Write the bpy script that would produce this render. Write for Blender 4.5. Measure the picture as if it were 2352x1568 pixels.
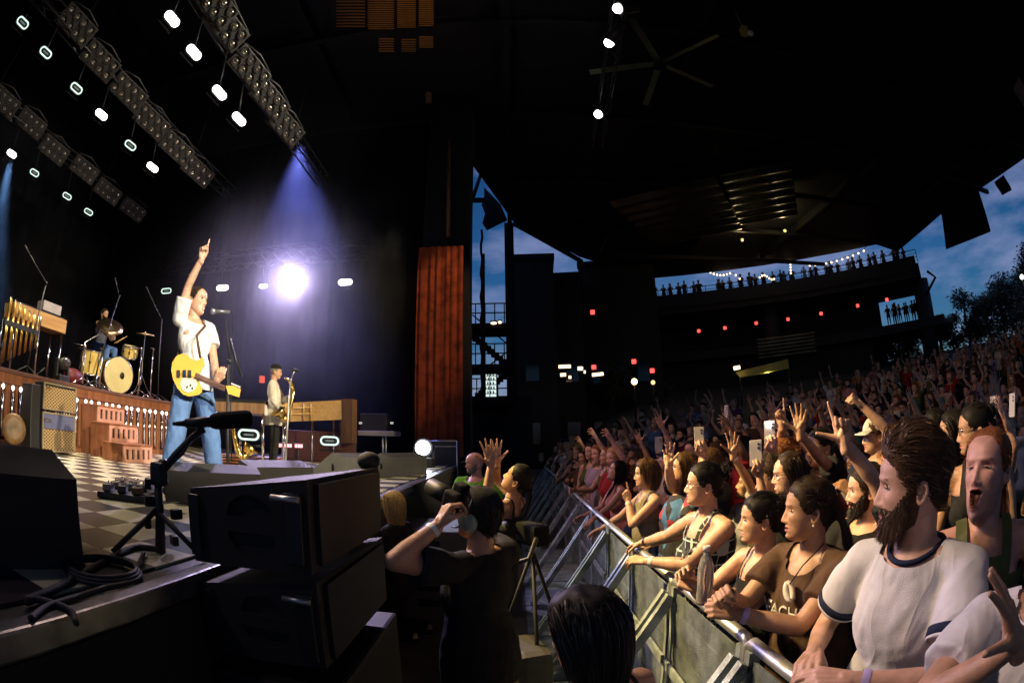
import bpy, bmesh, math, random
import numpy as np
from mathutils import Matrix, Vector, noise as mnoise

sc = bpy.context.scene
for o in list(bpy.data.objects):
    bpy.data.objects.remove(o)
COL = sc.collection
R = math.radians
rnd = random.Random(7)

# ------------------------------------------------------------------ camera (fisheye lens, looking along the pit)
CAM_H = 1.95
F_PX, PITCH, ROLL = 1212.0 * 2352 / 2500, R(11.18), R(-1.09)      # focal length in pixels of a 2352-wide picture
cd = bpy.data.cameras.new('camera')
cam = bpy.data.objects.new('camera', cd)
COL.objects.link(cam)
sc.camera = cam
cd.type = 'PANO'
cd.panorama_type = 'FISHEYE_EQUISOLID'
cd.sensor_width = 36
cd.fisheye_lens = 36 * 1212 / 2500
cd.fisheye_fov = math.pi
cd.clip_start = 0.02
cd.clip_end = 3000
cam.matrix_world = (Matrix.Translation((0, 0, CAM_H)) @ Matrix.Rotation(PITCH, 4, 'X')
                    @ Matrix.Rotation(-ROLL, 4, 'Y') @ Matrix.Rotation(math.pi / 2, 4, 'X'))

# ------------------------------------------------------------------ dusk sky, sun just under the horizon
SUN_EL, SUN_ROT = 3.0, 25.0
world = bpy.data.worlds.new('World')
sc.world = world
world.use_nodes = True
wt = world.node_tree
wt.nodes.clear()
wo = wt.nodes.new('ShaderNodeOutputWorld')
bg = wt.nodes.new('ShaderNodeBackground')
sky = wt.nodes.new('ShaderNodeTexSky')
sky.sky_type = 'NISHITA'
sky.sun_disc = False
sky.sun_elevation = R(SUN_EL)
sky.sun_rotation = R(SUN_ROT)
sky.air_density = 1.2
sky.dust_density = 0.3
sky.ozone_density = 6.0
tc = wt.nodes.new('ShaderNodeTexCoord')
mp = wt.nodes.new('ShaderNodeMapping')
mp.inputs['Scale'].default_value = (1.4, 1.4, 4.0)
nz = wt.nodes.new('ShaderNodeTexNoise')
nz.inputs['Scale'].default_value = 2.6
nz.inputs['Detail'].default_value = 7
nz.inputs['Roughness'].default_value = 0.55
cr = wt.nodes.new('ShaderNodeValToRGB')
cr.color_ramp.elements[0].position = 0.44
cr.color_ramp.elements[1].position = 0.72
cr.color_ramp.elements[0].color = (0, 0, 0, 1)
cr.color_ramp.elements[1].color = (0.75, 0.75, 0.75, 1)
mx = wt.nodes.new('ShaderNodeMix')
mx.data_type = 'RGBA'
SKY_CLOUD = (2.3, 2.5, 4.2, 1)
mx.inputs[7].default_value = SKY_CLOUD
bg.inputs['Strength'].default_value = 0.15
wt.links.new(tc.outputs['Generated'], mp.inputs[0])
wt.links.new(mp.outputs[0], nz.inputs['Vector'])
wt.links.new(nz.outputs['Fac'], cr.inputs[0])
wt.links.new(cr.outputs[0], mx.inputs[0])
wt.links.new(sky.outputs[0], mx.inputs[6])
wt.links.new(mx.outputs[2], bg.inputs[0])
wt.links.new(bg.outputs[0], wo.inputs[0])
sl = bpy.data.lights.new('sun', 'SUN')
sl.energy = 0.01
sl.angle = R(15)
sl.color = (0.7, 0.75, 1.0)
sun = bpy.data.objects.new('sun', sl)
COL.objects.link(sun)
sun.rotation_euler = (R(80), 0, R(-SUN_ROT))

sc.view_settings.view_transform = 'Standard'
sc.view_settings.look = 'None'
sc.view_settings.exposure = 0.0
sc.view_settings.gamma = 1.0
sc.view_settings.use_curve_mapping = False
sc.render.engine = 'CYCLES'
cy = sc.cycles
cy.use_denoising = True
cy.use_adaptive_sampling = True
cy.adaptive_threshold = .02
cy.max_bounces = 4
cy.diffuse_bounces = 2
cy.glossy_bounces = 2
cy.transmission_bounces = 5
cy.volume_bounces = 0
cy.sample_clamp_indirect = 4.0
cy.caustics_reflective = False
cy.caustics_refractive = False

# ------------------------------------------------------------------ pixel (of a 2352-wide print) -> world direction
def ray(px, py):
    x, y = px - 1176.0, 784.0 - py
    r = math.hypot(x, y) + 1e-9
    th = 2 * math.asin(min(.999, r / (2 * F_PX)))
    a = (math.sin(th) * x / r, math.cos(th), math.sin(th) * y / r)
    c, s = math.cos(ROLL), math.sin(ROLL)
    a = (c * a[0] - s * a[2], a[1], s * a[0] + c * a[2])
    c, s = math.cos(PITCH), math.sin(PITCH)
    return Vector((a[0], c * a[1] - s * a[2], s * a[1] + c * a[2]))
CAMP = Vector((0, 0, CAM_H))
def on_z(px, py, z):
    d = ray(px, py); return CAMP + d * ((z - CAM_H) / d.z)
def on_x(px, py, x):
    d = ray(px, py); return CAMP + d * (x / d.x)
def on_y(px, py, y):
    d = ray(px, py); return CAMP + d * (y / d.y)
def at_d(px, py, t):
    return CAMP + ray(px, py) * t
def on_plane(px, py, p0, n):
    d = ray(px, py); return CAMP + d * ((Vector(p0) - CAMP).dot(Vector(n)) / d.dot(Vector(n)))

# ------------------------------------------------------------------ materials
MATS = {}
def mat(name, col=(.5, .5, .5), rough=.5, metal=0., bump=0., bscale=60., var=.12, vscale=6., emit=None, estr=0., spec=.5, trans=0., alpha=1., coat=0.):
    if name in MATS:
        return MATS[name]
    m = bpy.data.materials.new(name)
    m.use_nodes = True
    nt = m.node_tree
    b = nt.nodes['Principled BSDF']
    b.inputs['Roughness'].default_value = rough
    b.inputs['Metallic'].default_value = metal
    b.inputs['Specular IOR Level'].default_value = spec
    b.inputs['Transmission Weight'].default_value = trans
    b.inputs['Alpha'].default_value = alpha
    b.inputs['Coat Weight'].default_value = coat
    b.inputs['Base Color'].default_value = (*col, 1)
    if var or bump:
        t = nt.nodes.new('ShaderNodeTexCoord')
        n = nt.nodes.new('ShaderNodeTexNoise')
        n.inputs['Scale'].default_value = vscale
        n.inputs['Detail'].default_value = 5
        nt.links.new(t.outputs['Object'], n.inputs['Vector'])
        if var:
            mr = nt.nodes.new('ShaderNodeMapRange')
            mr.inputs['From Min'].default_value = .3
            mr.inputs['From Max'].default_value = .7
            mr.inputs['To Min'].default_value = 1 - var * 1.6
            mr.inputs['To Max'].default_value = 1 + var
            h = nt.nodes.new('ShaderNodeHueSaturation')
            h.inputs['Color'].default_value = (*col, 1)
            nt.links.new(n.outputs['Fac'], mr.inputs['Value'])
            nt.links.new(mr.outputs[0], h.inputs['Value'])
            nt.links.new(h.outputs[0], b.inputs['Base Color'])
        if bump:
            n2 = nt.nodes.new('ShaderNodeTexNoise')
            n2.inputs['Scale'].default_value = bscale
            n2.inputs['Detail'].default_value = 4
            bp = nt.nodes.new('ShaderNodeBump')
            bp.inputs['Strength'].default_value = bump
            bp.inputs['Distance'].default_value = .01
            nt.links.new(t.outputs['Object'], n2.inputs['Vector'])
            nt.links.new(n2.outputs['Fac'], bp.inputs['Height'])
            nt.links.new(bp.outputs[0], b.inputs['Normal'])
    if emit:
        b.inputs['Emission Color'].default_value = (*emit, 1)
        b.inputs['Emission Strength'].default_value = estr
    if emit and hasattr(m, 'cycles'):
        m.cycles.emission_sampling = 'NONE'
    MATS[name] = m
    return m

def wood(name, c1, c2, rough=.45, scale=3., stretch=(1, 1, .08), bump=.15):
    if name in MATS:
        return MATS[name]
    m = bpy.data.materials.new(name); m.use_nodes = True
    nt = m.node_tree; b = nt.nodes['Principled BSDF']
    t = nt.nodes.new('ShaderNodeTexCoord'); g = nt.nodes.new('ShaderNodeMapping')
    g.inputs['Scale'].default_value = stretch
    n = nt.nodes.new('ShaderNodeTexNoise'); n.inputs['Scale'].default_value = scale * 6; n.inputs['Detail'].default_value = 6
    n.inputs['Distortion'].default_value = .6
    c = nt.nodes.new('ShaderNodeValToRGB')
    c.color_ramp.elements[0].position = .35; c.color_ramp.elements[1].position = .65
    c.color_ramp.elements[0].color = (*c1, 1); c.color_ramp.elements[1].color = (*c2, 1)
    bp = nt.nodes.new('ShaderNodeBump'); bp.inputs['Strength'].default_value = bump; bp.inputs['Distance'].default_value = .004
    nt.links.new(t.outputs['Object'], g.inputs[0]); nt.links.new(g.outputs[0], n.inputs['Vector'])
    nt.links.new(n.outputs['Fac'], c.inputs[0]); nt.links.new(c.outputs[0], b.inputs['Base Color'])
    nt.links.new(n.outputs['Fac'], bp.inputs['Height']); nt.links.new(bp.outputs[0], b.inputs['Normal'])
    b.inputs['Roughness'].default_value = rough
    MATS[name] = m
    return m

def weave(name, c1, c2, scale=60., rough=.8):
    """a woven cloth / grille: diagonal diamonds of two colours"""
    if name in MATS:
        return MATS[name]
    m = bpy.data.materials.new(name); m.use_nodes = True
    nt = m.node_tree; b = nt.nodes['Principled BSDF']
    t = nt.nodes.new('ShaderNodeTexCoord')
    outs = []
    for rot in (35, -35):
        g = nt.nodes.new('ShaderNodeMapping'); g.inputs['Rotation'].default_value = (R(rot), 0, 0)
        w = nt.nodes.new('ShaderNodeTexWave'); w.inputs['Scale'].default_value = scale; w.bands_direction = 'Z'
        w.inputs['Distortion'].default_value = .3
        nt.links.new(t.outputs['Object'], g.inputs[0]); nt.links.new(g.outputs[0], w.inputs['Vector'])
        outs.append(w.outputs['Fac'])
    mm = nt.nodes.new('ShaderNodeMath'); mm.operation = 'MAXIMUM'
    nt.links.new(outs[0], mm.inputs[0]); nt.links.new(outs[1], mm.inputs[1])
    c = nt.nodes.new('ShaderNodeValToRGB')
    c.color_ramp.elements[0].position = .55; c.color_ramp.elements[1].position = .95
    c.color_ramp.elements[0].color = (*c1, 1); c.color_ramp.elements[1].color = (*c2, 1)
    nt.links.new(mm.outputs[0], c.inputs[0]); nt.links.new(c.outputs[0], b.inputs['Base Color'])
    bp = nt.nodes.new('ShaderNodeBump'); bp.inputs['Strength'].default_value = .4; bp.inputs['Distance'].default_value = .003
    nt.links.new(mm.outputs[0], bp.inputs['Height']); nt.links.new(bp.outputs[0], b.inputs['Normal'])
    b.inputs['Roughness'].default_value = rough
    MATS[name] = m
    return m

K = dict(
    black=mat('black_paint', (.012, .012, .014), .55, bump=.1, bscale=120),
    cab=mat('cabinet_paint', (.013, .011, .013), .62, bump=.5, bscale=420),
    rubber=mat('rubber', (.015, .015, .016), .75, bump=.1),
    chrome=mat('chrome', (.82, .82, .84), .12, 1., var=.05),
    alu=mat('aluminium', (.55, .57, .58), .42, .85, bump=.08, bscale=90),
    steel=mat('galvanised_steel', (.36, .42, .45), .5, .45, bump=.5, bscale=90, var=.35, vscale=7),
    darksteel=mat('dark_steel', (.04, .042, .045), .45, .7),
    brass=mat('brass', (.80, .52, .14), .25, 1., var=.08),
    gold=mat('gold_lacquer', (.85, .58, .18), .2, 1.),
    tilec=mat('cream_tile', (.62, .58, .42), .3, bump=.05, var=.14, vscale=2.5, bscale=30),
    tiled=mat('dark_tile', (.045, .038, .045), .3, bump=.05, var=.25, vscale=3, bscale=30),
    deck=mat('stage_deck_paint', (.02, .02, .022), .6, bump=.2),
    concrete=mat('pit_concrete', (.16, .145, .14), .8, bump=.4, bscale=25, var=.25, vscale=3),
    soil=mat('lawn_and_terrace', (.06, .055, .045), .9, bump=.5, var=.3),
    roof=mat('roof_black', (.006, .0065, .010), .7, bump=.2, bscale=10),
    corr=mat('corrugated_metal', (.10, .105, .10), .35, .6, var=.3, vscale=1.2),
    white=mat('white_plastic', (.75, .75, .76), .4),
)
def emis(name, col, strength):
    return mat(name, (.02, .02, .02), .5, var=0, emit=col, estr=strength)

# ------------------------------------------------------------------ mesh builder
class MB:
    def __init__(self):
        self.v, self.f, self.mi, self.sm = [], [], [], []
        self.cur = 0
        self.smooth = False
    def add(self, vs, fs, smooth=None):
        b = len(self.v)
        self.v += [tuple(p) for p in vs]
        self.f += [tuple(b + i for i in q) for q in fs]
        self.mi += [self.cur] * len(fs)
        self.sm += [self.smooth if smooth is None else smooth] * len(fs)
        return self
    def box(self, c, s, rz=0, m=None, bev=0.):
        x, y, z = s[0] / 2, s[1] / 2, s[2] / 2
        M4 = m if m is not None else Matrix.Translation(c) @ Matrix.Rotation(rz, 4, 'Z')
        if bev <= 0:
            vs = [M4 @ Vector((a * x, b * y, c_ * z)) for c_ in (-1, 1) for b in (-1, 1) for a in (-1, 1)]
            return self.add(vs, [(0, 2, 3, 1), (4, 5, 7, 6), (0, 1, 5, 4), (1, 3, 7, 5), (3, 2, 6, 7), (2, 0, 4, 6)], False)
        bm = bmesh.new()
        bmesh.ops.create_cube(bm, size=1)
        for v in bm.verts:
            v.co = Vector((v.co.x * s[0], v.co.y * s[1], v.co.z * s[2]))
        bmesh.ops.bevel(bm, geom=bm.edges[:], offset=bev, segments=2, affect='EDGES', profile=.6)
        bm.verts.index_update()
        self.add([M4 @ v.co for v in bm.verts], [[v.index for v in f.verts] for f in bm.faces], False)
        bm.free()
        return self
    def box2(self, a, b, bev=0.):
        return self.box([(a[i] + b[i]) / 2 for i in range(3)], [abs(a[i] - b[i]) for i in range(3)], bev=bev)
    def cyl(self, p0, p1, r0, r1=None, n=12, cap=True, smooth=True):
        r1 = r0 if r1 is None else r1
        p0, p1 = Vector(p0), Vector(p1)
        q = (p1 - p0).to_track_quat('Z', 'Y')
        vs = []
        for p, r in ((p0, r0), (p1, r1)):
            for k in range(n):
                a = 2 * math.pi * k / n
                vs.append(p + q @ Vector((r * math.cos(a), r * math.sin(a), 0)))
        self.add(vs, [(k, (k + 1) % n, n + (k + 1) % n, n + k) for k in range(n)], smooth)
        if cap:
            b = len(self.v) - 2 * n
            self.f += [tuple(b + k for k in range(n - 1, -1, -1)), tuple(b + n + k for k in range(n))]
            self.mi += [self.cur] * 2; self.sm += [False] * 2
        return self
    def tube(self, pts, r, n=8, closed=False):
        pts = [Vector(p) for p in pts]
        rs = r if isinstance(r, (list, tuple)) else [r] * len(pts)
        vs, fs = [], []
        N = len(pts)
        up = None
        for i, p in enumerate(pts):
            a = pts[(i - 1) % N] if (closed or i > 0) else p
            b = pts[(i + 1) % N] if (closed or i < N - 1) else p
            t = (b - a).normalized() if (b - a).length > 1e-9 else Vector((0, 0, 1))
            if up is None:
                up = Vector((0, 0, 1)) if abs(t.z) < .9 else Vector((1, 0, 0))
            u = t.cross(up)
            u = u.normalized() if u.length > 1e-6 else t.orthogonal().normalized()
            w = u.cross(t).normalized()
            up = w
            for k in range(n):
                an = 2 * math.pi * k / n
                vs.append(p + (u * math.cos(an) + w * math.sin(an)) * rs[i])
        for i in range(N if closed else N - 1):
            j = (i + 1) % N
            for k in range(n):
                fs.append((i * n + k, i * n + (k + 1) % n, j * n + (k + 1) % n, j * n + k))
        if not closed:
            fs.append(tuple(range(n - 1, -1, -1))); fs.append(tuple((N - 1) * n + k for k in range(n)))
        return self.add(vs, fs, True)
    def lathe(self, prof, c=(0, 0, 0), axis=(0, 0, 1), n=24, smooth=True):
        q = Vector(axis).to_track_quat('Z', 'Y'); c = Vector(c)
        vs = [c + q @ Vector((r * math.cos(2 * math.pi * k / n), r * math.sin(2 * math.pi * k / n), z)) for r, z in prof for k in range(n)]
        fs = [(i * n + k, i * n + (k + 1) % n, (i + 1) * n + (k + 1) % n, (i + 1) * n + k) for i in range(len(prof) - 1) for k in range(n)]
        return self.add(vs, fs, smooth)
    def ball(self, c, r, n=12, m=10, q=None):
        r = (r, r, r) if isinstance(r, (int, float)) else r
        c = Vector(c)
        vs, fs = [], []
        for i in range(m + 1):
            t = math.pi * i / m
            for k in range(n):
                a = 2 * math.pi * k / n
                p = Vector((r[0] * math.sin(t) * math.cos(a), r[1] * math.sin(t) * math.sin(a), r[2] * math.cos(t)))
                vs.append(c + (q @ p if q is not None else p))
        for i in range(m):
            for k in range(n):
                fs.append((i * n + k, (i + 1) * n + k, (i + 1) * n + (k + 1) % n, i * n + (k + 1) % n))
        return self.add(vs, fs, True)
    def prism(self, poly, off):
        """poly: 3d points of a planar outline, off: extrusion vector"""
        poly = [Vector(p) for p in poly]; off = Vector(off); n = len(poly)
        vs = poly + [p + off for p in poly]
        fs = [tuple(range(n - 1, -1, -1)), tuple(range(n, 2 * n))] + [(i, (i + 1) % n, n + (i + 1) % n, n + i) for i in range(n)]
        return self.add(vs, fs, False)
    def mesh(self, name):
        me = bpy.data.meshes.new(name)
        me.from_pydata(self.v, [], self.f)
        me.polygons.foreach_set('material_index', self.mi)
        me.polygons.foreach_set('use_smooth', self.sm)
        me.update()
        return me
    def build(self, name, m, parent=None, **kw):
        return link(name, self.mesh(name), m, parent, **kw)

def link(name, me, m, parent=None, label=None, cat=None, group=None, kind=None):
    """vertices are in world space; a top-level mesh gets its origin at its base"""
    ms = m if isinstance(m, (list, tuple)) else [m]
    if not me.materials:
        for x in ms:
            me.materials.append(x)
    o = bpy.data.objects.new(name, me)
    COL.objects.link(o)
    if parent is not None:
        o.parent = parent
        if parent.parent is None:
            o.matrix_parent_inverse = parent.matrix_basis.inverted()
    else:
        n = len(me.vertices)
        co = np.empty(n * 3); me.vertices.foreach_get('co', co); co = co.reshape(-1, 3)
        if n:
            c = (co.min(0) + co.max(0)) / 2; c[2] = co[:, 2].min()
            me.vertices.foreach_set('co', (co - c).ravel()); me.update()
            o.location = c
    tag(o, label, cat, group, kind)
    return o
def tag(o, label=None, cat=None, group=None, kind=None):
    if label: o['label'] = label
    if cat: o['category'] = cat
    if group: o['group'] = group
    if kind: o['kind'] = kind
    return o
def thing(name, label, cat, loc=(0, 0, 0), rz=0., group=None):
    o = bpy.data.objects.new(name, None)
    o.empty_display_size = .1
    COL.objects.link(o)
    o.location = loc; o.rotation_euler = (0, 0, rz)
    o.matrix_basis = Matrix.Translation(loc) @ Matrix.Rotation(rz, 4, 'Z')
    return tag(o, label, cat, group)
def dup(root, mtx=None, label=None, group=None):
    r = root.copy(); COL.objects.link(r)
    if mtx is not None: r.matrix_basis = mtx
    tag(r, label, None, group)
    for ch in list(root.children):
        c = ch.copy(); COL.objects.link(c); c.parent = r; c.matrix_parent_inverse = ch.matrix_parent_inverse.copy()
        for g in list(ch.children):
            d = g.copy(); COL.objects.link(d); d.parent = c; d.matrix_parent_inverse = g.matrix_parent_inverse.copy()
    return r
def T(x, y, z, rz=0., s=1.):
    return Matrix.Translation((x, y, z)) @ Matrix.Rotation(rz, 4, 'Z') @ Matrix.Scale(s, 4)

def spot(name, loc, target, watts, col, angle=40., blend=.5, size=.08, parent=None):
    l = bpy.data.lights.new(name, 'SPOT')
    l.energy = watts; l.color = col; l.spot_size = R(angle); l.spot_blend = blend; l.shadow_soft_size = size
    o = bpy.data.objects.new(name, l)
    COL.objects.link(o)
    o.matrix_basis = Matrix.Translation(loc) @ (Vector(target) - Vector(loc)).to_track_quat('-Z', 'Y').to_matrix().to_4x4()
    if parent is not None:
        o.parent = parent
        o.matrix_parent_inverse = parent.matrix_basis.inverted()
    return o
def point(name, loc, watts, col, size=.05, parent=None):
    l = bpy.data.lights.new(name, 'POINT')
    l.energy = watts; l.color = col; l.shadow_soft_size = size
    o = bpy.data.objects.new(name, l)
    COL.objects.link(o); o.matrix_basis = Matrix.Translation(loc)
    if parent is not None:
        o.parent = parent
        o.matrix_parent_inverse = parent.matrix_basis.inverted()
    return o
STAGE_Z = 1.37
EDGE_X = -1.27
# ================================================================== SETTING
def polar(az, r, z=0.):
    return Vector((r * math.sin(R(az)), r * math.cos(R(az)), z))
def gz(x, y):
    r = math.hypot(x, y); az = math.degrees(math.atan2(x, y))
    f = max(0., min(1., (az - 3) / 11.)); f = f * f * (3 - 2 * f)
    return f * min(6.4, max(0., (r - 9) * .16))
def make_ground():
    xs = sorted(set([-400, -200, -100, -60, -40] + list(range(-30, 62, 2)) + [70, 90, 120, 180, 260, 400]))
    ys = sorted(set([-400, -200, -100, -50] + list(range(-30, 62, 2)) + [70, 90, 120, 180, 260, 400]))
    mb = MB()
    vs = [(x, y, gz(x, y) if abs(x) < 200 else 6 * (x > 0)) for y in ys for x in xs]
    n = len(xs)
    mb.add(vs, [(j * n + i, j * n + i + 1, (j + 1) * n + i + 1, (j + 1) * n + i) for j in range(len(ys) - 1) for i in range(n - 1)], True)
    o = mb.build('ground', K['soil'], kind='structure')
    p = MB().box2((-1.3, -6, .004), (.95, 16, -.2)).build('pit_floor', K['concrete'], kind='structure')
make_ground()

# ---- stage deck with checker tiles
stage = thing('stage', None, None)
stage['kind'] = 'structure'
MB().box2((-16, -6, .05), (EDGE_X, 14.6, STAGE_Z - .012)).build('deck', K['deck'], stage)
MB().box2((EDGE_X - .002, -6, 0.0), (EDGE_X + .02, 14.6, STAGE_Z - .1)).build('front_skirt', mat('black_skirt_cloth', (.010, .010, .012), .9, bump=.4, bscale=15), stage)
MB().box2((EDGE_X - .05, -6, STAGE_Z - .09), (EDGE_X + .035, 14.6, STAGE_Z + .004), bev=.012).build('edge_trim', mat('worn_edge_metal', (.16, .16, .17), .35, .8, bump=.3, bscale=14, var=.5, vscale=4), stage)
TX, TY = .372, .302
tile_mesh = {}
for c in (0, 1):
    me = MB().box((0, 0, -.004), (TX - .003, TY - .003, .012)).mesh('tile')
    me.materials.append(K['tiled'] if c else K['tilec'])
    tile_mesh[c] = me
def project(p):
    d = (Vector(p) - CAMP).normalized()
    c, s = math.cos(PITCH), math.sin(PITCH); d = Vector((d.x, c * d.y + s * d.z, -s * d.y + c * d.z))
    c, s = math.cos(ROLL), math.sin(ROLL); d = Vector((c * d.x + s * d.z, d.y, -s * d.x + c * d.z))
    th = math.acos(max(-1, min(1, d.y))); r = 2 * F_PX * math.sin(th / 2); k = math.hypot(d.x, d.z) + 1e-12
    return 1176 + r * d.x / k, 784 - r * d.z / k
tl = []
for i in range(40):
    for j in range(50):
        x, y = -1.614 - TX * (i - .0), -2.0 + .055 + TY * j
        if x < -15 or y > 14: continue
        px, py = project((x, y, STAGE_Z))
        vis = -30 < px < 1100 and 1000 < py < 1590 and x > -7.0
        tl.append((not vis, (x * x + y * y), x, y, (i + j) % 2))
tl.sort()
rest = MB()
for k, (nv, d, x, y, c) in enumerate(tl):
    if k < 300 and not nv:
        o = bpy.data.objects.new('tile', tile_mesh[c]); COL.objects.link(o); o.parent = stage; o.location = (x, y, STAGE_Z)
    else:
        rest.cur = c
        rest.box((x, y, STAGE_Z - .004), (TX - .003, TY - .003, .012))
o = rest.build('tiles_beyond', [K['tilec'], K['tiled']], stage); o['kind'] = 'stuff'

# ---- black drapes closing the stage at the back and at the far wing
def drape(name, a, b, z0, z1, m, folds, amp, label, cat, thick=.03, n_per=8):
    a, b = Vector(a), Vector(b); t = (b - a); L = t.length; t.normalize(); nrm = Vector((-t.y, t.x, 0))
    N = folds * n_per; mb = MB(); M_ = 6
    vs = []
    for side in (0, 1):
        for j in range(M_ + 1):
            z = z0 + (z1 - z0) * j / M_
            for i in range(N + 1):
                u = i / N
                w = math.sin(u * folds * 2 * math.pi + .8 * math.sin(u * 17)) * amp * (1.1 - .35 * j / M_) * (.7 + .4 * math.sin(u * 29 + 1))
                vs.append(a + t * (u * L) + nrm * (w + side * thick) + Vector((0, 0, z)))
    n = N + 1; fs = []
    for side in (0, 1):
        o0 = side * n * (M_ + 1)
        for j in range(M_):
            for i in range(N):
                q = (o0 + j * n + i, o0 + j * n + i + 1, o0 + (j + 1) * n + i + 1, o0 + (j + 1) * n + i)
                fs.append(q if side == 0 else q[::-1])
    mb.add(vs, fs, True)
    return mb.build(name, m, label=label, cat=cat)
velvet = mat('black_velvet', (.0035, .0035, .006), .95, spec=.05, var=.2)
drape('drape', (-13.6, -8, 0), (-13.6, 15.9, 0), STAGE_Z, 13.8, velvet, 36, .12, 'black drape closing the back of the stage behind the drums', 'drape')
drape('drape', (-14.2, 15.3, 0), (-2.6, 15.3, 0), STAGE_Z - 1.3, 13.8, velvet, 18, .12, 'black drape closing the far wing behind the row of lit strobe lamps', 'drape')
# ---- red curtain on the proscenium corner
redv = mat('red_velvet', (.34, .072, .024), .75, spec=.2, var=.35, vscale=3, bump=.2)
drape('red_curtain', on_y(953, 1000, 13.6) * Vector((1, 1, 0)), on_y(1064, 1000, 13.6) * Vector((1, 1, 0)), 1.45, 7.55, redv, 6, .05,
      'tall rust red velvet curtain hanging at the far corner of the stage', 'curtain', n_per=14)
pt = thing('proscenium_tower', 'black steel tower rising behind and beside the red curtain up to the roof', 'tower', (-1.9, 14.6, 0))
MB().box2((-2.75, 14.3, 0), (-1.25, 15.2, 13.9)).build('column', K['roof'], pt)
MB().cyl(on_y(1032, 320, 14.1), on_y(1030, 545, 14.1), .07, n=10).build('drain_pipe', mat('rust_pipe', (.22, .12, .05), .6), pt)
MB().tube([on_y(985, 235, 14.1), on_y(985, 195, 14.1), on_y(995, 170, 14.1)], .12, n=10).build('pipe_bend', mat('tan_pipe', (.25, .17, .08), .6), pt)
MB().box(on_y(1012, 575, 14.1), (.34, .1, .5)).build('junction_box', K['darksteel'], pt)

# ---- roof canopy
roof_xy = [(-30, -24), (-30, 21), (-1.62, 19.6), (.2, 25.8), (4.7, 31.6)]
roof_xy += [tuple(polar(a, 38)[:2]) for a in (16.7, 21, 26, 31, 36, 41, 45.7)]
roof_xy += [(30.6, 27.4), (28.8, 20.2), (28.8, -24)]
ROOF_Z = 14.0
rf = thing('roof_canopy', 'huge dark roof canopy over the stage and the crowd', 'roof', (0, 0, 0))
MB().prism([(x, y, ROOF_Z) for x, y in roof_xy], (0, 0, .7)).build('roof_deck', K['roof'], rf)
for x in range(-24, 29, 6):
    ymax = 19 if x < 0 else (30 if x < 24 else 18)
    MB().box2((x - .12, -22, ROOF_Z - .45), (x + .12, ymax, ROOF_Z - .003)).build('rafter', K['roof'], rf)
for y in range(-20, 31, 5):
    x1 = 28.5 if y < 20 else 24
    MB().box2((-29 if y < 19 else 3 + (y - 25) * .8, y - .1, ROOF_Z - .7), (x1, y + .1, ROOF_Z - .455)).build('purlin', K['roof'], rf)
# corrugated soffit panels
def corrugated(name, quad, n, amp):
    a, b, c, d = [Vector(p) for p in quad]                      # a-b: ridge direction, a-d: across
    mb = MB(); N = n * 6; vs = []
    for i in range(N + 1):
        u = i / N; h = math.sin(2 * math.pi * n * u) * amp
        for k in range(2):
            p = (a.lerp(d, u)).lerp(b.lerp(c, u), k); vs.append(p + Vector((0, 0, h)))
    mb.add(vs, [(2 * i, 2 * i + 1, 2 * i + 3, 2 * i + 2) for i in range(N)], True)
    return mb.build(name, K['corr'], rf)
zc = ROOF_Z - .78
rd = (on_z(1640, 405, zc) - on_z(1395, 462, zc)).normalized()               # all ridges run the same way
for pa, pe, pd_ in (((1395, 462), (1640, 405), (1525, 560)), ((1652, 402), (1812, 345), (1702, 516))):
    A_ = on_z(*pa, zc); L_r = (on_z(*pe, zc) - A_).dot(rd); Dv = on_z(*pd_, zc) - A_; Dv = Dv - rd * Dv.dot(rd) * .6
    corrugated('soffit_panel', [A_, A_ + rd * L_r, A_ + rd * L_r + Dv, A_ + Dv], 7, .11)
for px, py in ((1705, 551), (1803, 530)):
    p = on_z(px, py, ROOF_Z - 1.0)
    l = thing('ceiling_lamp', 'small amber lamp under the dark roof %s' % ('above the string lights' if px < 1750 else 'with a greenish tint, right of the amber one'), 'lamp', p)
    MB().cyl(p + Vector((0, 0, .25)), p + Vector((0, 0, .05)), .06, .14, n=10).build('shade', K['darksteel'], l)
    MB().ball(p, .09, 8, 6).build('bulb', emis('amber_bulb_%d' % px, (1, .62, .12) if px < 1750 else (.8, .8, .1), 2.5), l)
    point('lamp_light', p - Vector((0, 0, .25)), 55, (1, .75, .35), parent=l)

# ---- louvres over the stage front, glowing orange
lv = thing('roof_louvre', 'slatted louvre panel glowing orange high above the stage front', 'louvre', (-3.5, 8, 12.6))
slat_w = wood('louvre_timber', (.30, .15, .04), (.42, .24, .07))
zl = 12.6
for (x0, x1, y0, y1, n) in ((772, 838, 2, 66, 9), (845, 905, 0, 70, 14), (912, 955, 0, 66, 14), (962, 996, 0, 62, 14), (870, 905, 88, 122, 6), (922, 955, 90, 122, 6), (963, 995, 84, 112, 6)):
    a = on_z(x0, y0, zl); b = on_z(x1, y0, zl); c = on_z(x1, y1, zl); d = on_z(x0, y1, zl)
    for i in range(n):
        p = a.lerp(d, (i + .3) / n); q = b.lerp(c, (i + .3) / n)
        t = (q - p); L = t.length; t.normalize()
        me = Matrix.Translation((p + q) / 2) @ Matrix.Rotation(math.atan2(t.y, t.x), 4, 'Z') @ Matrix.Rotation(R(28), 4, 'X')
        MB().box(None, (L, (a - d).length / n * .5, .02), m=me).build('slat', slat_w, lv)
spot('added_louvre_light', on_z(930, 60, 10.3), on_z(930, 50, 12.6), 42, (1, .55, .12), 70, .9, parent=lv)  # bare spot added below the slats to make them glow orange

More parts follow.
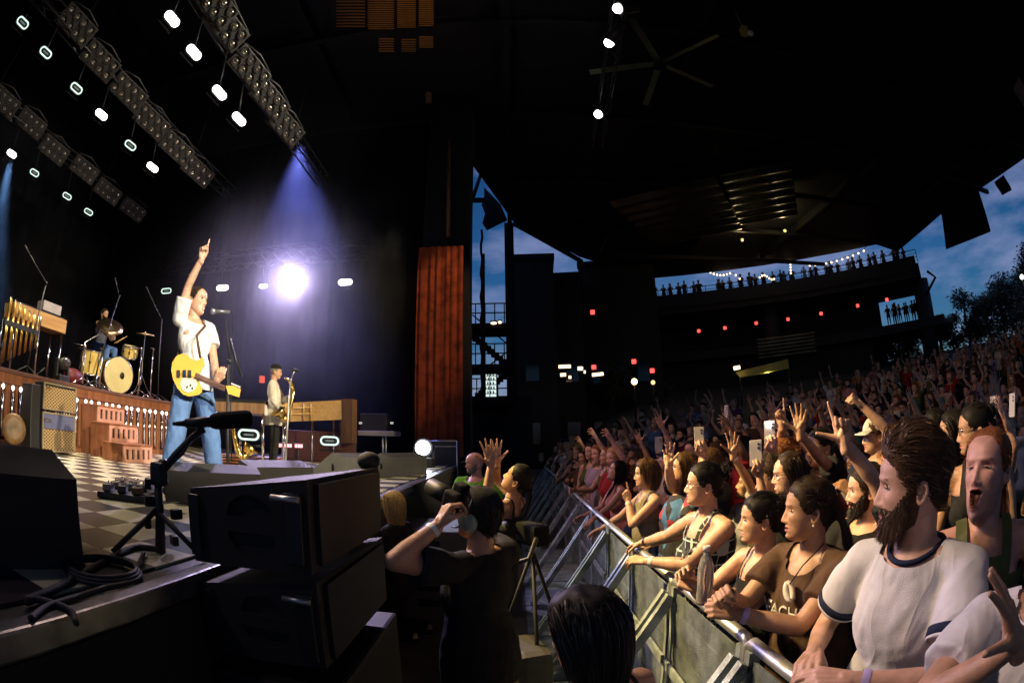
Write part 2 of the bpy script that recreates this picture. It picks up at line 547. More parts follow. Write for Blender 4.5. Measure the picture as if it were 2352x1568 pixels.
# ---- big ceiling fan
zf = 12.6
hub = on_z(1515, 147, zf)
fan = thing('ceiling_fan', 'large five-bladed ceiling fan under the dark roof, faintly green', 'fan', hub)
fm = mat('fan_blade_metal', (.16, .20, .12), .4, .3)
MB().cyl(hub - Vector((0, 0, .12)), hub + Vector((0, 0, .25)), .22, .16, n=16).cyl(hub + Vector((0, 0, .25)), (hub.x, hub.y, ROOF_Z), .05, n=8).build('hub', K['darksteel'], fan)
for px, py in ((1635, 88), (1630, 196), (1493, 212), (1400, 160), (1468, 72)):
    e = on_z(px, py, zf); t = (e - hub); L = 2.05; t.normalize()
    me = Matrix.Translation(hub + t * (L / 2 + .15)) @ Matrix.Rotation(math.atan2(t.y, t.x), 4, 'Z') @ Matrix.Rotation(R(14), 4, 'X')
    MB().box(None, (L, .2, .02), m=me, bev=.006).build('blade', fm, fan)
# dark rod with a yellow emergency fitting
p = on_z(1709, 72, 12.4)
ef = thing('work_lamp', 'pale yellow unlit work lamp clamped under the dark roof right of the fan', 'lamp', p)
MB().box(p, (.2, .25, .3), bev=.03).build('housing', mat('yellow_fitting', (.55, .48, .12), .6), ef)
MB().ball(p + Vector((.12, -.1, -.16)), .1, 10, 8).build('globe', K['white'], ef)
MB().cyl(p + Vector((0, 0, .15)), (p.x, p.y, ROOF_Z), .012, n=6).build('stem', K['alu'], ef)
# ---- hanging speaker / acoustic panels at the right edge of the roof
def hang(name, label, cat, corners, r, m):
    pts = []
    for px, py in corners:
        d = ray(px, py); pts.append(CAMP + d * (r / math.hypot(d.x, d.y)))
    return MB().prism(pts, Vector((pts[0].x, pts[0].y, 0)).normalized() * .5).build(name, m, label=label, cat=cat)
hang('hanging_screen', 'black rectangular screen hanging from the roof edge against the blue sky', 'screen', [(2159, 470), (2246, 432), (2275, 527), (2172, 568)], 32.6, K['roof'])
hang('hanging_speaker', 'small dark box speaker on the roof edge near the right border', 'speaker', [(2284, 418), (2305, 402), (2322, 430), (2300, 442)], 29.0, K['roof'])
hang('acoustic_panel', 'light grey acoustic panel hanging at the upper right border', 'panel', [(2327, 204), (2340, 178), (2372, 232), (2352, 245)], 21.0, mat('grey_panel', (.45, .42, .42), .7))

# ---- pillars and beams in the gap to the sky beside the stage
def pillar(name, label, px0, px1, r, ztop, m=K['roof']):
    a = polar(math.degrees(math.atan2(ray(px0, 700).x, ray(px0, 700).y)), r); b = polar(math.degrees(math.atan2(ray(px1, 700).x, ray(px1, 700).y)), r)
    w = (b - a).length; c = (a + b) / 2
    return MB().box((c.x, c.y, ztop / 2), (w, w, ztop)).build(name, m, label=label, cat='pillar')
pillar('pillar', 'wide black pillar holding the roof left of the dark building', 1161, 1183, 26.2, 14)
pillar('pillar', 'thin black post standing in the strip of dusk sky', 1105, 1114, 24, 11.3)
def bar3(name, label, cat, a, b, r, m=K['roof']):
    return MB().cyl(a, b, r, n=8).build(name, m, label=label, cat=cat)
bar3('roof_beam', 'black beam slanting down from the wide pillar across the sky', 'beam', at_d(1183, 514, 27), at_d(1335, 600, 33), .16)
bar3('roof_beam', 'thin black cross beam at the top of the strip of sky', 'beam', on_y(1078, 460, 22), on_y(1112, 460, 22), .14)
bar3('roof_brace', 'thin bent black brace at the top of the strip of sky', 'beam', on_y(1086, 455, 22.4), on_y(1104, 402, 22.4), .1)
bar3('roof_strut', 'thin black pipe under the slanting roof beam', 'pipe', at_d(1328, 590, 32.5), at_d(1328, 618, 32.5), .07)
# torn tarpaulin
tp = [on_y(px, py, 23) for px, py in ((1112, 430), (1150, 470), (1165, 505), (1118, 528), (1108, 512), (1114, 490), (1106, 470), (1112, 455))]
MB().prism(tp, (0, .08, 0)).build('tarpaulin', mat('tarpaulin', (.03, .035, .05), .8, bump=.5, bscale=8), label='ragged dark tarpaulin hanging in the strip of sky above the thin post', cat='tarpaulin')
# hanging chain of leaves / cable bundle
MB().tube([on_y(1106 + 2 * math.sin(i * 1.9), 528 + i * 17, 23.6) for i in range(24)], .07, n=6).build('cable_bundle', K['roof'], label='ragged dark cable bundle hanging beside the thin post', cat='cable')

# ---- dark building with two flat roofs behind the pillar
dark = mat('dark_render', (.018, .018, .026), .8)
def block(name, label, az0, az1, r, ztop, depth=9, cat='building', m=dark, z0=0):
    a, b = polar(az0, r), polar(az1, r); t = (b - a).normalized(); n = Vector((-t.y, t.x, 0))
    root = thing(name, label, cat, (a + b) / 2)
    MB().prism([a + Vector((0, 0, z0)), b + Vector((0, 0, z0)), b + n * depth + Vector((0, 0, z0)), a + n * depth + Vector((0, 0, z0))], (0, 0, ztop - z0)).build('wall', m, root)
    MB().prism([a - n * .15 - t * .1 + Vector((0, 0, ztop)), b - n * .15 + t * .1 + Vector((0, 0, ztop)), b + n * depth + t * .1 + Vector((0, 0, ztop)), a + n * depth - t * .1 + Vector((0, 0, ztop))], (0, 0, .35)).build('parapet', m, root)
    for k in range(int((b - a).length / 1.5)):
        for z in (z0 + 2.2, z0 + 6.0):
            if z + 1.6 > ztop: continue
            c = a + t * (1.0 + 1.5 * k) - n * .02 + Vector((0, 0, z))
            MB().box((c.x, c.y, c.z), (.8, .8, 1.3), rz=math.atan2(t.y, t.x)).build('window', mat('dark_glass', (.01, .012, .02), .08, var=0), root)
    return root
block('dark_building', 'dark building block with a flat roof behind the wide pillar', .4, 5.2, 30, 13.2)
block('dark_building', 'lower dark building block right of the taller one', 5.1, 8.4, 31, 12.2)
block('dark_building', 'tall dark building block reaching the roof between the lower block and the balcony', 8.3, 17.5, 33, 13.6)

MB().box2((-9, 27.2, 0), (1.0, 27.6, 4.3)).build('horizon_blocker', dark, label='low dark wall added behind the stair tower to block the bright horizon', cat='wall')  # added wall, blocks the bright horizon under the stairs
# ---- stair tower with handrails and a lit drinks fridge
st = thing('stair_tower', 'dark outdoor stair tower with handrails seen between curtain and pillar', 'stairs', on_z(1120, 1000, 0) * 0 + Vector((-1.2, 25, 0)))
Y0 = 25.
def pxz(px, py, y=Y0):
    return on_y(px, py, y)
for (x0, x1, py) in ((1060, 1170, 745), (1060, 1170, 838), (1060, 1180, 918)):
    a, b = pxz(x0, py), pxz(x1, py)
    MB().box2((a.x, Y0 - .2, a.z - .25), (b.x, Y0 + 2.2, a.z)).build('landing', dark, st)
    for h in (.55, 1.05):
        MB().cyl((a.x, Y0 - .15, a.z + h), (b.x, Y0 - .15, a.z + h), .035, n=6).build('rail', K['roof'], st)
    for k in range(5):
        x = a.x + (b.x - a.x) * (k + .5) / 5
        MB().cyl((x, Y0 - .15, a.z), (x, Y0 - .15, a.z + 1.05), .03, n=6).build('post', K['roof'], st)
for (xa, ya, xb, yb) in ((1085, 765, 1168, 835), (1165, 852, 1095, 905)):
    a, b = pxz(xa, ya), pxz(xb, yb)
    for k in range(10):
        p = a.lerp(b, k / 9)
        MB().box((p.x, Y0 + 1., p.z), (abs(b.x - a.x) / 9 + .05, 1.6, .2)).build('step', dark, st)
    MB().cyl((a.x, Y0 + .1, a.z + 1), (b.x, Y0 + .1, b.z + 1), .04, n=6).build('handrail', K['roof'], st)
for px, py in ((1134, 738), (1080, 762), (1148, 736)):
    p = pxz(px, py + 4, Y0 - .4)
    l = thing('stair_lamp', 'small warm bulkhead lamp under the upper landing of the stair tower' if px == 1134 else ('tiny warm lamp at the left end of the stair landing' if px == 1080 else 'tiny warm lamp right of the bulkhead lamp on the stair landing'), 'lamp', p)
    MB().box(p + Vector((0, .1, .05)), (.34 if px == 1134 else .2, .1, .2)).build('housing', K['darksteel'], l)
    MB().ball(p, (.16 if px == 1134 else .09, .06, .07), 10, 6).build('bulb', emis('warm_bulb', (1, .72, .40), 3.), l)
fp = pxz(1125, 912, Y0 - .8)
fr = thing('drinks_fridge', 'glowing white drinks fridge with shelves standing at the foot of the stair tower', 'fridge', fp)
a = pxz(1111, 914, Y0 - .8); b = pxz(1139, 859, Y0 - .8)
MB().box2((a.x - .04, Y0 - .7, a.z), (b.x + .04, Y0 - .1, b.z + .05)).build('cabinet', K['darksteel'], fr)
MB().box2((a.x, Y0 - .75, a.z + .08), (b.x, Y0 - .706, b.z)).build('lit_front', emis('fridge_glow', (.78, .95, .9), 1.0), fr)
for k in range(5):
    z = a.z + .2 + k * .22
    MB().box2((a.x, Y0 - .80, z), (b.x, Y0 - .752, z + .035)).build('shelf', K['darksteel'], fr)
    for q in range(4):
        x = a.x + (b.x - a.x) * (q + .6 + .2 * (k % 2)) / 4.6
        MB().cyl((x, Y0 - .79, z + .035), (x, Y0 - .79, z + .15), .035, n=6).build('bottle', mat('fridge_bottle_%d' % (q % 2), ((.1, .15, .12), (.25, .1, .1))[q % 2], .3), fr)
MB().box2(((a.x + b.x) / 2 - .02, Y0 - .83, a.z + .05), ((a.x + b.x) / 2 + .02, Y0 - .801, b.z)).build('door_frame', K['darksteel'], fr)

# ---- curved balcony with railing
BR = 40.
bal = thing('balcony', 'long curved dark balcony with a railing facing the stage', 'balcony', polar(33, BR, 0))
AZ0, AZ1 = 14.5, 50.5
ZD = 12.45
def arc_slab(name, az0, az1, r0, r1, z0, z1, parent, m, n=24):
    mb = MB(); vs = []
    for i in range(n + 1):
        a = az0 + (az1 - az0) * i / n
        for r, z in ((r0, z0), (r1, z0), (r1, z1), (r0, z1)):
            vs.append(polar(a, r, z))
    fs = [(4 * i + k, 4 * i + (k + 1) % 4, 4 * i + 4 + (k + 1) % 4, 4 * i + 4 + k) for i in range(n) for k in range(4)]
    fs += [(3, 2, 1, 0), tuple(4 * n + k for k in range(4))]
    mb.add(vs, fs, False)
    return mb.build(name, m, parent)
arc_slab('deck', AZ0, AZ1, BR, BR + 7, ZD - 1.0, ZD, bal, dark)
arc_slab('fascia', AZ0, AZ1 - .3, BR - .12, BR - .004, ZD - .5, ZD + .62, bal, K['roof'])
arc_slab('lower_floor', AZ0, 52.5, BR + .5, BR + 7, 7.6, 8.3, bal, dark)
arc_slab('back_wall', AZ0, 44.5, BR + 5, BR + 5.4, 0, ZD - 1.004, bal, dark)
arc_slab('under_wall', 17, 43, BR + 1.5, BR + 1.8, 0, 7.5, bal, dark)
for h in (.5, .8, 1.1):
    MB().tube([polar(AZ0 + (AZ1 - AZ0) * i / 30, BR + .05, ZD + h) for i in range(31)], .035 if h > 1 else .022, n=5).build('rail', K['roof'], bal)
for i in range(25):
    p = polar(AZ0 + (AZ1 - AZ0) * i / 24, BR + .05, ZD)
    MB().cyl(p, p + Vector((0, 0, 1.12)), .03, n=5).build('rail_post', K['roof'], bal)
MB().cyl(polar(50.2, BR + 1.5, 4), polar(50.2, BR + 1.5, ZD - 1.002), .75, n=14).build('column', dark, bal)
MB().cyl(polar(31, BR + 1.0, 4), polar(31, BR + 1.0, ZD - 1.002), .6, n=14).build('column', dark, bal)
MB().tube([polar(51.4, BR, ZD - .8), polar(52.3, BR, ZD - 1.4), polar(50.6, BR, ZD - 2.6)], .12, n=6).build('brace', K['roof'], bal)
for k in range(6):                                                       # corrugated front under the lamps
    arc_slab('front_panel', 29 + k * .0, 36, BR - .2, BR - .1, 7.1 + k * .28, 7.25 + k * .28, bal, K['corr'], n=6)
REDS = [(1605, 760), (1665, 753), (1737, 742), (1810, 733), (1886, 720), (1970, 702), (2037, 688), (1361, 717), (1456, 830), (1364, 843), (1498, 851)]
ORD = ['first from the left', 'second from the left', 'third from the left', 'fourth from the left, the brightest', 'fifth from the left', 'sixth from the left', 'last on the right, above the small crowd']
for k, (px, py) in enumerate(REDS):
    d = ray(px, py); rr = BR - .35 if k < 7 else 27.
    p = CAMP + d * (rr / math.hypot(d.x, d.y))
    lb = 'small red lamp under the balcony, ' + ORD[k] if k < 7 else 'tiny red lamp on the dark building, ' + ('the highest' if k == 7 else ('right of the strip lights' if k == 8 else ('over the strip lights' if k == 9 else 'rightmost, by the palms')))
    l = thing('red_lamp', lb, 'lamp', p, group='red lamps')
    MB().box(p + Vector((0, .18, .1)), (.3, .2, .34)).build('housing', K['darksteel'], l)
    MB().box(p, (.24, .1, .24), rz=-math.atan2(p.x, p.y), bev=.03).build('lens', emis('red_lens', (1, .06, .05), 3.2), l)

# ---- strip lights of the kiosks under the balcony
for k, (x0, y0, x1, y1, w) in enumerate(((1283, 842, 1311, 841, .09), (1287, 861, 1300, 860, .09), (1327, 846, 1339, 846, .1), (1360, 861, 1386, 858, .09), (1685, 846, 1700, 843, .1), (1341, 854, 1345, 854, .08), (1306, 866, 1312, 866, .08))):
    a, b = at_d(x0, y0, 27), at_d(x1, y1, 27)
    l = thing('strip_light', 'small warm strip light of a kiosk, %s' % ('upper left and longest', 'below the longest', 'short one in the middle', 'rightmost of the cluster', 'alone beside the yellow awning', 'tiny one in the cluster', 'tiniest, lowest in the cluster')[k], 'lamp', (a + b) / 2, group='kiosk strip lights')
    MB().box2(Vector((a.x, a.y, a.z + w)), Vector((b.x, a.y + .3, a.z + w + .1))).build('housing', K['darksteel'], l)
    MB().cyl(a, b, w, n=8).build('tube', emis('strip_tube', (1, .70, .40), 3.), l)
aw = [at_d(1690, 856, 27.5), at_d(1810, 826, 27.5), at_d(1812, 846, 27.0), at_d(1700, 868, 27.0)]
awn = thing('awning', 'yellowish lit canvas awning of a stall on the slope', 'awning', (aw[2] + aw[3]) / 2)
MB().prism(aw, (0, 0, .05)).build('canvas', mat('yellow_canvas', (.45, .40, .12), .8, bump=.3, bscale=10), awn)
for q in (aw[2], aw[3]):
    MB().cyl(q, (q.x, q.y, gz(q.x, q.y)), .05, n=6).build('pole', K['darksteel'], awn)
point('awning_light', (aw[0] + aw[1]) / 2 - Vector((0, .6, .45)), 9, (1, .85, .3), parent=awn)
for px, py, lb in ((1457, 876, 'round warm globe lamp by the trees under the balcony'), (2347, 636, 'bright white street lamp among the trees at the right border'), (1500, 878, 'small dim yellow lamp right of the globe lamp')):
    p = at_d(px, py, 26 if px < 2000 else 38)
    l = thing('street_lamp', lb, 'lamp', (p.x, p.y, gz(p.x, p.y)))
    MB().cyl((p.x, p.y, gz(p.x, p.y)), p, .05, .04, n=8).build('post', K['darksteel'], l)
    MB().ball(p, .17 if px != 1500 else .12, 10, 8).build('globe', emis('globe_%d' % px, (1, .70, .3) if px < 2000 else (1, .95, .8), 5 if px != 1500 else 1.5), l)

# ---- string lights
def string_lights(label, pts, r=.085):
    P = [CAMP + ray(px, py) * (38.5 / math.hypot(ray(px, py).x, ray(px, py).y)) for px, py in pts]
    root = thing('string_light', label, 'string lights', P[0])
    MB().tube([p + Vector((0, 0, .1)) for p in P], .02, n=4).build('wire', K['roof'], root)
    for p in P:
        MB().ball(p, r, 8, 6).build('bulb', emis('string_bulb', (1, .72, .42), 3.0), root)
string_lights('string of warm bulbs climbing to the right under the roof edge', [(1860 + i * 12.4, 610 - i * .9 - (i * i) * .25) for i in range(11)] + [(2002, 557), (2008, 548), (1998, 543)])
string_lights('string of warm bulbs hanging straight down over the balcony', [(1814 + .3 * i, 575 + i * 6.5) for i in range(9)])
string_lights('string of warm bulbs sagging from the roof at the left end of the balcony', [(1617 + 7.5 * i, 618 + 14 * math.sin(i * .3)) for i in range(9)] + [(1690, 632), (1699, 640)])
string_lights('short cluster of warm bulbs above the middle of the balcony', [(1745 + i * 5.5, 637 - 5 * math.sin(i * .9)) for i in range(7)])

# ---- trees
leafm = [mat('leaf_dark_%d' % i, c, .6, var=.3, vscale=.6) for i, c in enumerate(((.030, .045, .020), (.040, .050, .018), (.05, .055, .025)))]
bark = mat('bark', (.06, .045, .035), .9, bump=.5, bscale=20)
def tree(name, label, x, y, h, w, seed, n=4200, leaf=.2, z0=None):
    g = random.Random(seed); z0 = gz(x, y) if z0 is None else z0
    root = thing(name, label, 'tree', (x, y, z0), group='trees on the slope')
    tr = MB(); tr.tube([(x, y, z0 - .2), (x + .1, y, z0 + h * .3), (x - .1, y + .1, z0 + h * .6), (x, y, z0 + h * .85)], [.22, .17, .11, .04], n=8)
    cl = []
    for k in range(13):
        a = g.random() * 6.28; t = g.uniform(.08, .85); rr = w * g.uniform(.35, .95) * (1.15 - t * .55)
        c = Vector((x + rr * math.cos(a), y + rr * math.sin(a), z0 + h * (t + .1)))
        tr.tube([(x, y, z0 + h * t * .7), ((x + c.x) / 2, (y + c.y) / 2, c.z - h * .08), c], [.08, .05, .02], n=5)
        cl.append((c, w * g.uniform(.28, .48)))
    cl.append((Vector((x, y, z0 + h * .9)), w * .4))
    tr.build('trunk', bark, root)
    lv_ = MB()
    for k in range(n):
        c, r = cl[g.randrange(len(cl))]
        d = Vector((g.gauss(0, 1), g.gauss(0, 1), g.gauss(0, .8))).normalized() * r * (g.random() ** .45) * g.uniform(.7, 1.25)
        p = c + d; u = Vector((g.gauss(0, 1), g.gauss(0, 1), g.gauss(0, 1))).normalized(); v = u.orthogonal().normalized(); s = leaf * g.uniform(.6, 1.4)
        lv_.cur = k % 3
        lv_.add([p - u * s, p + v * s * .45, p + u * s, p - v * s * .45], [(0, 1, 2, 3)], False)
    lv_.build('crown', leafm, root)
for k, (az, r, el, w, lb) in enumerate(((66, 42, 14.5, 3.4, 'tallest dark tree at the right border under the blue sky'), (60, 45, 11.2, 3.2, 'dark tree left of the tallest one, beside the street lamp'), (55.3, 47, 10.8, 2.8, 'dark rounded tree in the middle of the slope'),
                                   (51.5, 47, 8.7, 2.4, 'low dark tree beside the balcony column'), (47.2, 48, 8.2, 2.6, 'low dark tree behind the balcony column'), (63, 52, 11.5, 3.6, 'dark tree behind the street lamp'), (58, 55, 10.0, 3.8, 'wide dark tree far up the slope'), (12.2, 33, 7.6, 1.6, 'small dark palm-like tree beside the kiosks'), (15.0, 34, 8.2, 1.8, 'small leafy tree beside the globe lamp'))):
    p = polar(az, r); top = CAM_H + r * math.tan(R(el))
    tree('tree', lb, p.x, p.y, (top - gz(p.x, p.y)) / 1.12, w, 40 + k)
# ================================================================== RIG: trusses, blinders, strobes
trm = mat('truss_black', (.055, .055, .06), .4, .6)
def truss(name, label, a, b, s=.3, r=.022):
    a, b = Vector(a), Vector(b); root = thing(name, label, 'truss', a)
    t = (b - a).normalized(); u = Vector((0, 0, 1)); w = t.cross(u).normalized()
    cs = [u * s / 2 + w * s / 2, u * s / 2 - w * s / 2, -u * s / 2 - w * s / 2, -u * s / 2 + w * s / 2]
    for c in cs:
        MB().cyl(a + c, b + c, r, n=6).build('chord', trm, root)
    n = int((b - a).length / .5); mb = MB()
    for k in range(n):
        p, q = a.lerp(b, k / n), a.lerp(b, (k + 1) / n)
        for i in range(4):
            mb.cyl(p + cs[i], q + cs[(i + 1) % 4], r * .5, n=4)
    mb.build('lacing', trm, root)
    return root
ROWS = {1: -7.95, 2: -4.85, 3: -11.8}
ORDN = {1: 'middle', 2: 'nearest', 3: 'farthest'}
for k, x in ROWS.items():
    truss('truss', 'aluminium lighting truss over the stage, the %s of the three' % ORDN[k], (x - .25, -2, 8.75), (x - .25, 11.2, 8.75))
    for y in (-1, 3.5, 9):
        MB().cyl((x - .25, y, 8.9), (x - .25, y, 13.9), .012, n=5).build('chain', K['darksteel'], label='thin hoist chain from the roof to the %s overhead truss, %s' % (ORDN[k], {-1: 'nearest to the camera', 3.5: 'middle one', 9: 'farthest'}[y]), cat='chain', group='hoist chains')
# blinder panel prototype: local frame, normal +Z, long side along Y
parbulb = mat('par_bulb', (.88, .82, .62), .3, 1., var=.1)
bulbglass = mat('par_glass', (.95, .88, .68), .16, 1., var=0)
housing = mat('blinder_housing', (.045, .04, .036), .5, bump=.1)
def proto_blinder():
    root = thing('blinder_panel', 'x', 'stage light', (0, 0, 0), group='blinder panels')
    MB().box((0, 0, -.08), (.44, .92, .14), bev=.012).build('housing', housing, root)
    for i in range(4):
        for s in (-1, 1):
            c = Vector((s * .11, -.33 + .22 * i, 0))
            lm = MB().lathe([(.092, .012), (.095, -.004), (.075, -.03), (.03, -.055), (0, -.058)], c, n=14).build('reflector', parbulb, root)
            MB().ball(c + Vector((0, 0, -.02)), (.05, .05, .035), 10, 6).build('bulb', bulbglass, lm)
    MB().tube([(-.25, -.4, -.1), (-.34, 0, -.16), (-.25, .4, -.1)], .018, n=6).build('yoke', housing, root)
    return root
pb = proto_blinder()
z_ = .3827 * 2352 / 2500
BL = {1: [(490, 160), (640, 390), (820, 590), (970, 780), (1130, 950), (1265, 1095)], 2: [(1380, 20), (1450, 170), (1600, 440), (1730, 640), (1830, 810)], 3: [(30, 650), (200, 790), (345, 960), (540, 1085), (690, 1225), (850, 1340)]}
first = True
cnt = ['first', 'second', 'third', 'fourth', 'fifth', 'sixth']
for k, L in BL.items():
    for i, (a, b) in enumerate(L):
        p = on_x(a * z_, b * z_, ROWS[k])
        n = Vector((.80, -.25 - .02 * i, -.55)).normalized()
        q = n.to_track_quat('Z', 'Y').to_matrix()
        yax = Vector((0, 1, 0)); yax = (yax - n * yax.dot(n)).normalized(); xax = yax.cross(n)
        M4 = Matrix((xax, yax, n)).transposed().to_4x4() @ Matrix.Scale(1.12, 4); M4.translation = p
        lab = 'unlit panel of eight lamps on the %s overhead truss, %s from the top left' % (ORDN[k], cnt[i])
        if first:
            pb.matrix_basis = M4; pb['label'] = lab; first = False
        else:
            dup(pb, M4, lab)
# strobes
ringm = emis('strobe_ring', (.75, 1.0, .88), 1.3)
litm = emis('strobe_lit', (1, .93, .86), 14.)
facem = mat('strobe_glass', (.05, .05, .05), .15)
def stadium(hw, hh, n=8):
    r = hh; o = []
    for k in range(n + 1):
        a = -math.pi / 2 + math.pi * k / n; o.append((hw - r + r * math.cos(a), r * math.sin(a)))
    for k in range(n + 1):
        a = math.pi / 2 + math.pi * k / n; o.append((-hw + r + r * math.cos(a), r * math.sin(a)))
    return o
def strobe(label, p, n, long_dir, lit, size=.25, clamp=None, rectangular=False):
    n = Vector(n).normalized(); u = Vector(long_dir); u = (u - n * u.dot(n)).normalized(); w = n.cross(u)
    root = thing('strobe_lamp', label, 'stage light', p, group='strobe lamps')
    f = lambda hw, hh, d: [p + u * a + w * b + n * d for a, b in stadium(hw, hh)]
    MB().prism(f(size * 1.12, size * .56, -.16), n * .155).build('housing', K['black'], root)
    if lit:
        MB().prism(f(size, size * .42, .0), n * .012).build('lens', litm, root)
    else:
        ro, ri = f(size, size * .48, .008), f(size * .80, size * .30, .008)
        m = len(ro)
        mb = MB(); mb.add(ro + ri, [(i, (i + 1) % m, m + (i + 1) % m, m + i) for i in range(m)], False); mb.build('ring', ringm, root)
        MB().prism(f(size * .79, size * .29, -.004), n * .008).build('lens', facem, root)
        MB().box(None, (size * .9, size * .16, .02), m=Matrix.Translation(p + n * .012) @ Matrix((u, w, n)).transposed().to_4x4()).build('tube', emis('strobe_tube', (.5, .62, .55), .35), root)
    MB().box(None, (size * 2.2, .03, .05), m=Matrix.Translation(p + w * -size * .95 - n * .05) @ Matrix((u, w, n)).transposed().to_4x4()).build('bracket', K['darksteel'], root)
    if clamp is not None:
        MB().cyl(p - n * .1, clamp, .018, n=6).build('clamp_pole', K['darksteel'], root)
    return root
SR = {1: ([(145, 147), (292, 337), (488, 565), (647, 732), (832, 928), (973, 1068)], '000101'), 2: ([(1098, 122), (1237, 335), (1400, 592), (1525, 760)], '1111'), 3: ([(75, 982), (220, 1103), (428, 1252), (565, 1352)], '1000')}
SP = {}
for k, (L, on) in SR.items():
    for i, (a, b) in enumerate(L):
        p = on_x(a * z_, b * z_, ROWS[k]); SP[k, i] = p
        d = (CAMP - p).normalized()
        strobe('%s oval strobe lamp under the %s overhead truss, %s from the top left' % ('brightly lit' if on[i] == '1' else 'dim ring-lit', ORDN[k], cnt[i]), p, d + Vector((.25, 0, -.1)), (0, 1, .02), on[i] == '1', .165, Vector((ROWS[k] - .25, p.y, 8.6)))
# back truss of the far wing with its lamps
YB = 14.
truss('truss', 'aluminium truss across the far wing above the row of strobe lamps', on_y(330, 624, YB), on_y(845, 572, YB), .5, .03)
for px, py, on, lb in ((382, 668, 0, 'dim ring-lit strobe lamp behind the singer raised arm'), (511, 661, 1, 'brightly lit strobe lamp right of the singer head'), (605, 657, 1, 'small brightly lit strobe lamp left of the dazzling spotlight'), (793, 648, 1, 'brightly lit strobe lamp right of the dazzling spotlight')):
    p = on_y(px, py, YB - .5)
    strobe(lb, p, CAMP - p, (1, 0, 0), on, .21 if px != 605 else .14, on_y(px, py - 40, YB))
# dazzling moving head
mh = on_y(688, 642, YB - .7)
dz = thing('moving_head_light', 'dazzling white spotlight glaring in the haze above the saxophone player', 'stage light', mh)
dn = (CAMP - mh).normalized()
MB().cyl(mh - dn * .35, mh - dn * .02, .17, .21, n=16).build('head', K['black'], dz)
MB().lathe([(.001, .02), (.1, .018), (.2, 0)], mh, dn, n=20).build('lens', emis('dazzle', (.95, .97, 1), 60.), dz)
MB().tube([mh + Vector((.27, 0, 0)) - dn * .2, mh + Vector((.27, 0, .5)) - dn * .2, mh + Vector((-.27, 0, .5)) - dn * .2, mh + Vector((-.27, 0, 0)) - dn * .2], .035, n=6).build('yoke', K['black'], dz)
MB().box(mh - dn * .2 + Vector((0, 0, .6)), (.42, .36, .22), bev=.03).build('base', K['black'], dz)

# front-of-house spots on the far side of the roof
FOH = [(1421, 20), (1400, 97), (1375, 262)]
foh_t = [(-7.6, 6.0, 7.0), (-1.9, 13.6, 5.6), (-5.3, 9.7, 2.3)]
truss('truss', 'dark truss under the roof carrying three white spotlights', on_z(1432, -60, 12.2), on_z(1372, 330, 12.2), .35)
FOHP = []
for k, (px, py) in enumerate(FOH):
    p = on_z(px, py, 11.75); FOHP.append(p); t = Vector(foh_t[k]); n = (t - p).normalized()
    root = thing('followspot', 'white spotlight on the dark roof truss, %s of three' % ('topmost', 'middle', 'lowest'), 'stage light', p) if 0 else thing('followspot', 'white spotlight on the dark roof truss, %s of three' % ('topmost', 'middle', 'lowest')[k], 'stage light', p, group='roof spotlights')
    MB().cyl(p - n * .6, p, .15, .18, n=16).build('barrel', K['black'], root)
    MB().ball(p + n * .02, .14, 12, 8).build('lens', emis('spot_lens', (1, .97, .9), 12.), root)
    MB().tube([p + Vector((.22, 0, 0)) - n * .3, p + Vector((.2, 0, .4)) - n * .3, p + Vector((-.2, 0, .4)) - n * .3, p + Vector((-.22, 0, 0)) - n * .3], .025, n=6).build('yoke', K['black'], root)
    spot('spot_light', p + n * .25, t, (3000, 1300, 4200)[k], ((1, .90, .74), (1, .60, .30), (1, .80, .48))[k], (44, 24, 19)[k], .6, .12, root)

# assumed follow spots out of view, added to light singer, drums and organ, at the back of the house, behind the photographer's right shoulder
for k, (p, t, wts, ang, c) in enumerate((((15.5, -9, 11.5), (-3.2, 3.85, 2.75), 30000, 7.2, (1, .91, .78)), ((18.5, -4, 11.5), (-7.6, 6.9, 2.5), 34000, 16.5, (1, .82, .52)), ((20.5, -1, 11.5), (-4.7, 9.3, 2.2), 17000, 12.5, (1, .78, .44)))):
    p, t = Vector(p), Vector(t); n = (t - p).normalized()
    root = thing('followspot', 'assumed unseen follow spot on roof at back of house, %s' % ('aimed at the singer', 'aimed at the drums', 'aimed at the wooden organ')[k], 'stage light', p, group='assumed follow spots')
    MB().cyl(p - n * 1.2, p, .16, .2, n=16).build('barrel', K['black'], root)
    MB().lathe([(.18, 0), (.1, .03), (0, .04)], p, n, n=16).build('lens', emis('spot_lens', (1, .97, .9), 12.), root)
    MB().cyl(p - n * .6, (p.x - n.x * .6, p.y - n.y * .6, ROOF_Z), .04, n=8).build('hanger', K['black'], root)
    spot('spot_light', p + n * .25, t, wts, c, ang, .35, .1, root)
# an assumed lit strobe out of view, added to light the speaker stack, further along the nearest truss, over the photographer's head
pz = Vector((ROWS[2], -.9, 7.4))
so = strobe('assumed lit oval strobe lamp on nearest truss above the stage edge, out of the picture', pz, (.5, .1, -.85), (0, 1, 0), 1, .15, Vector((ROWS[2] - .25, -.9, 8.6)))
spot('wash_light', pz + Vector((.1, 0, -.25)), (-1.0, 1.7, 1.4), 190, (.86, .70, .74), 50, .9, .25, so)
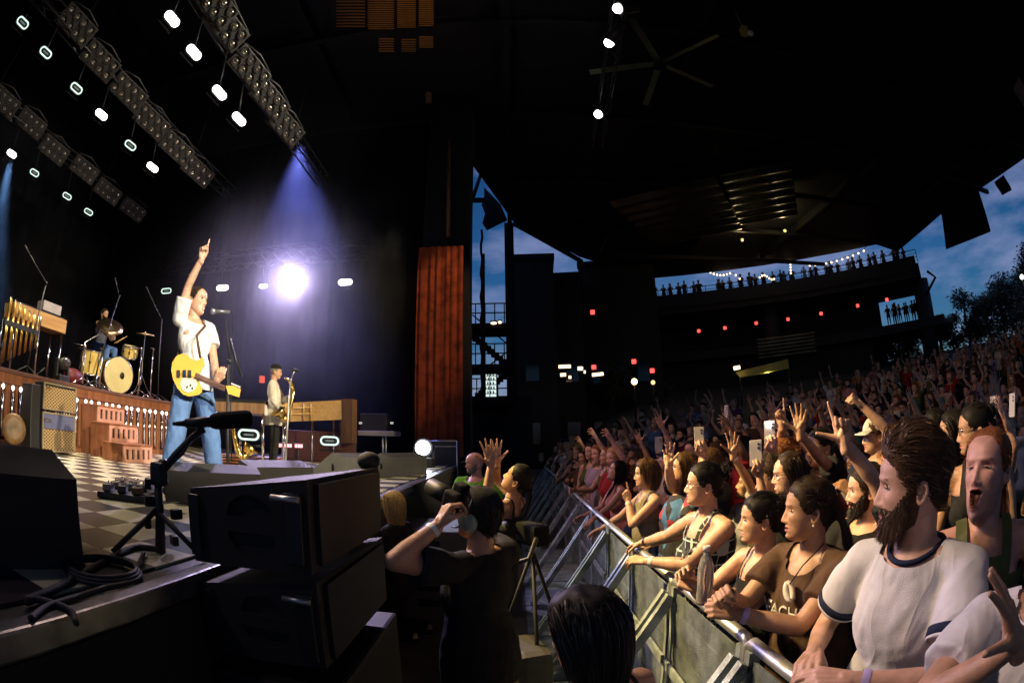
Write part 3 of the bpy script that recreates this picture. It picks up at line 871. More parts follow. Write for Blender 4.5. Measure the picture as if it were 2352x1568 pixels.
# lights of the lit lamps, and one added beam without a lamp
spot('wash_light', SP[2, 2] + Vector((.2, -.1, -.2)), (1.25, 2.9, 1.3), 9000, (1, .70, .24), 27, .95, .25)
spot('wash_light', SP[2, 1] + Vector((.2, -.1, -.2)), (1.5, 1.0, 1.3), 1900, (1, .70, .58), 36, .9, .25)
spot('wash_light', SP[2, 3] + Vector((.2, -.1, -.2)), (8., 8., 2.0), 700, (1, .62, .40), 56, .9, .3)
spot('wash_light', SP[2, 0] + Vector((.2, -.1, -.2)), (1.8, 6.5, 1.4), 700, (1, .45, .42), 34, .9, .25)
spot('wash_light', SP[1, 3] + Vector((.1, -.1, -.2)), (-5.0, 5.0, STAGE_Z), 2600, (1, .84, .56), 60, .8, .25)
spot('wash_light', SP[1, 5] + Vector((.1, -.1, -.2)), (-5.0, 9.0, STAGE_Z), 600, (1, .72, .80), 60, .8, .25)
spot('beam_light', SP[3, 0] + Vector((.1, 0, -.2)), (-10.9, 5.9, 1.0), 9000, (.22, .48, 1), 22, .9, .1)
spot('dazzle_light', mh + dn * .25, Vector((-4.0, 3.0, 2.2)), 4600, (.74, .60, 1), 74, 1., .15)
spot('beam_light', on_y(690, 330, YB - 2.2), on_y(712, 960, YB - 3.0), 7000, (.20, .24, 1), 44, 1., .1)  # added overhead spot with no lamp, makes the blue cone in the smoke
# ================================================================== BACKLINE
RX, RZ = -7.0, 2.46                                                     # drum riser front and top
rwood = wood('riser_wood', (.13, .045, .018), (.22, .085, .035))
rs = thing('drum_riser', 'wooden drum riser with vertical slats and chrome tubes along its front', 'riser', (-9, 5, STAGE_Z))
MB().box2((-13, -2, STAGE_Z), (RX - .09, 8.35, RZ - .06)).build('core', mat('riser_core', (.05, .02, .012), .8), rs)
MB().box2((-13.05, -2.05, RZ - .058), (RX + .03, 8.4, RZ), bev=.01).build('top', mat('riser_carpet', (.09, .035, .02), .85, bump=.3), rs)
MB().box2((RX - .088, -2, RZ - .2), (RX + .012, 8.35, RZ - .06)).build('fascia', rwood, rs)
MB().box2((RX - .088, -2, STAGE_Z), (RX + .012, 8.35, STAGE_Z + .1)).build('kick_board', rwood, rs)
y = -.5
k = 0
capm = emis('tube_cap', (1, .93, .85), 5.)
tubes_y = []
while y < 8.3:
    w = .05 + .03 * ((k * 7) % 3)
    MB().box2((RX - .088, y, STAGE_Z + .1), (RX - .03, y + w, RZ - .2)).build('slat', rwood, rs)
    if y > 1.5:
        tubes_y.append(y + w + .05)
    y += w + .1 + .02 * (k % 2); k += 1
for yy in tubes_y:
    t = MB().cyl((RX - .03, yy, STAGE_Z + .14), (RX - .03, yy, RZ - .26), .024, n=10).build('tube', K['chrome'], rs)
    MB().ball((RX - .025, yy, RZ - .25), (.03, .03, .035), 8, 6).build('cap_lamp', capm, t)
# slotted steps
stp = thing('stage_steps', 'three wooden steps with slotted pinkish fronts leading up to the drum riser', 'steps', (-6, 5.7, STAGE_Z))
pinkw = mat('pink_panel', (.50, .25, .19), .5, bump=.1)
stepw = wood('step_wood', (.20, .07, .03), (.27, .10, .045))
hts = (.27, .54, .81)
for s_ in range(3):
    x1 = -5.43 - .53 * s_; y0 = 5.24 + .17 * s_; y1 = y0 + .69; zt = STAGE_Z + hts[s_]
    x0 = x1 - .53 if s_ < 2 else RX + .02
    MB().box2((x0 + .002, y0, STAGE_Z + .002), (x1 - .05, y1, zt - .03)).build('body', stepw, stp)
    MB().box2((x0, y0 - .01, zt - .03), (x1 + .01, y1 + .01, zt), bev=.006).build('tread', stepw, stp)
    zb = zt - .27
    fr_ = thing  # noqa
    MB().box2((x1 - .049, y0 + .01, zb + .02), (x1 - .03, y1 - .01, zt - .032)).build('slot_back', mat('slot_dark', (.02, .008, .006), .9), stp)
    for a_, b_ in ((zb + .0, zb + .05), (zt - .075, zt - .033)):
        MB().box2((x1 - .029, y0, a_), (x1, y1, b_)).build('front_rail', pinkw, stp)
    for q in range(6):
        yy = y0 + .69 * q / 5.4
        MB().box2((x1 - .0285, min(yy, y1 - .065), zb + .05), (x1 - .0005, min(yy, y1 - .065) + .065, zt - .075)).build('front_bar', pinkw, stp)
# guitar amplifiers
grille = weave('amp_grille_cloth', (.055, .028, .010), (.36, .24, .10), 8.)
def text_mesh(body, size, extrude=.002):
    c = bpy.data.curves.new('text', 'FONT'); c.body = body; c.size = size; c.extrude = extrude; c.align_x = 'CENTER'; c.align_y = 'CENTER'
    o = bpy.data.objects.new('text', c); COL.objects.link(o)
    dg = bpy.context.evaluated_depsgraph_get(); me = bpy.data.meshes.new_from_object(o.evaluated_get(dg))
    bpy.data.objects.remove(o); me.materials.clear()
    return me
def amp(name, label, z0, z1, y0, y1, x, kind):
    root = thing(name, label, 'amplifier', (x, (y0 + y1) / 2, z0))
    MB().box2((x - .30, y0, z0), (x - .02, y1, z1), bev=.015).build('cabinet', K['black'], root)
    t = .022
    for a, b in (((x - .02, y0, z0), (x + .006, y1, z0 + t)), ((x - .02, y0, z1 - t), (x + .006, y1, z1)), ((x - .02, y0, z0 + t), (x + .006, y0 + t, z1 - t)), ((x - .02, y1 - t, z0 + t), (x + .006, y1, z1 - t))):
        MB().box2(a, b).build('edge_trim', mat('gold_trim', (.45, .36, .22), .35, .6), root)
    if kind == 'head':
        MB().box2((x - .019, y0 + t, z0 + t), (x - .004, y1 - t, z1 - .1 + .05)).build('grille', grille, root)
        MB().box2((x - .03, y0 + .25, z1), (x - .12, y1 - .25, z1 + .02), bev=.006).build('handle', K['rubber'], root)
    else:
        zm = z1 - .23
        MB().box2((x - .019, y0 + t, zm + .002), (x - .006, y1 - t, z1 - t)).build('upper_panel', mat('blue_grey_cloth', (.085, .09, .17), .8, bump=.3, bscale=200), root)
        MB().box2((x - .019, y0 + t, z0 + t), (x - .004, y1 - t, zm - .008)).build('grille', grille, root)
        MB().box2((x - .019, y0 + t, zm - .007), (x + .001, y1 - t, zm + .001)).build('piping', K['gold'], root)
    lx, ly, lz = (x + .004, y0 + .10, z1 - .085) if kind == 'head' else (x + .002, y0 + .11, z1 - .12)
    me = text_mesh('VOX', .085 if kind == 'cab' else .055)
    M4 = Matrix.Translation((lx, ly, lz)) @ Matrix.Rotation(R(90), 4, 'Z') @ Matrix.Rotation(R(90), 4, 'X')
    me.transform(M4)
    link('logo', me, K['gold'], root)
    for q in range(6):
        if kind == 'cab':
            MB().ball((x - .06, y1 - .1 - q * .06, z1 + .012), .014, 8, 6).build('knob', K['white'], root)
    return root
amp('guitar_cabinet', 'lower guitar cabinet with blue-grey panel and brown diamond grille on the checkered floor', STAGE_Z + .03, 1.95, 4.26, 4.98, -6.4, 'cab')
amp('guitar_amplifier', 'upper guitar amplifier with brown diamond grille stacked on the cabinet', 1.985, 2.36, 4.26, 4.98, -6.4, 'head')
MB().box2((-6.75, 4.02, STAGE_Z), (-6.42, 4.22, 2.3), bev=.02).build('flight_case', K['black'], label='tall narrow black case standing left of the guitar amplifiers', cat='case')
# round cymbal bag lying on the floor at the left
cp = on_z(30, 1010, STAGE_Z); 
MB().lathe([(.0, .02), (.12, .03), (.19, .025), (.215, .0), (.2, -.05), (0, -.06)], on_x(32, 985, -6.6), (1, -.5, .1), n=24).build('tambourine', mat('amber_skin', (.17, .09, .03), .5, var=.4), label='round amber tambourine standing on the floor beside the black case', cat='tambourine')

# organ with tubular chimes on the riser
X0 = -8.1
org = thing('organ', 'light wood organ on chrome legs standing on the drum riser at the left', 'organ', (X0, 4, RZ))
owood = wood('oak_veneer', (.42, .22, .06), (.58, .34, .11), stretch=(1, .08, 1))
a = on_x(60, 742, X0); b = on_x(158, 712, X0)
zo = a.z + .10
b.z = zo + .13
MB().box2((X0 - .5, a.y - .35, zo - .06), (X0, b.y, b.z + .06), bev=.01).build('case', owood, org)
MB().box2((X0 - .5, a.y - .3, b.z + .061), (X0 - .05, b.y - .05, b.z + .09)).build('lid', K['black'], org)
for yy in (a.y - .25, b.y - .06):
    for xx in (X0 - .5, X0 - .06):
        MB().cyl((xx, yy, RZ), (xx, yy, zo - .06), .025, n=8).build('leg', K['chrome'], org)
MB().box2((X0 - .4, b.y - .62, b.z + .12), (X0 - .12, b.y - .12, b.z + .30), bev=.012).build('sampler', mat('pale_plastic', (.42, .38, .36), .5), label='pale grey box keyboard lying on top of the organ', cat='keyboard')
ch = thing('tubular_chimes', 'rack of brass tubular chimes at the left border on the riser', 'chimes', (X0 + .3, 3.4, RZ))
c0, c1 = on_x(22, 700, X0 + .35), on_x(92, 708, X0 + .35)
for k in range(13):
    p = c0.lerp(c1, k / 12); zt_ = c0.z + .12 - .014 * k
    t = MB().cyl((p.x - (k % 2) * .06, p.y, RZ + .12 + .03 * k), (p.x - (k % 2) * .06, p.y, zt_), .019, n=10).build('chime_tube', K['brass'], ch)
    MB().ball((p.x - (k % 2) * .06, p.y, zt_), .024, 8, 6).build('cap', K['chrome'], t)
MB().box2((c0.x - .12, c0.y - .05, c0.z - .32), (c0.x + .02, c1.y + .05, c0.z - .24)).build('crossbar', K['black'], ch)
MB().box2((c0.x - .12, c0.y - .05, RZ), (c0.x + .02, c1.y + .05, RZ + .06)).build('base', K['black'], ch)
for yy in (c0.y - .08, c1.y + .08):
    MB().cyl((c0.x - .04, yy, RZ), (c0.x - .04, yy, c0.z), .022, n=8).build('upright', K['chrome'], ch)
# small moving head and red bag on the riser
p = on_x(142, 850, -7.5); p.z = RZ
fx = thing('moving_head_light', 'unlit black moving head light standing on the riser edge left of the drums', 'stage light', p)
MB().box(p + Vector((0, 0, .07)), (.26, .26, .13), bev=.02).build('base', K['black'], fx)
for q_ in (-.14, .14):
    MB().box(p + Vector((0, q_, .25)), (.1, .04, .3), bev=.01).build('yoke_arm', K['black'], fx)
MB().cyl(p + Vector((-.13, 0, .28)), p + Vector((.14, 0, .34)), .12, .10, n=16).build('head', K['black'], fx)
MB().ball(p + Vector((.14, 0, .34)), .09, 10, 8).build('lens', mat('lens_glass', (.05, .05, .06), .05, spec=.9), fx)
p = on_x(168, 858, -7.7); p.z = RZ
MB().ball(p + Vector((0, 0, .17)), (.16, .24, .15), 14, 10).build('gig_bag', mat('red_nylon', (.12, .008, .012), .55, bump=.4, bscale=12), label='crumpled red nylon bag on the riser behind the moving head light', cat='bag')

# ---- drum kit
shell = wood('gold_pearl_shell', (.62, .42, .07), (.85, .66, .22), rough=.22, scale=1.2, stretch=(1, 1, .5), bump=.0)
headm = mat('drum_head', (.74, .62, .30), .5, var=.05)
def drum(name, label, c, r, depth, axis, head=True):
    axis = Vector(axis).normalized(); c = Vector(c)
    root = thing(name, label, 'drum', (c.x, c.y, RZ))
    MB().cyl(c - axis * depth / 2, c + axis * depth / 2, r, n=28, cap=False).build('shell', shell, root)
    for s in (-1, 1):
        MB().lathe([(r * .99, 0), (0, .004)], c + axis * s * depth / 2, axis * s, n=28).build('head', headm, root)
        MB().lathe([(r * .98, .012), (r + .012, .012), (r + .014, -.02), (r, -.02)], c + axis * s * depth / 2, axis * s, n=28).build('hoop', K['chrome'], root)
    u = axis.orthogonal().normalized(); w = axis.cross(u)
    for k in range(8):
        d = u * math.cos(k * math.pi / 4) + w * math.sin(k * math.pi / 4)
        MB().cyl(c + d * (r + .02) - axis * depth * .42, c + d * (r + .02) + axis * depth * .42, .008, n=5).box(c + d * (r + .012), (.03, .03, .05)).build('lug', K['chrome'], root)
    return root
kc = on_x(272, 862, -7.75)
kr = .365
kc.z = RZ + kr + .03
ax = Vector((.93, -.36, 0)).normalized()
kick = drum('bass_drum', 'gold pearl bass drum with a cream front head', kc - ax * .2, kr, .42, ax)
MB().tube([kc + ax * .02 + Vector((0, .12, -.30)), kc + ax * .03 + Vector((0, .10, -.15)), kc + ax * .04 + Vector((0, .1, -.02))], .012, n=6).ball(kc + ax * .05 + Vector((0, .1, .0)), (.03, .07, .07), 12, 8).build('kick_microphone', K['black'], label='black round microphone on a short stand in front of the bass drum', cat='microphone')
fc = on_x(210, 822, -8.0)
ft = drum('floor_tom', 'gold pearl floor tom left of the bass drum', (fc.x, fc.y, RZ + .52), .24, .46, (0.04, 0, 1))
for k in range(3):
    a_ = k * 2.1
    MB().tube([(fc.x + .25 * math.cos(a_), fc.y + .25 * math.sin(a_), RZ + .6), (fc.x + .25 * math.cos(a_), fc.y + .25 * math.sin(a_), RZ + .1), (fc.x + .3 * math.cos(a_), fc.y + .3 * math.sin(a_), RZ)], .012, n=6).build('leg', K['chrome'], ft)
rc = on_x(298, 808, -7.9)
rt = drum('rack_tom', 'small gold pearl tom mounted right of the bass drum', rc + Vector((0, 0, .0)), .17, .24, (.25, -.15, 1))
MB().cyl(rc - Vector((0, 0, .1)), (kc.x - .15, kc.y, RZ + .6), .016, n=6).build('mount', K['chrome'], rt)
sc_ = on_x(243, 812, -8.5)
drum('snare_drum', 'shallow snare drum behind the bass drum at the knees of the drummer', (sc_.x, sc_.y, RZ + .62), .18, .14, (.1, 0, 1))
cymb = mat('cymbal_bronze', (.80, .58, .30), .28, 1., var=.08)
def cymbal(label, c, r, n, base):
    root = thing('cymbal_stand', label, 'cymbal', (base[0], base[1], RZ)); c = Vector(c)
    MB().lathe([(0, .03), (.02, .028), (.04, .01), (r * .6, .0), (r, -.02), (r * .98, -.023), (r * .6, -.004), (.03, .004), (0, .006)], c, n, n=30).build('cymbal', cymb, root)
    b = Vector(base)
    MB().tube([c + Vector(n).normalized() * .05, c - Vector((0, 0, .05)), (b.x, b.y, b.z + .9), (b.x, b.y, b.z + .3)], .012, n=6).build('pole', K['chrome'], root)
    for k in range(3):
        a_ = .5 + k * 2.09
        MB().tube([(b.x, b.y, b.z + .5), (b.x + .18 * math.cos(a_), b.y + .18 * math.sin(a_), b.z + .18), (b.x + .33 * math.cos(a_), b.y + .33 * math.sin(a_), b.z + .012)], .011, n=6).build('leg', K['chrome'], root)
c1_ = on_x(254, 748, -7.9)
cymbal('large bronze cymbal tilted in front of the drummer face', c1_, .31, (.55, -.35, .75), (c1_.x - .2, c1_.y - .55, RZ))
c2_ = on_x(334, 766, -7.7)
cymbal('smaller bronze cymbal level at the right of the drum kit', c2_, .24, (.10, -.08, 1), (c2_.x, c2_.y, RZ))
c3_ = on_x(195, 800, -8.6)
cymbal('half-hidden hi-hat cymbal behind the floor tom', c3_, .19, (.1, 0, 1), (c3_.x, c3_.y, RZ))
# ---- microphone stands
HW = [(190, 868, 176, 792), (228, 890, 236, 800), (318, 895, 312, 800), (345, 905, 352, 800)]
def mic_stand(label, base, top, end=None, mic=True, m=K['black'], r=.012, kind='tripod'):
    b, t = Vector(base), Vector(top); root = thing('microphone_stand', label, 'microphone stand', b)
    MB().tube([b + Vector((0, 0, .06)), b.lerp(t, .5), t], [r * 1.3, r * 1.2, r], n=7).build('pole', m, root)
    if kind == 'tripod':
        for k in range(3):
            a_ = .4 + k * 2.09
            MB().cyl(b + Vector((0, 0, .16)), b + Vector((.3 * math.cos(a_), .3 * math.sin(a_), .012)), r * .8, n=6).build('leg', m, root)
    else:
        MB().lathe([(0, .03), (.1, .025), (.13, .008), (.13, 0)], b, n=20).build('base', m, root)
    e = t
    if end is not None:
        e = Vector(end)
        MB().cyl(t, e, r * .75, n=6).build('boom', m, root)
        MB().ball(t, r * 2, 8, 6).build('clutch', m, root)
    return root
def mic(label, a, b, r=.024, m=K['black'], ball=K['darksteel']):
    a, b = Vector(a), Vector(b)
    root = thing('microphone', label, 'microphone', a)
    MB().cyl(a, b, r * .55, r * .85, n=12).build('handle', m, root)
    d = (b - a).normalized()
    MB().ball(b + d * r * .9, r * 1.15, 14, 10).build('grille', ball, root)
    return root
for lb, bx, by, tx, ty, ex, ey, xx in (('thin boom microphone stand at the left, over the organ', 60, 870, 107, 650, 66, 580, -7.6), ('boom microphone stand behind the large cymbal', 215, 870, 274, 680, 268, 655, -7.5), ('boom microphone stand right of the drum kit', 362, 930, 372, 735, 342, 672, -7.6), ('low microphone stand beside the amplifiers on the stage floor', 52, 1030, 72, 725, None, None, -6.0)):
    b_ = on_x(bx, by, xx); b_.z = RZ if xx < -7 else STAGE_Z
    t_ = on_x(tx, ty, xx); e_ = on_x(ex, ey, xx) if ex else None
    if ex is None:
        b_ = on_z(52, 1022, STAGE_Z); t_ = Vector((b_.x, b_.y + .05, 2.35)); e_ = t_ + Vector((.05, .25, .2))
    mic_stand(lb, b_, t_, e_)
    d_ = (e_ - t_).normalized()
    mic('small dark microphone on the %s' % lb.replace('thin ', '').replace('low ', '').replace(' microphone', ''), e_ - d_ * .02, e_ + d_ * .12, .018)
for k, (bx, by, tx, ty) in enumerate(HW):
    b_ = on_x(bx, by, -7.35 - .2 * (k % 2)); b_.z = RZ; t_ = on_x(tx, ty, -7.5)
    mic_stand('short chrome tripod stand among the drums, %s from the left' % ('first', 'second', 'third', 'fourth')[k], b_, Vector((b_.x, b_.y, t_.z)), t_ + Vector((-.25, .1, .06)), m=K['chrome'], r=.014)
# vocal microphone
vb = on_z(524, 1085, STAGE_Z); vb = Vector((-3.35, 5.2, STAGE_Z)); 
d_ = ray(524, 1064); vb = CAMP + d_ * (4.95 / math.hypot(d_.x, d_.y)); vb.z = STAGE_Z
hr = math.hypot(vb.x, vb.y)
def ring(px, py, r):                                                    # point on a pixel's ray at horizontal range r
    d = ray(px, py); return CAMP + d * (r / math.hypot(d.x, d.y))
vt = ring(520, 735, hr)
mic_stand('straight black microphone stand in front of the singer', vb, ring(527, 830, hr), vt, kind='round', r=.014)
MB().cyl(ring(527, 778, hr), ring(555, 866, hr), .013, n=8).build('boom_tail', K['darksteel'], label='short lower boom arm on the singer microphone stand', cat='boom arm')
mic('silver-grey vocal microphone in front of the singer mouth', ring(528, 716, hr), ring(494, 715, hr - .05), .026, mat('mic_grey', (.25, .25, .27), .35, .6), mat('mic_grille_silver', (.7, .72, .75), .3, .9))
MB().tube([ring(527, 715, hr), ring(534, 722, hr), ring(535, 780, hr), ring(532, 880, hr), ring(528, 1000, hr)], .005, n=5).build('microphone_cable', K['rubber'], label='thin cable hanging from the vocal microphone', cat='cable')

# ---- keyboard on chrome legs with pale end panel
kb = thing('stage_keyboard', 'dark stage keyboard with pale end panel on chrome legs behind the microphone stand', 'keyboard', (-4.6, 7.9, STAGE_Z))
ka = ring(488, 916, 8.4); kbp = ring(608, 914, 8.0); kc_ = ring(654, 930, 8.9)
zt_ = (kbp.z + ka.z) / 2 - .02
A, B, C = Vector((ka.x, ka.y, zt_)), Vector((kbp.x, kbp.y, zt_)), Vector((kc_.x, kc_.y, zt_))
D = A + (C - B)
hgt = .20
MB().prism([p - Vector((0, 0, hgt)) for p in (A, B, C, D)], (0, 0, hgt - .04)).build('case', wood('keyboard_wood', (.20, .11, .06), (.30, .18, .10)), kb)
MB().prism([p - Vector((0, 0, .039)) for p in (A, B, C, D)], (0, 0, .05)).build('lid', K['black'], kb)
en = (C - B).cross(Vector((0, 0, 1))).normalized()
MB().prism([B + en * .002 - Vector((0, 0, hgt + .02)), C + en * .002 - Vector((0, 0, hgt + .02)), C + en * .002 - Vector((0, 0, .06)), B + en * .002 - Vector((0, 0, .06))], en * .02).build('end_panel', mat('pale_panel', (.72, .68, .66), .4), kb)
for q in (B.lerp(A, .04).lerp(C, .05), C.lerp(B, .06), A.lerp(B, .12), D.lerp(C, .1)):
    MB().cyl((q.x, q.y, STAGE_Z), (q.x, q.y, zt_ - hgt), .024, n=10).build('leg', K['chrome'], kb)
# wooden upright organ behind the saxophone player
wo_ = thing('upright_organ', 'honey-coloured wooden organ seen from behind, lit yellow at the back of the stage', 'organ', (-4.8, 10.6, STAGE_Z))
honey = wood('honey_wood', (.36, .19, .035), (.48, .27, .06), stretch=(.08, 1, 1))
oa, ob_, oc, od = ring(655, 925, 10.6), ring(790, 918, 11.2), ring(792, 963, 11.2), ring(652, 968, 10.6)
nrm = (ob_ - oa).cross(Vector((0, 0, 1))).normalized()
if nrm.dot(CAMP - oa) < 0: nrm = -nrm
MB().prism([oa, ob_, oc, od], -nrm * .5).build('case', honey, wo_)
for u_ in (.10, .30, .42):
    p, q = oa.lerp(ob_, u_), od.lerp(oc, u_)
    MB().cyl(p.lerp(q, .12) + nrm * .02, p.lerp(q, .95) + nrm * .02, .02, n=6).build('batten', mat('pale_batten', (.62, .40, .14), .5), wo_)
for v_ in (.30, .62):
    p, q = oa.lerp(od, v_), ob_.lerp(oc, v_)
    MB().cyl(p.lerp(q, .02) + nrm * .021, p.lerp(q, .44) + nrm * .021, .018, n=6).build('batten', mat('pale_batten'), wo_)
MB().box2((ob_.x - .05, ob_.y - .05, od.z - .4), (ob_.x + .22, ob_.y + .3, ob_.z + .02)).build('end_frame', wood('dark_frame_wood', (.10, .05, .02), (.16, .08, .03)), wo_)
for u_ in (.06, .5, .86, .97):
    p = od.lerp(oc, u_) - nrm * .15
    MB().cyl((p.x, p.y, STAGE_Z), (p.x, p.y, p.z), .022, n=8).build('leg', K['chrome'], wo_)
mp_ = ring(712, 988, 10.3)
MB().box(mp_, (.9, .35, .42), rz=math.atan2((ob_ - oa).y, (ob_ - oa).x), bev=.06).build('leslie_cabinet', K['black'], label='dark rounded cabinet under the honey-coloured organ', cat='cabinet') if 0 else None
bx_ = ring(735, 1010, 11.6); bx_.z = STAGE_Z + .35
MB().box(bx_, (1.7, .5, .7), rz=.25, bev=.03).build('speaker_cabinet', mat('dark_red_cab', (.10, .035, .028), .6), label='dark red speaker cabinet under the honey-coloured organ', cat='cabinet')
for px, py, r_, lb in ((757, 1012, 10.2, 'dim ring-lit strobe lamp on the stage floor below the honey-coloured organ'), (571, 998, 8.9, 'dim ring-lit strobe lamp on the stage floor under the keyboard')):
    p = ring(px, py, r_)
    strobe(lb, p, CAMP - p, Vector((1, .3, 0)), 0, .2, Vector((p.x, p.y, STAGE_Z)))
# led bar
lb_ = thing('led_bar', 'small red-pink led bar on a low stand on the stage floor', 'stage light', ring(690, 1060, 9.4))
la, lc = ring(640, 1022, 9.4), ring(696, 1024, 9.4)
MB().prism([la - Vector((0, 0, .05)), lc - Vector((0, 0, .05)), lc + Vector((0, 0, .05)), la + Vector((0, 0, .05))], (0, .1, 0)).build('housing', K['black'], lb_)
for k in range(9):
    p = la.lerp(lc, (k + .5) / 9) - Vector((0, .01, 0))
    MB().box(p, (.04, .02, .06)).build('led', emis('led_pink', (1, .34, .36), 3.) if k != 5 else K['black'], lb_)
MB().cyl((lc.x - .1, lc.y, STAGE_Z), (lc.x - .1, lc.y, lc.z), .015, n=6).build('stand', K['black'], lb_)
# baritone saxophone on a stand behind the keyboard legs, and a drum throne etc.
def sax(name, label, pts, radii, bell, parent_m=K['gold']):
    root = thing(name, label, 'saxophone', pts[-1])
    P = [Vector(p) for p in pts]
    MB().tube(P, radii, n=12).build('body', parent_m, root)
    MB().lathe([(radii[-1], 0), (radii[-1] * 1.5, .06), (radii[-1] * 2.4, .12), (radii[-1] * 2.35, .118), (radii[-1] * 1.3, .05)], P[-1], (P[-1] - P[-2]), n=20).build('bell', parent_m, root)
    for k in range(7):
        c = P[1].lerp(P[min(3, len(P) - 1)], (k + .5) / 7)
        MB().cyl(c, c + Vector((.03, -.045, 0)), .022, n=8).build('key', K['gold'], root)
    MB().tube([P[1] + Vector((.03, -.05, 0)), P[min(3, len(P) - 1)] + Vector((.03, -.05, 0))], .006, n=5).build('rod', K['brass'], root)
    return root
hs = 7.2
sp_ = [ring(533, 948, hs), ring(535, 975, hs), ring(540, 1010, hs), ring(548, 1040, hs), ring(557, 1052, hs), ring(566, 1040, hs)]
sax('saxophone', 'gold saxophone resting on a stand behind the singer', sp_, [.02, .026, .035, .045, .05, .06], 0)
MB().tube([ring(530, 960, hs + .1), ring(532, 1060, hs + .1)], .012, n=6).cyl(ring(520, 1075, hs + .1), ring(560, 1068, hs + .1), .012, n=6).build('saxophone_stand', K['black'], label='low black stand holding the spare saxophone', cat='stand')
# riser of slats behind at floor level
pal = thing('pallet', 'low wooden slatted pallet on the stage floor behind the keyboard legs', 'pallet', ring(570, 1062, 8.2))
for k in range(4):
    c = ring(575, 1062, 8.6); c.z = STAGE_Z + .03 + .05 * k
    MB().box(c, (1.1, .5 - .02 * k, .025), rz=.2).build('board', rwood, pal)
# red tinsel and small red beacon
tn = MB()
for k in range(26):
    p = ring(474 + rnd.uniform(-6, 9), 905 + rnd.uniform(-5, 5), 5.2); tn.tube([p, p + Vector((rnd.uniform(-.03, .03), 0, -.15)), p + Vector((rnd.uniform(-.05, .05), 0, -rnd.uniform(.25, .42)))], .004, n=4)
tn.build('guitar_strap_tassels', mat('red_tinsel', (.5, .03, .06), .3, .3), label='dark red tinsel tassels hanging beside the guitar', cat='tassels')
p = ring(602, 871, 12); MB().box(p, (.12, .08, .16), bev=.01).build('exit_beacon', emis('beacon_red', (1, .12, .06), .9), label='tiny red glowing beacon behind the saxophone player', cat='lamp')

# ---- floor monitors
def wedge(label, a, b, depth, h, away, m=K['cab'], grille_m=K['black'], lean=.62):
    """a,b: floor ends of the low front edge; away: horizontal unit vector from front to back"""
    a, b = Vector(a), Vector(b); aw = Vector(away).normalized(); up = Vector((0, 0, h))
    root = thing('floor_monitor', label, 'speaker', (a + b) / 2)
    prof = [Vector((0, 0, 0)), up * .28, aw * depth * lean + up, aw * depth + up * .82, aw * depth]
    n = len(prof)
    t = (b - a).normalized()
    mb = MB(); mb.prism([a + q for q in prof], b - a); mb.build('cabinet', m, root)
    f0, f1 = prof[1], prof[2]
    nn = t.cross(f1 - f0).normalized()
    if nn.z < 0: nn = -nn
    g = [a + t * .04 + f0.lerp(f1, .06), b - t * .04 + f0.lerp(f1, .06), b - t * .04 + f0.lerp(f1, .95), a + t * .04 + f0.lerp(f1, .95)]
    MB().prism([p + nn * .002 for p in g], nn * .012).build('grille', grille_m, root)
    for s, e in ((-1, a), (1, b)):
        c = e + aw * depth * .62 + up * .45
        MB().lathe([(0, .004), (.05, .004), (.055, 0)], c, t * s, n=14).build('handle', K['rubber'], root)
    return root
nearb = on_z(150, 1292, STAGE_Z)
wedge('large black monitor wedge at the left border on the stage edge', (-2.5, .45, STAGE_Z), (-2.12, 1.42, STAGE_Z), .55, .42, (.9, -.3, 0), lean=.3)
wedge('wide black monitor wedge just behind the speaker stack', (-2.95, 3.42, STAGE_Z), (-2.35, 4.0, STAGE_Z), .5, .30, (.6, -.75, 0), lean=.5)
wedge('second black monitor wedge right of the wide one', (-2.9, 4.45, STAGE_Z), (-2.5, 5.1, STAGE_Z), .5, .31, (.8, -.5, 0), lean=.5)
wedge('pair monitor wedge with pale lit end, left half, near the stage edge', (-2.75, 6.3, STAGE_Z), (-2.35, 7.0, STAGE_Z), .5, .36, (.85, .45, 0), m=mat('grey_cab', (.055, .055, .06), .5, bump=.3, bscale=200))
wedge('pair monitor wedge with pale lit end, right half, near the stage edge', (-2.25, 7.0, STAGE_Z), (-1.85, 7.7, STAGE_Z), .5, .36, (.85, .45, 0), m=mat('grey_cab'))
# pedalboard
pbp = on_z(300, 1140, STAGE_Z)
pd = thing('pedalboard', 'small cluttered pedalboard with chrome knobs on the checkered floor', 'pedalboard', pbp)
MB().box(pbp + Vector((0, 0, .03)), (.42, .62, .05), rz=.5, bev=.01).build('board', K['black'], pd)
for k in range(9):
    c = pbp + Matrix.Rotation(.5, 3, 'Z') @ Vector((-.13 + .13 * (k % 3), -.22 + .2 * (k // 3), .085))
    e_ = MB().box(c, (.075, .12, .05), rz=.5 + .1 * (k % 2), bev=.006).build('pedal', mat('pedal_%d' % (k % 4), ((.12, .12, .13), (.03, .03, .035), (.09, .05, .035), (.16, .15, .10))[k % 4], .35, .5), pd)
    for s in (-1, 1):
        MB().cyl(c + Vector((s * .018, .02, .02)), c + Vector((s * .018, .02, .045)), .008, n=6).build('knob', K['chrome'], e_)
# set list paper
q0 = on_z(100, 1048, STAGE_Z)
MB().box(q0 + Vector((.15, .1, .011)), (.21, .30, .002), rz=.1).build('set_list', K['white'], label='white sheet of paper taped on the floor before the amplifiers', cat='paper')

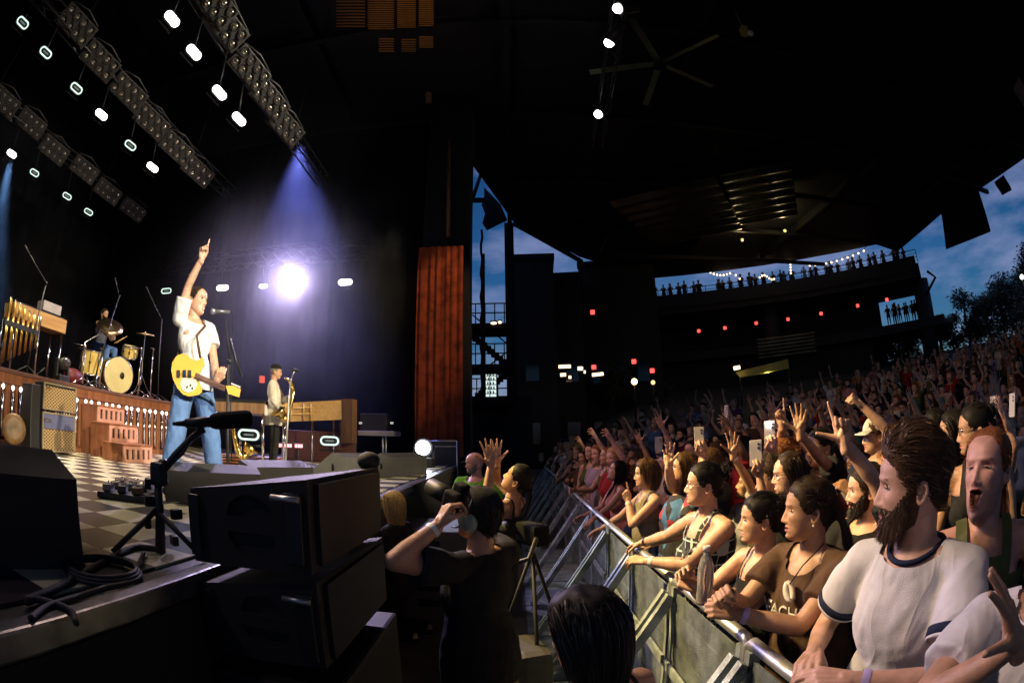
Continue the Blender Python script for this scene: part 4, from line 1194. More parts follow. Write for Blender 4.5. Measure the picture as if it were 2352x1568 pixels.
# ---- cables at the stage edge
def cable(label, pts, r=.009, z=STAGE_Z + .014):
    P = [on_z(px, py, z) for px, py in pts]
    Q = []
    for i in range(len(P) - 1):
        p0, p1, p2, p3 = P[max(0, i - 1)], P[i], P[i + 1], P[min(len(P) - 1, i + 2)]
        for k in range(6):
            t = k / 6
            Q.append(.5 * ((2 * p1) + (p2 - p0) * t + (2 * p0 - 5 * p1 + 4 * p2 - p3) * t * t + (3 * p1 - p0 - 3 * p2 + p3) * t ** 3))
    Q.append(P[-1])
    return MB().tube(Q, r, n=7).build('cable', K['rubber'], label=label, cat='cable', group='cables on the stage edge')
cable('thick black cable running along the stage edge behind the left monitor', [(60, 1380), (130, 1350), (220, 1300), (300, 1260), (340, 1258), (372, 1262)], .016)
cable('black cable curving across the cream tile in front', [(70, 1420), (110, 1392), (175, 1372), (240, 1350), (300, 1335), (318, 1300), (330, 1270)], .012)
cable('loose black cable ending at the stage edge', [(60, 1372), (105, 1380), (160, 1400), (175, 1430)], .012)
co = MB()
cc = on_z(236, 1312, STAGE_Z + .015)
for k in range(3):
    co.tube([cc + Vector(((.165 - .008 * k) * math.cos(a * .3142 + k), (.165 - .008 * k) * math.sin(a * .3142 + k), .011 * k)) for a in range(20)], .009, n=6, closed=True)
co.build('cable_coil', K['rubber'], label='ring of coiled black cable lying on the stage edge', cat='cable')
cable('black cable wandering over the pit floor below the stage', [(300, 1510), (330, 1520), (360, 1512), (390, 1530), (430, 1556)], .012, .016)

# ---- speaker stack standing in the pit
stk = []
def array_box(label, z_rear, z_front, xr, xf, y0, y1, h):
    root = thing('line_array_speaker', label, 'speaker', ((xr + xf) / 2, (y0 + y1) / 2, min(z_rear, z_front) - h))
    pts = [(xr, z_rear - h + .05), (xf, z_front - h), (xf, z_front), (xr, z_rear)]
    mb = MB(); mb.prism([Vector((x, y0 + .025, z)) for x, z in pts], (0, y1 - y0 - .025, 0)); mb.build('cabinet', K['cab'], root)
    # side panel with two half-moon handle holes
    bm = bmesh.new()
    outer = [Vector((x, y0 + .001, z)) for x, z in pts]
    cx, cz = (xr + xf) / 2 + .02, (z_rear + z_front) / 2 - h / 2 + .02
    loops = [outer]
    for s in (1, -1):
        loops.append([Vector((cx + .105 * math.cos(math.pi * k / 14), y0 + .001, cz + s * (.028 + .085 * math.sin(math.pi * k / 14)))) for k in range(15)])
    edges = []
    for L in loops:
        vs = [bm.verts.new(p) for p in L]
        edges += [bm.edges.new((vs[i], vs[(i + 1) % len(vs)])) for i in range(len(vs))]
    bmesh.ops.triangle_fill(bm, use_beauty=True, edges=edges)
    r_ = bmesh.ops.extrude_face_region(bm, geom=bm.faces[:])
    for v in [g for g in r_['geom'] if isinstance(g, bmesh.types.BMVert)]:
        v.co.y += .0235
    bmesh.ops.recalc_face_normals(bm, faces=bm.faces)
    me = bpy.data.meshes.new('side_panel'); bm.to_mesh(me); bm.free()
    link('side_panel', me, K['cab'], root)
    MB().prism([Vector((xf - .0, y0 + .06, z_front - h + .02)), Vector((xf, y1 - .05, z_front - h + .02)), Vector((xf, y1 - .05, z_front - .02)), Vector((xf, y0 + .06, z_front - .02))], (.02, 0, 0)).build('grille', K['black'], root)
    MB().box2((xf - .09, y0 - .02, z_front - h + .03), (xf - .02, y0 - .001, z_front - .05), bev=.006).build('rigging_plate', K['darksteel'], root)
    MB().cyl((xf - .13, y0 - .03, z_front - .07), (xf - .02, y0 - .03, z_front - .07), .012, n=8).build('rigging_pin', K['alu'], root)
    MB().box2((xr + .0, y0 - .02, z_rear - h + .08), (xr + .05, y0 - .001, z_rear - .02), bev=.005).build('rear_rigging', K['darksteel'], root)
    for q in range(4):
        z = z_rear - .06 - q * .06
        MB().box2((xr - .02, y0 + .02, z), (xr - .001, y0 + .12, z + .025)).build('connector', K['alu'] if q % 2 else K['black'], root)
    return root
array_box('upper dark speaker box with two half-moon handles in front of the stage', 1.722, 1.80, -1.225, -.70, 1.57, 2.50, .34)
array_box('lower dark speaker box of the stack in front of the stage', 1.335, 1.42, -1.225, -.70, 1.60, 2.53, .36)
MB().box2((-1.22, 1.56, .004), (-.66, 2.6, .96), bev=.02).build('subwoofer', K['black'], label='black subwoofer at the bottom of the speaker stack on the pit floor', cat='speaker')
MB().ball((-.74, 2.46, 1.83), (.06, .07, .05), 14, 10).build('foam_cap', K['rubber'], label='small black foam cap on the far corner of the speaker stack', cat='cap')
# second fill stack further down the pit, seen behind the photographer
for k, (yy, zz) in enumerate(((4.6, .62), (4.62, 1.06))):
    r2 = thing('fill_speaker', 'dark fill speaker with handle holes in the pit behind the photographer, %s' % ('lower' if k == 0 else 'upper'), 'speaker', (-.7, yy, zz - .4))
    MB().box2((-1.22, yy, zz - .42 if k else .004), (-.35, yy + .8, zz), bev=.015).build('cabinet', mat('grey_fill_cab', (.085, .08, .085), .6, bump=.4, bscale=300), r2)
    for q in (0, 1):
        MB().box2((-.95 + .0 * q, yy - .004, zz - .16 - .17 * q), (-.72, yy + .002, zz - .09 - .17 * q), bev=.02).build('handle', K['rubber'], r2)

# ---- shotgun microphone on a stand at the stage edge
sd = 2.35
bs = ring(372, 1295, sd); bs.z = STAGE_Z
sg = thing('boom_stand', 'black boom stand with clamps at the stage edge beside the speaker stack', 'microphone stand', bs)
MB().tube([bs, ring(368, 1190, sd), ring(362, 1085, sd)], [.028, .024, .02], n=10).build('column', K['black'], sg)
MB().box(ring(366, 1088, sd), (.075, .075, .11), bev=.02).build('clamp', K['black'], sg)
MB().tube([ring(372, 1085, sd), ring(402, 1045, sd), ring(440, 1005, sd), ring(470, 985, sd)], [.02, .017, .016, .016], n=8).build('arm', K['black'], sg)
MB().tube([ring(395, 1064, sd), ring(420, 1040, sd - .03), ring(438, 1010, sd)], .008, n=6).build('arm_cable', K['rubber'], sg)
MB().ball(ring(375, 1068, sd), .03, 10, 8).build('knuckle', K['darksteel'], sg)
for px, py in ((340, 1110), (345, 1150), (340, 1200), (405, 1180), (400, 1240)):
    MB().box(ring(px, py, sd + .02), (.035, .06, .05), rz=px, bev=.01).build('adapter', K['darksteel'], sg)
for k in range(3):
    a_ = 2.2 + k * 2.09
    MB().cyl(bs + Vector((0, 0, .2)), bs + Vector((.26 * math.cos(a_), .26 * math.sin(a_), .014)), .014, n=6).build('leg', K['black'], sg)
sm = thing('shotgun_microphone', 'large shotgun microphone in a fat black foam windscreen in front of the singer legs', 'microphone', ring(480, 968, sd))
foam = mat('foam', (.016, .016, .018), .95, bump=.8, bscale=500, spec=.1)
m0, m1 = ring(487, 968, sd), ring(580, 960, sd)
dd = (m1 - m0).normalized()
L_ = (m1 - m0).length
MB().lathe([(0, -.01), (.028, -.008), (.036, .01), (.040, .05), (.040, L_ - .03), (.034, L_ - .008), (.02, L_), (0, L_ + .002)], m0, dd, n=22).build('windscreen', foam, sm)
MB().cyl(ring(425, 972, sd), m0 + dd * .01, .02, .026, n=12).build('handle', K['black'], sm)
MB().cyl(ring(396, 973, sd), ring(428, 972, sd), .007, .016, n=8).build('plug', K['rubber'], sm)
MB().tube([ring(455, 975, sd), ring(462, 990, sd), ring(470, 985, sd)], .016, n=8).build('shock_mount', K['rubber'], sm)

# ---- lit floor lamps, flight case and mixing position by the red curtain
fl = thing('floor_spot', 'bright round floor spotlight with blue beam at the far end of the stage', 'stage light', on_z(971, 1075, STAGE_Z))
hp = ring(971, 1028, 10.0)
MB().ball(hp, .15, 16, 12).build('lens', emis('floor_spot_lens', (.92, .95, 1), 18.), fl)
MB().cyl(hp + Vector((0, .05, 0)), hp + Vector((0, .4, .02)), .19, .13, n=16).build('barrel', K['black'], fl)
MB().box((hp.x, hp.y + .15, STAGE_Z + .1), (.4, .4, .2), bev=.03).build('base', K['black'], fl)
for q_ in (-.2, .2):
    MB().box((hp.x + q_, hp.y + .15, (hp.z + STAGE_Z) / 2), (.04, .1, hp.z - STAGE_Z + .1)).build('yoke_arm', K['black'], fl)
spot('floor_spot_light', hp + Vector((.05, -.25, .0)), CAMP + Vector((-.8, 3, -.3)), 260, (.55, .68, 1), 60, .8, .1, fl)
f2 = thing('floor_lamp', 'round dim floor lamp left of the bright floor spotlight', 'stage light', on_z(938, 1085, STAGE_Z))
h2 = ring(939, 1057, 9.2)
MB().cyl(h2 + Vector((0, .02, 0)), h2 + Vector((0, .3, 0)), .15, .12, n=16).build('barrel', K['black'], f2)
MB().lathe([(.13, 0), (.08, .02), (0, .025)], h2, (CAMP - h2), n=16).build('lens', emis('dim_lens', (.8, .85, 1), .8), f2)
MB().tube([(h2.x, h2.y + .1, STAGE_Z), (h2.x, h2.y + .1, h2.z - .1)], .03, n=6).build('stand', K['darksteel'], f2)
fc_ = thing('flight_case_desk', 'dark blue-lit flight case with metal edges below the red curtain', 'case', ring(1004, 1060, 11))
ca, cb = ring(975, 1012, 10.8), ring(1040, 1010, 10.8)
MB().box2((ca.x, ca.y, STAGE_Z - 1.2), (cb.x + .1, ca.y + .7, ca.z), bev=.01).build('body', mat('blue_black_ply', (.03, .035, .055), .5), fc_)
for (p_, q_) in (((ca.x, ca.y - .01, ca.z), (cb.x + .1, ca.y - .01, ca.z)), ((cb.x + .1, ca.y - .01, ca.z), (cb.x + .1, ca.y - .01, STAGE_Z - 1.)), ((ca.x, ca.y - .01, ca.z - .12), (cb.x + .1, ca.y - .01, ca.z - .12))):
    MB().cyl(p_, q_, .015, n=6).build('edge', K['alu'], fc_)
rk = thing('rack_table', 'low table with white shelf and small lit buttons left of the red curtain', 'table', ring(866, 1040, 12))
ta, tb = ring(822, 988, 12), ring(908, 990, 12)
MB().box2((ta.x, ta.y, ta.z - .12), (tb.x, tb.y + .6, ta.z), bev=.01).build('top', mat('grey_shelf', (.30, .28, .28), .5), rk)
for x_ in (ta.x + .6, tb.x - .2):
    MB().cyl((x_, ta.y + .1, STAGE_Z), (x_, ta.y + .1, ta.z - .12), .025, n=6).build('leg', K['alu'], rk)
for k in range(5):
    p = ring(822 + 18 * k + 6, 971, 12.1)
    MB().box(p, (.07, .04, .05)).build('button', emis('btn_%d' % (k % 2), ((.95, .9, .8), (.9, .6, .25))[k % 2], .5), rk)
MB().box2((ta.x, ta.y + .15, ta.z + .002), (tb.x - .2, tb.y + .5, ta.z + .42), bev=.02).build('mixing_desk', K['black'], label='black mixing desk on the low table left of the red curtain', cat='mixing desk')
# ================================================================== PEOPLE
WORK = bpy.data.scenes.new('work')                                      # a small scene, so that each remesh only evaluates one object
def remesh(mb, voxel, smooth=4, fac=.5, dec=None):
    o = bpy.data.objects.new('tmp', mb.mesh('tmp')); WORK.collection.objects.link(o)
    m = o.modifiers.new('r', 'REMESH'); m.mode = 'VOXEL'; m.voxel_size = voxel
    if smooth:
        s = o.modifiers.new('s', 'SMOOTH'); s.iterations = smooth; s.factor = fac
    if dec:
        d = o.modifiers.new('d', 'DECIMATE'); d.ratio = dec
    vl = WORK.view_layers[0]; vl.update(); dg = vl.depsgraph
    me = bpy.data.meshes.new_from_object(o.evaluated_get(dg))
    old = o.data; bpy.data.objects.remove(o); bpy.data.meshes.remove(old)
    n = len(me.vertices); co = np.empty(n * 3); me.vertices.foreach_get('co', co)
    np_ = len(me.polygons); lt = np.empty(np_, np.int32); me.polygons.foreach_get('loop_total', lt)
    lv_ = np.empty(len(me.loops), np.int32); me.loops.foreach_get('vertex_index', lv_)
    if (lt == 4).all(): fs = [tuple(q) for q in lv_.reshape(-1, 4).tolist()]
    else: fs = [tuple(p.vertices) for p in me.polygons]
    bpy.data.meshes.remove(me)
    return co.reshape(-1, 3), fs
def capsule(mb, p0, r0, p1, r1, n=12):
    mb.cyl(p0, p1, r0, r1, n=n).ball(p0, r0, n, 6).ball(p1, r1, n, 6)
# ---- hands (right hand: +Y fingers, +Z back of the hand, thumb towards -X)
POSES = {
    'relaxed': dict(c=[(22, 30, 18), (26, 34, 20), (30, 36, 22), (34, 38, 22)], sp=4, th=(28, 10)),
    'open': dict(c=[(2, 6, 4), (0, 5, 4), (2, 6, 4), (4, 10, 6)], sp=12, th=(52, 0)),
    'flat': dict(c=[(6, 10, 6), (6, 10, 6), (8, 12, 6), (10, 14, 8)], sp=3, th=(25, 0)),
    'fist': dict(c=[(78, 98, 60), (80, 100, 60), (82, 100, 60), (84, 98, 60)], sp=0, th=(18, 40)),
    'point': dict(c=[(0, 4, 2), (78, 100, 60), (82, 100, 60), (84, 98, 60)], sp=2, th=(16, 40)),
    'pointl': dict(c=[(0, 4, 2), (70, 95, 55), (78, 98, 60), (80, 96, 60)], sp=4, th=(62, 0)),
    'grip': dict(c=[(48, 55, 35), (52, 58, 36), (56, 60, 36), (58, 60, 36)], sp=2, th=(35, 45)),
    'wave': dict(c=[(4, 22, 14), (12, 28, 16), (20, 36, 20), (34, 44, 24)], sp=10, th=(50, 5)),
    'horns': dict(c=[(2, 6, 4), (78, 98, 60), (80, 100, 60), (6, 10, 6)], sp=8, th=(18, 40)),
}
HAND = {}
def hand(pose, voxel):
    if (pose, voxel) in HAND:
        return HAND[pose, voxel]
    P = POSES[pose]; mb = MB()
    kx = [-.030, -.010, .011, .030]; ky = [.088, .092, .087, .078]; ln = [(.042, .025, .021), (.046, .029, .022), (.043, .027, .022), (.034, .020, .019)]
    for i in range(4):
        k = Vector((kx[i], ky[i], .002))
        capsule(mb, Vector((kx[i] * .55, .008, 0)), .0165, k, .0118, 10)
        d = Vector((math.sin(R((i - 1.5) * P['sp'])), math.cos(R((i - 1.5) * P['sp'])), 0)); side = d.cross(Vector((0, 0, 1)))
        p, ang, r = k, 0, .0096 if i < 3 else .0082
        for j in range(3):
            ang += P['c'][i][j]
            q = p + (d * math.cos(R(ang)) + Vector((0, 0, -1)) * math.sin(R(ang))) * ln[i][j]
            capsule(mb, p, r, q, r * .9, 10); p, r = q, r * .9
    capsule(mb, Vector((-.008, .03, -.006)), .018, Vector((.016, .06, -.004)), .017, 10)
    t0, t1 = P['th']
    b = Vector((-.020, .022, -.006)); d1 = Vector((-math.sin(R(t0)), math.cos(R(t0)), -.35)).normalized()
    m_ = b + d1 * .042; d2 = (d1 + Vector((math.sin(R(t1)) * 1.2, 0, -math.sin(R(t1)) * .6))).normalized(); e = m_ + d2 * .034; f = e + (d2 + Vector((math.sin(R(t1)) * .5, 0, 0))).normalized() * .026
    capsule(mb, b, .0165, m_, .0125, 10); capsule(mb, m_, .0118, e, .0105, 10); capsule(mb, e, .0105, f, .0088, 10)
    capsule(mb, Vector((0, -.03, 0)), .026, Vector((0, .02, 0)), .024, 10)
    HAND[pose, voxel] = remesh(mb, voxel, 2, .4)
    return HAND[pose, voxel]

# ---- head (eyes at z=0, +Y forward)
def sm(a, b, x):
    t = np.clip((x - a) / (b - a), 0, 1); return t * t * (3 - 2 * t)
def gs(x, s):
    return np.exp(-(x / s) ** 2)
ZC = np.array([-.124, -.120, -.112, -.100, -.085, -.070, -.050, -.025, 0, .025, .050, .075, .095, .108, .116, .120])
WC = np.array([.004, .020, .036, .047, .0555, .0615, .0675, .072, .0745, .0765, .0765, .071, .058, .041, .022, .002])
FC = np.array([.045, .060, .076, .0835, .084, .0855, .087, .089, .090, .0965, .0955, .085, .065, .043, .020, .002])
BC = np.array([.000, .004, .012, .026, .046, .064, .080, .092, .099, .103, .102, .094, .077, .055, .030, .002])
def head_grid(nu, nv, P):
    a = np.concatenate([np.linspace(-.124, -.086, int(nv * .16), endpoint=False), np.linspace(-.086, -.056, int(nv * .28), endpoint=False), np.linspace(-.056, .04, int(nv * .32), endpoint=False)])
    t = np.linspace(0, 1, nv - len(a)); a = np.concatenate([a, .04 + .08 * np.sin(t * math.pi / 2)])
    u = np.linspace(-math.pi, math.pi, nu, endpoint=False); ph = u - .42 * np.sin(u)
    Z, PH = np.meshgrid(a, ph, indexing='ij')
    w = np.interp(Z, ZC, WC) * P.get('wide', 1.); jaw = P.get('jaw', 1.)
    w = w * (1 + (jaw - 1) * sm(-.02, -.09, Z))
    f, b = np.interp(Z, ZC, FC), np.interp(Z, ZC, BC)
    c, s = np.cos(PH), np.sin(PH)
    X = w * np.sign(s) * np.abs(s) ** .92
    Y = np.where(c > 0, f * np.abs(c) ** .82, b * c)
    fr = sm(-.05, .35, c); ax = np.abs(X)
    nose = P.get('nose', 1.)
    prof = np.interp(Z, [-.060, -.0555, -.050, -.044, -.036, -.02, -.004, .008, .016], [0, .003, .0165, .0245, .0235, .0165, .009, .004, 0])
    wid = np.interp(Z, [-.055, -.044, -.02, .01], [.0120, .0115, .0080, .0095])
    Y = Y + fr * nose * prof * gs(X, wid)
    Y = Y + fr * .0075 * nose * (gs(ax - .0145, .0062) * gs(Z + .0455, .0075))
    Y = Y - fr * .0125 * gs(ax - .032, .0175) * gs(Z - .001, .0115)
    Y = Y + fr * P.get('brow', 1.) * .0052 * gs(ax - .026, .022) * gs(Z - .021, .0085)
    Y = Y + fr * .0045 * gs(ax - .047, .018) * gs(Z + .028, .017)
    Y = Y - fr * .0035 * gs(ax - .040, .014) * gs(Z + .062, .015)
    lw = .0195
    mz = -.0705
    Y = Y + fr * .0045 * gs(ax, .024) * gs(Z - mz, .020)
    Y = Y + fr * P.get('lips', 1.) * (.0046 * gs(ax, lw) * gs(Z - (mz + .0052), .0045) + .0058 * gs(ax, lw * .9) * gs(Z - (mz - .0062), .0048))
    Y = Y - fr * .0052 * gs(ax, lw * 1.1) * gs(Z - mz, .0022)
    Y = Y - fr * .0025 * gs(ax, .012) * gs(Z + .087, .005)
    Y = Y + fr * P.get('chin', 1.) * .0062 * gs(ax, .019) * gs(Z + .102, .012)
    Y = Y + fr * .0016 * gs(ax, .004) * gs(Z + .060, .004) * -1
    mo = P.get('open', 0.)
    low = sm(mz + .0008, mz - .010, Z) * sm(-.03, .03, Y)
    inside = np.zeros_like(X)
    if mo > 0:
        hole = gs(ax, .0195 + .004 * mo) ** .5
        dz = mo * .044 * low * (.45 + .55 * hole)
        Z = Z - dz; Y = Y - mo * .006 * low
    # mouth opening mask on the grid before deformation: between the lips
    Z0 = np.meshgrid(a, ph, indexing='ij')[0]
    inside = ((np.abs(Z0 - mz) < (.0012 + .0055 * min(1, mo * 2.2))) & (ax < .0215 * (1 - .35 * (np.abs(Z0 - mz) / .006))) & (c > 0)) if mo > 0 else np.zeros_like(X, bool)
    if mo > 0:
        Y = np.where(inside, Y - .012 - .01 * mo, Y)
    lips = (c > 0) & (~inside) & (np.abs(Z0 - mz) < .0115 * np.sqrt(np.clip(1 - (ax / .0255) ** 2, 0, 1)))
    if P.get('smile', 0):
        k = P['smile'] * .006 * gs(ax - .022, .012) * gs(Z0 - mz, .014) * fr; Z = Z + k
    return X, Y, Z, Z0, PH, inside, lips, a, ph
def hairline(PH, P):
    h = P.get('hairline', 0.)
    a = np.abs(PH)
    return np.interp(a, [0, .55, 1.0, 1.25, 1.5, 1.75, 2.1, math.pi], [.072 + h, .070 + h, .048 + h * .6, .006, -.018, .012, -.045, -.085])
def head_mesh(P, nu=64, nv=60):
    X, Y, Z, Z0, PH, inside, lips, a, ph = head_grid(nu, nv, P)
    V = np.stack([X, Y, Z], -1).reshape(-1, 3)
    nr = len(a); fs, mi = [], []
    beard = P.get('beard', 0)
    bz = np.interp(np.abs(PH), [0, .25, .5, .9, 1.3, 1.6, 3.2], [-.049, -.050, -.052, -.052, -.015, .0, -.2])
    isb = (Z0 < bz) & (np.abs(PH) < 1.75) & (~lips) & (~inside) if beard else np.zeros_like(inside)
    hl = Z0 > hairline(PH, P)
    cap = P.get('hair', 'short') != 'bald'
    for i in range(nr - 1):
        for k in range(nu):
            k2 = (k + 1) % nu
            fs.append((i * nu + k, i * nu + k2, (i + 1) * nu + k2, (i + 1) * nu + k))
            q = ((i, k), (i, k2), (i + 1, k), (i + 1, k2))
            if sum(inside[x] for x in q) >= 2: m = 4
            elif sum(lips[x] for x in q) >= 3: m = 1
            elif sum(isb[x] for x in q) >= 3: m = 5
            else: m = 0
            mi.append(m)
    V = V.tolist()
    def addm(mb, m):
        b = len(V); V.extend(list(map(list, mb.v))); fs.extend([tuple(b + i for i in f) for f in mb.f]); mi.extend([m] * len(mb.f))
    lid = P.get('lid', .16)
    for s in (-1, 1):
        n_, m_ = (14, 12) if nu > 40 else (8, 6)
        c = Vector((s * .032, .0705, .0005))
        mb = MB(); mb.ball(c, (.0150, .0130, .0086 * (1 - lid)), n_, m_, Matrix.Rotation(R(90), 3, 'X')); addm(mb, 2)
        mb = MB(); mb.ball(c + Vector((0, .0068, 0)), (.0060, .0070, .0060 * (1 - lid * .6)), 10, 8); addm(mb, 3)
        if nu > 40:                                                        # upper lid fold and lashes
            pts = [c + Vector((.0165 * math.cos(t), .0062 + .0060 * math.sin(t), .0098 * math.sin(t) * (1 - lid * .9))) for t in np.linspace(.12, math.pi - .12, 9)]
            mb = MB(); mb.tube(pts, .0022, n=6); addm(mb, 0)
            mb = MB(); mb.tube([p + Vector((0, .0016, -.0014)) for p in pts], .0009, n=4); addm(mb, 3)
        # ear: a bent disc with a rim
        mb = MB(); N = 14; vs = []
        for r_, dx in ((1., .0), (1.0, .010), (.72, .014), (.45, .006), (.0, .004)):
            for k in range(N):
                t = 2 * math.pi * k / N
                ey, ez = .0175 * math.cos(t) * r_, .031 * math.sin(t) * r_ * (1.0 if math.sin(t) > 0 else .92)
                vs.append((s * (.0705 * P.get('wide', 1.) + dx + .010 * (-ey / .0175) * .6), -.016 + ey * (1.0 if math.sin(t) > 0 else .8) - .14 * ez, -.018 + ez))
        fsx = [(j * N + k, j * N + (k + 1) % N, (j + 1) * N + (k + 1) % N, (j + 1) * N + k) for j in range(4) for k in range(N)]
        mb.add(vs, fsx if s > 0 else [f[::-1] for f in fsx], True); addm(mb, 0)
    return np.array(V), fs, mi

# ---- hair: a shell over the scalp plus many thin strands
def hair_mesh(P, style, seed, dense=1.):
    g = random.Random(seed); mb = MB(); mb.smooth = True
    nu, nv = (48, 40) if dense > .5 else (24, 22)
    X, Y, Z, Z0, PH, *_r = head_grid(nu, nv, dict(P, open=0))
    nr = len(_r[2])
    hl = hairline(PH, P)
    th = {'short': .010, 'swept': .020, 'bun': .009, 'long': .016, 'curly': .040, 'bob': .024, 'tied': .009, 'buzz': .005, 'cap': .006, 'messy': .026}[style]
    V = np.stack([X, Y, Z], -1); N = V / (np.linalg.norm(V * [1, 1, .8], axis=-1, keepdims=True) + 1e-9)
    cov = np.clip((Z0 - hl) / .02, 0, 1)
    nz = np.array([[mnoise.noise(Vector(V[i, k]) * 38 + Vector((seed, 0, 0))) for k in range(nu)] for i in range(nr)])
    up = np.clip(V[..., 2] / .12, 0, 1)
    T_ = th * (.35 + .65 * cov) * (1 + (.5 if style not in ('curly', 'messy', 'swept') else .8) * nz)
    if style == 'swept': T_ *= (.25 + .75 * up + .5 * up * (V[..., 1] > .02))
    S_ = V + N * T_[..., None]
    keep = Z0 > hl
    Vraw = V
    idx = {}
    vs, fs = [], []
    def vid(i, k):
        if (i, k) not in idx:
            idx[i, k] = len(vs); c_ = S_[i, k]
            if not keep[i, k]:
                t_ = min(1., max(0., (hl[i, k] - Z0[i, k]) / max(1e-6, Z0[min(i + 1, nr - 1), k] - Z0[i, k])))
                c_ = Vraw[i, k] * (1 - t_) + Vraw[min(i + 1, nr - 1), k] * t_; c_ = c_ * 1.004
            vs.append(tuple(c_))
        return idx[i, k]
    for i in range(nr - 1):
        for k in range(nu):
            k2 = (k + 1) % nu
            if keep[i + 1, k] and keep[i + 1, k2]:
                fs.append((vid(i, k), vid(i, k2), vid(i + 1, k2), vid(i + 1, k)))
    mb.add(vs, fs, True)
    cells = [(i, k) for i in range(nr - 1) for k in range(nu) if keep[i, k] and keep[i + 1, k]]
    wts = [max(1e-6, abs((PH[i, (k + 1) % nu] - PH[i, k] + math.pi) % (2 * math.pi) - math.pi) * (Z0[i + 1, k] - Z0[i, k] + .002) * math.hypot(X[i, k], Y[i, k])) for i, k in cells]
    bun = Vector((0, -.092, .070)) if style == 'bun' else Vector((0, -.118, -.01))
    ns = int({'short': 1500, 'swept': 2200, 'bun': 1300, 'long': 1500, 'curly': 1700, 'bob': 1500, 'tied': 1300, 'buzz': 900, 'cap': 300, 'messy': 2000}[style] * dense * 1.5)
    W_ = .0013 / math.sqrt(max(dense, .15))
    def strand(p, d, L, grav, n=4, wob=0., push=True, w=W_, lim=9., lo=1.02):
        el = lambda q: Vector((q.x / .083, q.y / .106, (q.z - .005) / .122 if q.z > 0 else q.z / .19))
        e0 = el(p).length
        side = d.cross(Vector((g.gauss(0, 1), g.gauss(0, 1), g.gauss(0, 1)))).normalized() * w
        pts = [p]; q = p.copy(); d = d.normalized(); ph_ = g.random() * 6.3
        for j in range(n):
            d = (d + Vector((0, 0, -grav)) + Vector((g.gauss(0, wob), g.gauss(0, wob), g.gauss(0, wob)))).normalized()
            q = q + d * (L / n)
            if push:
                e = el(q).length; a_ = max(lo, min(e, e0 + lim)) if lim < 5 else max(lo, e)
                if abs(a_ - e) > 1e-4:
                    k_ = a_ / e; q = Vector((q.x * k_, q.y * k_, (.005 + (q.z - .005) * k_) if q.z > 0 and lim < 5 else q.z))
                    d = (q - pts[-1]).normalized()
            pts.append(q)
        b = [p_ + side * (1 - .75 * j / n) for j, p_ in enumerate(pts)] + [p_ - side * (1 - .75 * j / n) for j, p_ in enumerate(pts)]
        m = len(pts)
        mb.cur = g.randrange(2)
        mb.add(b, [(j, j + 1, m + j + 1, m + j) for j in range(m - 1)], True)
        mb.cur = 0
    for i, k in g.choices(cells, wts, k=ns):
        p = Vector(S_[i, k]).lerp(Vector(S_[i + 1, (k + 1) % nu]), g.random()); n = Vector(N[i, k]).normalized()
        p -= n * .003
        if style in ('short', 'buzz', 'cap'):
            d = (n * .35 + Vector((0, -.75, -.55)) - n * n.dot(Vector((0, -.75, -.55)))); strand(p, d + Vector((g.gauss(0, .2), g.gauss(0, .2), g.gauss(0, .2))), g.uniform(.015, .04) if style == 'short' else .012, .1, 3, 0, True, W_, .05)
        elif style == 'swept':
            t = Vector((.25, -1, -.15)); t -= n * n.dot(t); u_ = max(0, p.z / .12)
            strand(p, t + n * (.12 + .45 * u_ * (p.y > .03)) + Vector((g.gauss(0, .12), g.gauss(0, .12), g.gauss(0, .12))), g.uniform(.014, .022) + .060 * u_, .06, 5, .04, True, W_, .03 + .06 * u_)
        elif style in ('bun', 'tied'):
            t = (bun - p); strand(p, t - n * n.dot(t) + n * .004 + Vector((g.gauss(0, .012), g.gauss(0, .012), g.gauss(0, .012))), min(.10, t.length * .9), .0, 4, .03, True, W_, .015, .99)
        elif style in ('long', 'bob'):
            t = Vector((p.x * 9, -.5 if p.y < .03 else -1.1, -.6)); strand(p, t - n * n.dot(t) * .9 + n * .1, (g.uniform(.22, .38) if style == 'long' else g.uniform(.10, .17)), .42, 8, .05, w=W_ * 1.4, lim=.10 if style == 'long' else .16)
        elif style in ('curly', 'messy'):
            strand(p, n + Vector((g.gauss(0, .9), g.gauss(0, .9), g.gauss(0, .9))), g.uniform(.025, .06), .1, 4, .55 if style == 'curly' else .3)
    if style != 'cap' and dense > .3:                                     # flyaway hairs
        for i, k in g.choices(cells, wts, k=int(130 * dense)):
            n = Vector(N[i, k]).normalized(); strand(Vector(S_[i, k]), n * .6 + Vector((g.gauss(0, .6), g.gauss(0, .6), g.gauss(0, .6))), g.uniform(.02, .05), .12, 5, .2, True, .0007)
    if style in ('bun', 'tied'):
        if style == 'bun':
            mb.ball(bun, (.040, .038, .040), 14, 10)
            for k in range(int(420 * dense)):
                n = Vector((g.gauss(0, 1), g.gauss(0, 1), g.gauss(0, 1))).normalized(); strand(bun + n * .038, n.cross(Vector((g.gauss(0, 1), 1, g.gauss(0, 1)))) + n * .15, .05, 0, 4, .25, False)
        else:
            mb.ball(bun, (.016, .018, .018), 8, 6)
            for k in range(int(420 * dense)):
                strand(bun + Vector((g.gauss(0, .01), 0, g.gauss(0, .01))), Vector((g.gauss(0, .2), -.6, -.6)), g.uniform(.14, .26), .3, 5, .06, True, W_ * 1.3)
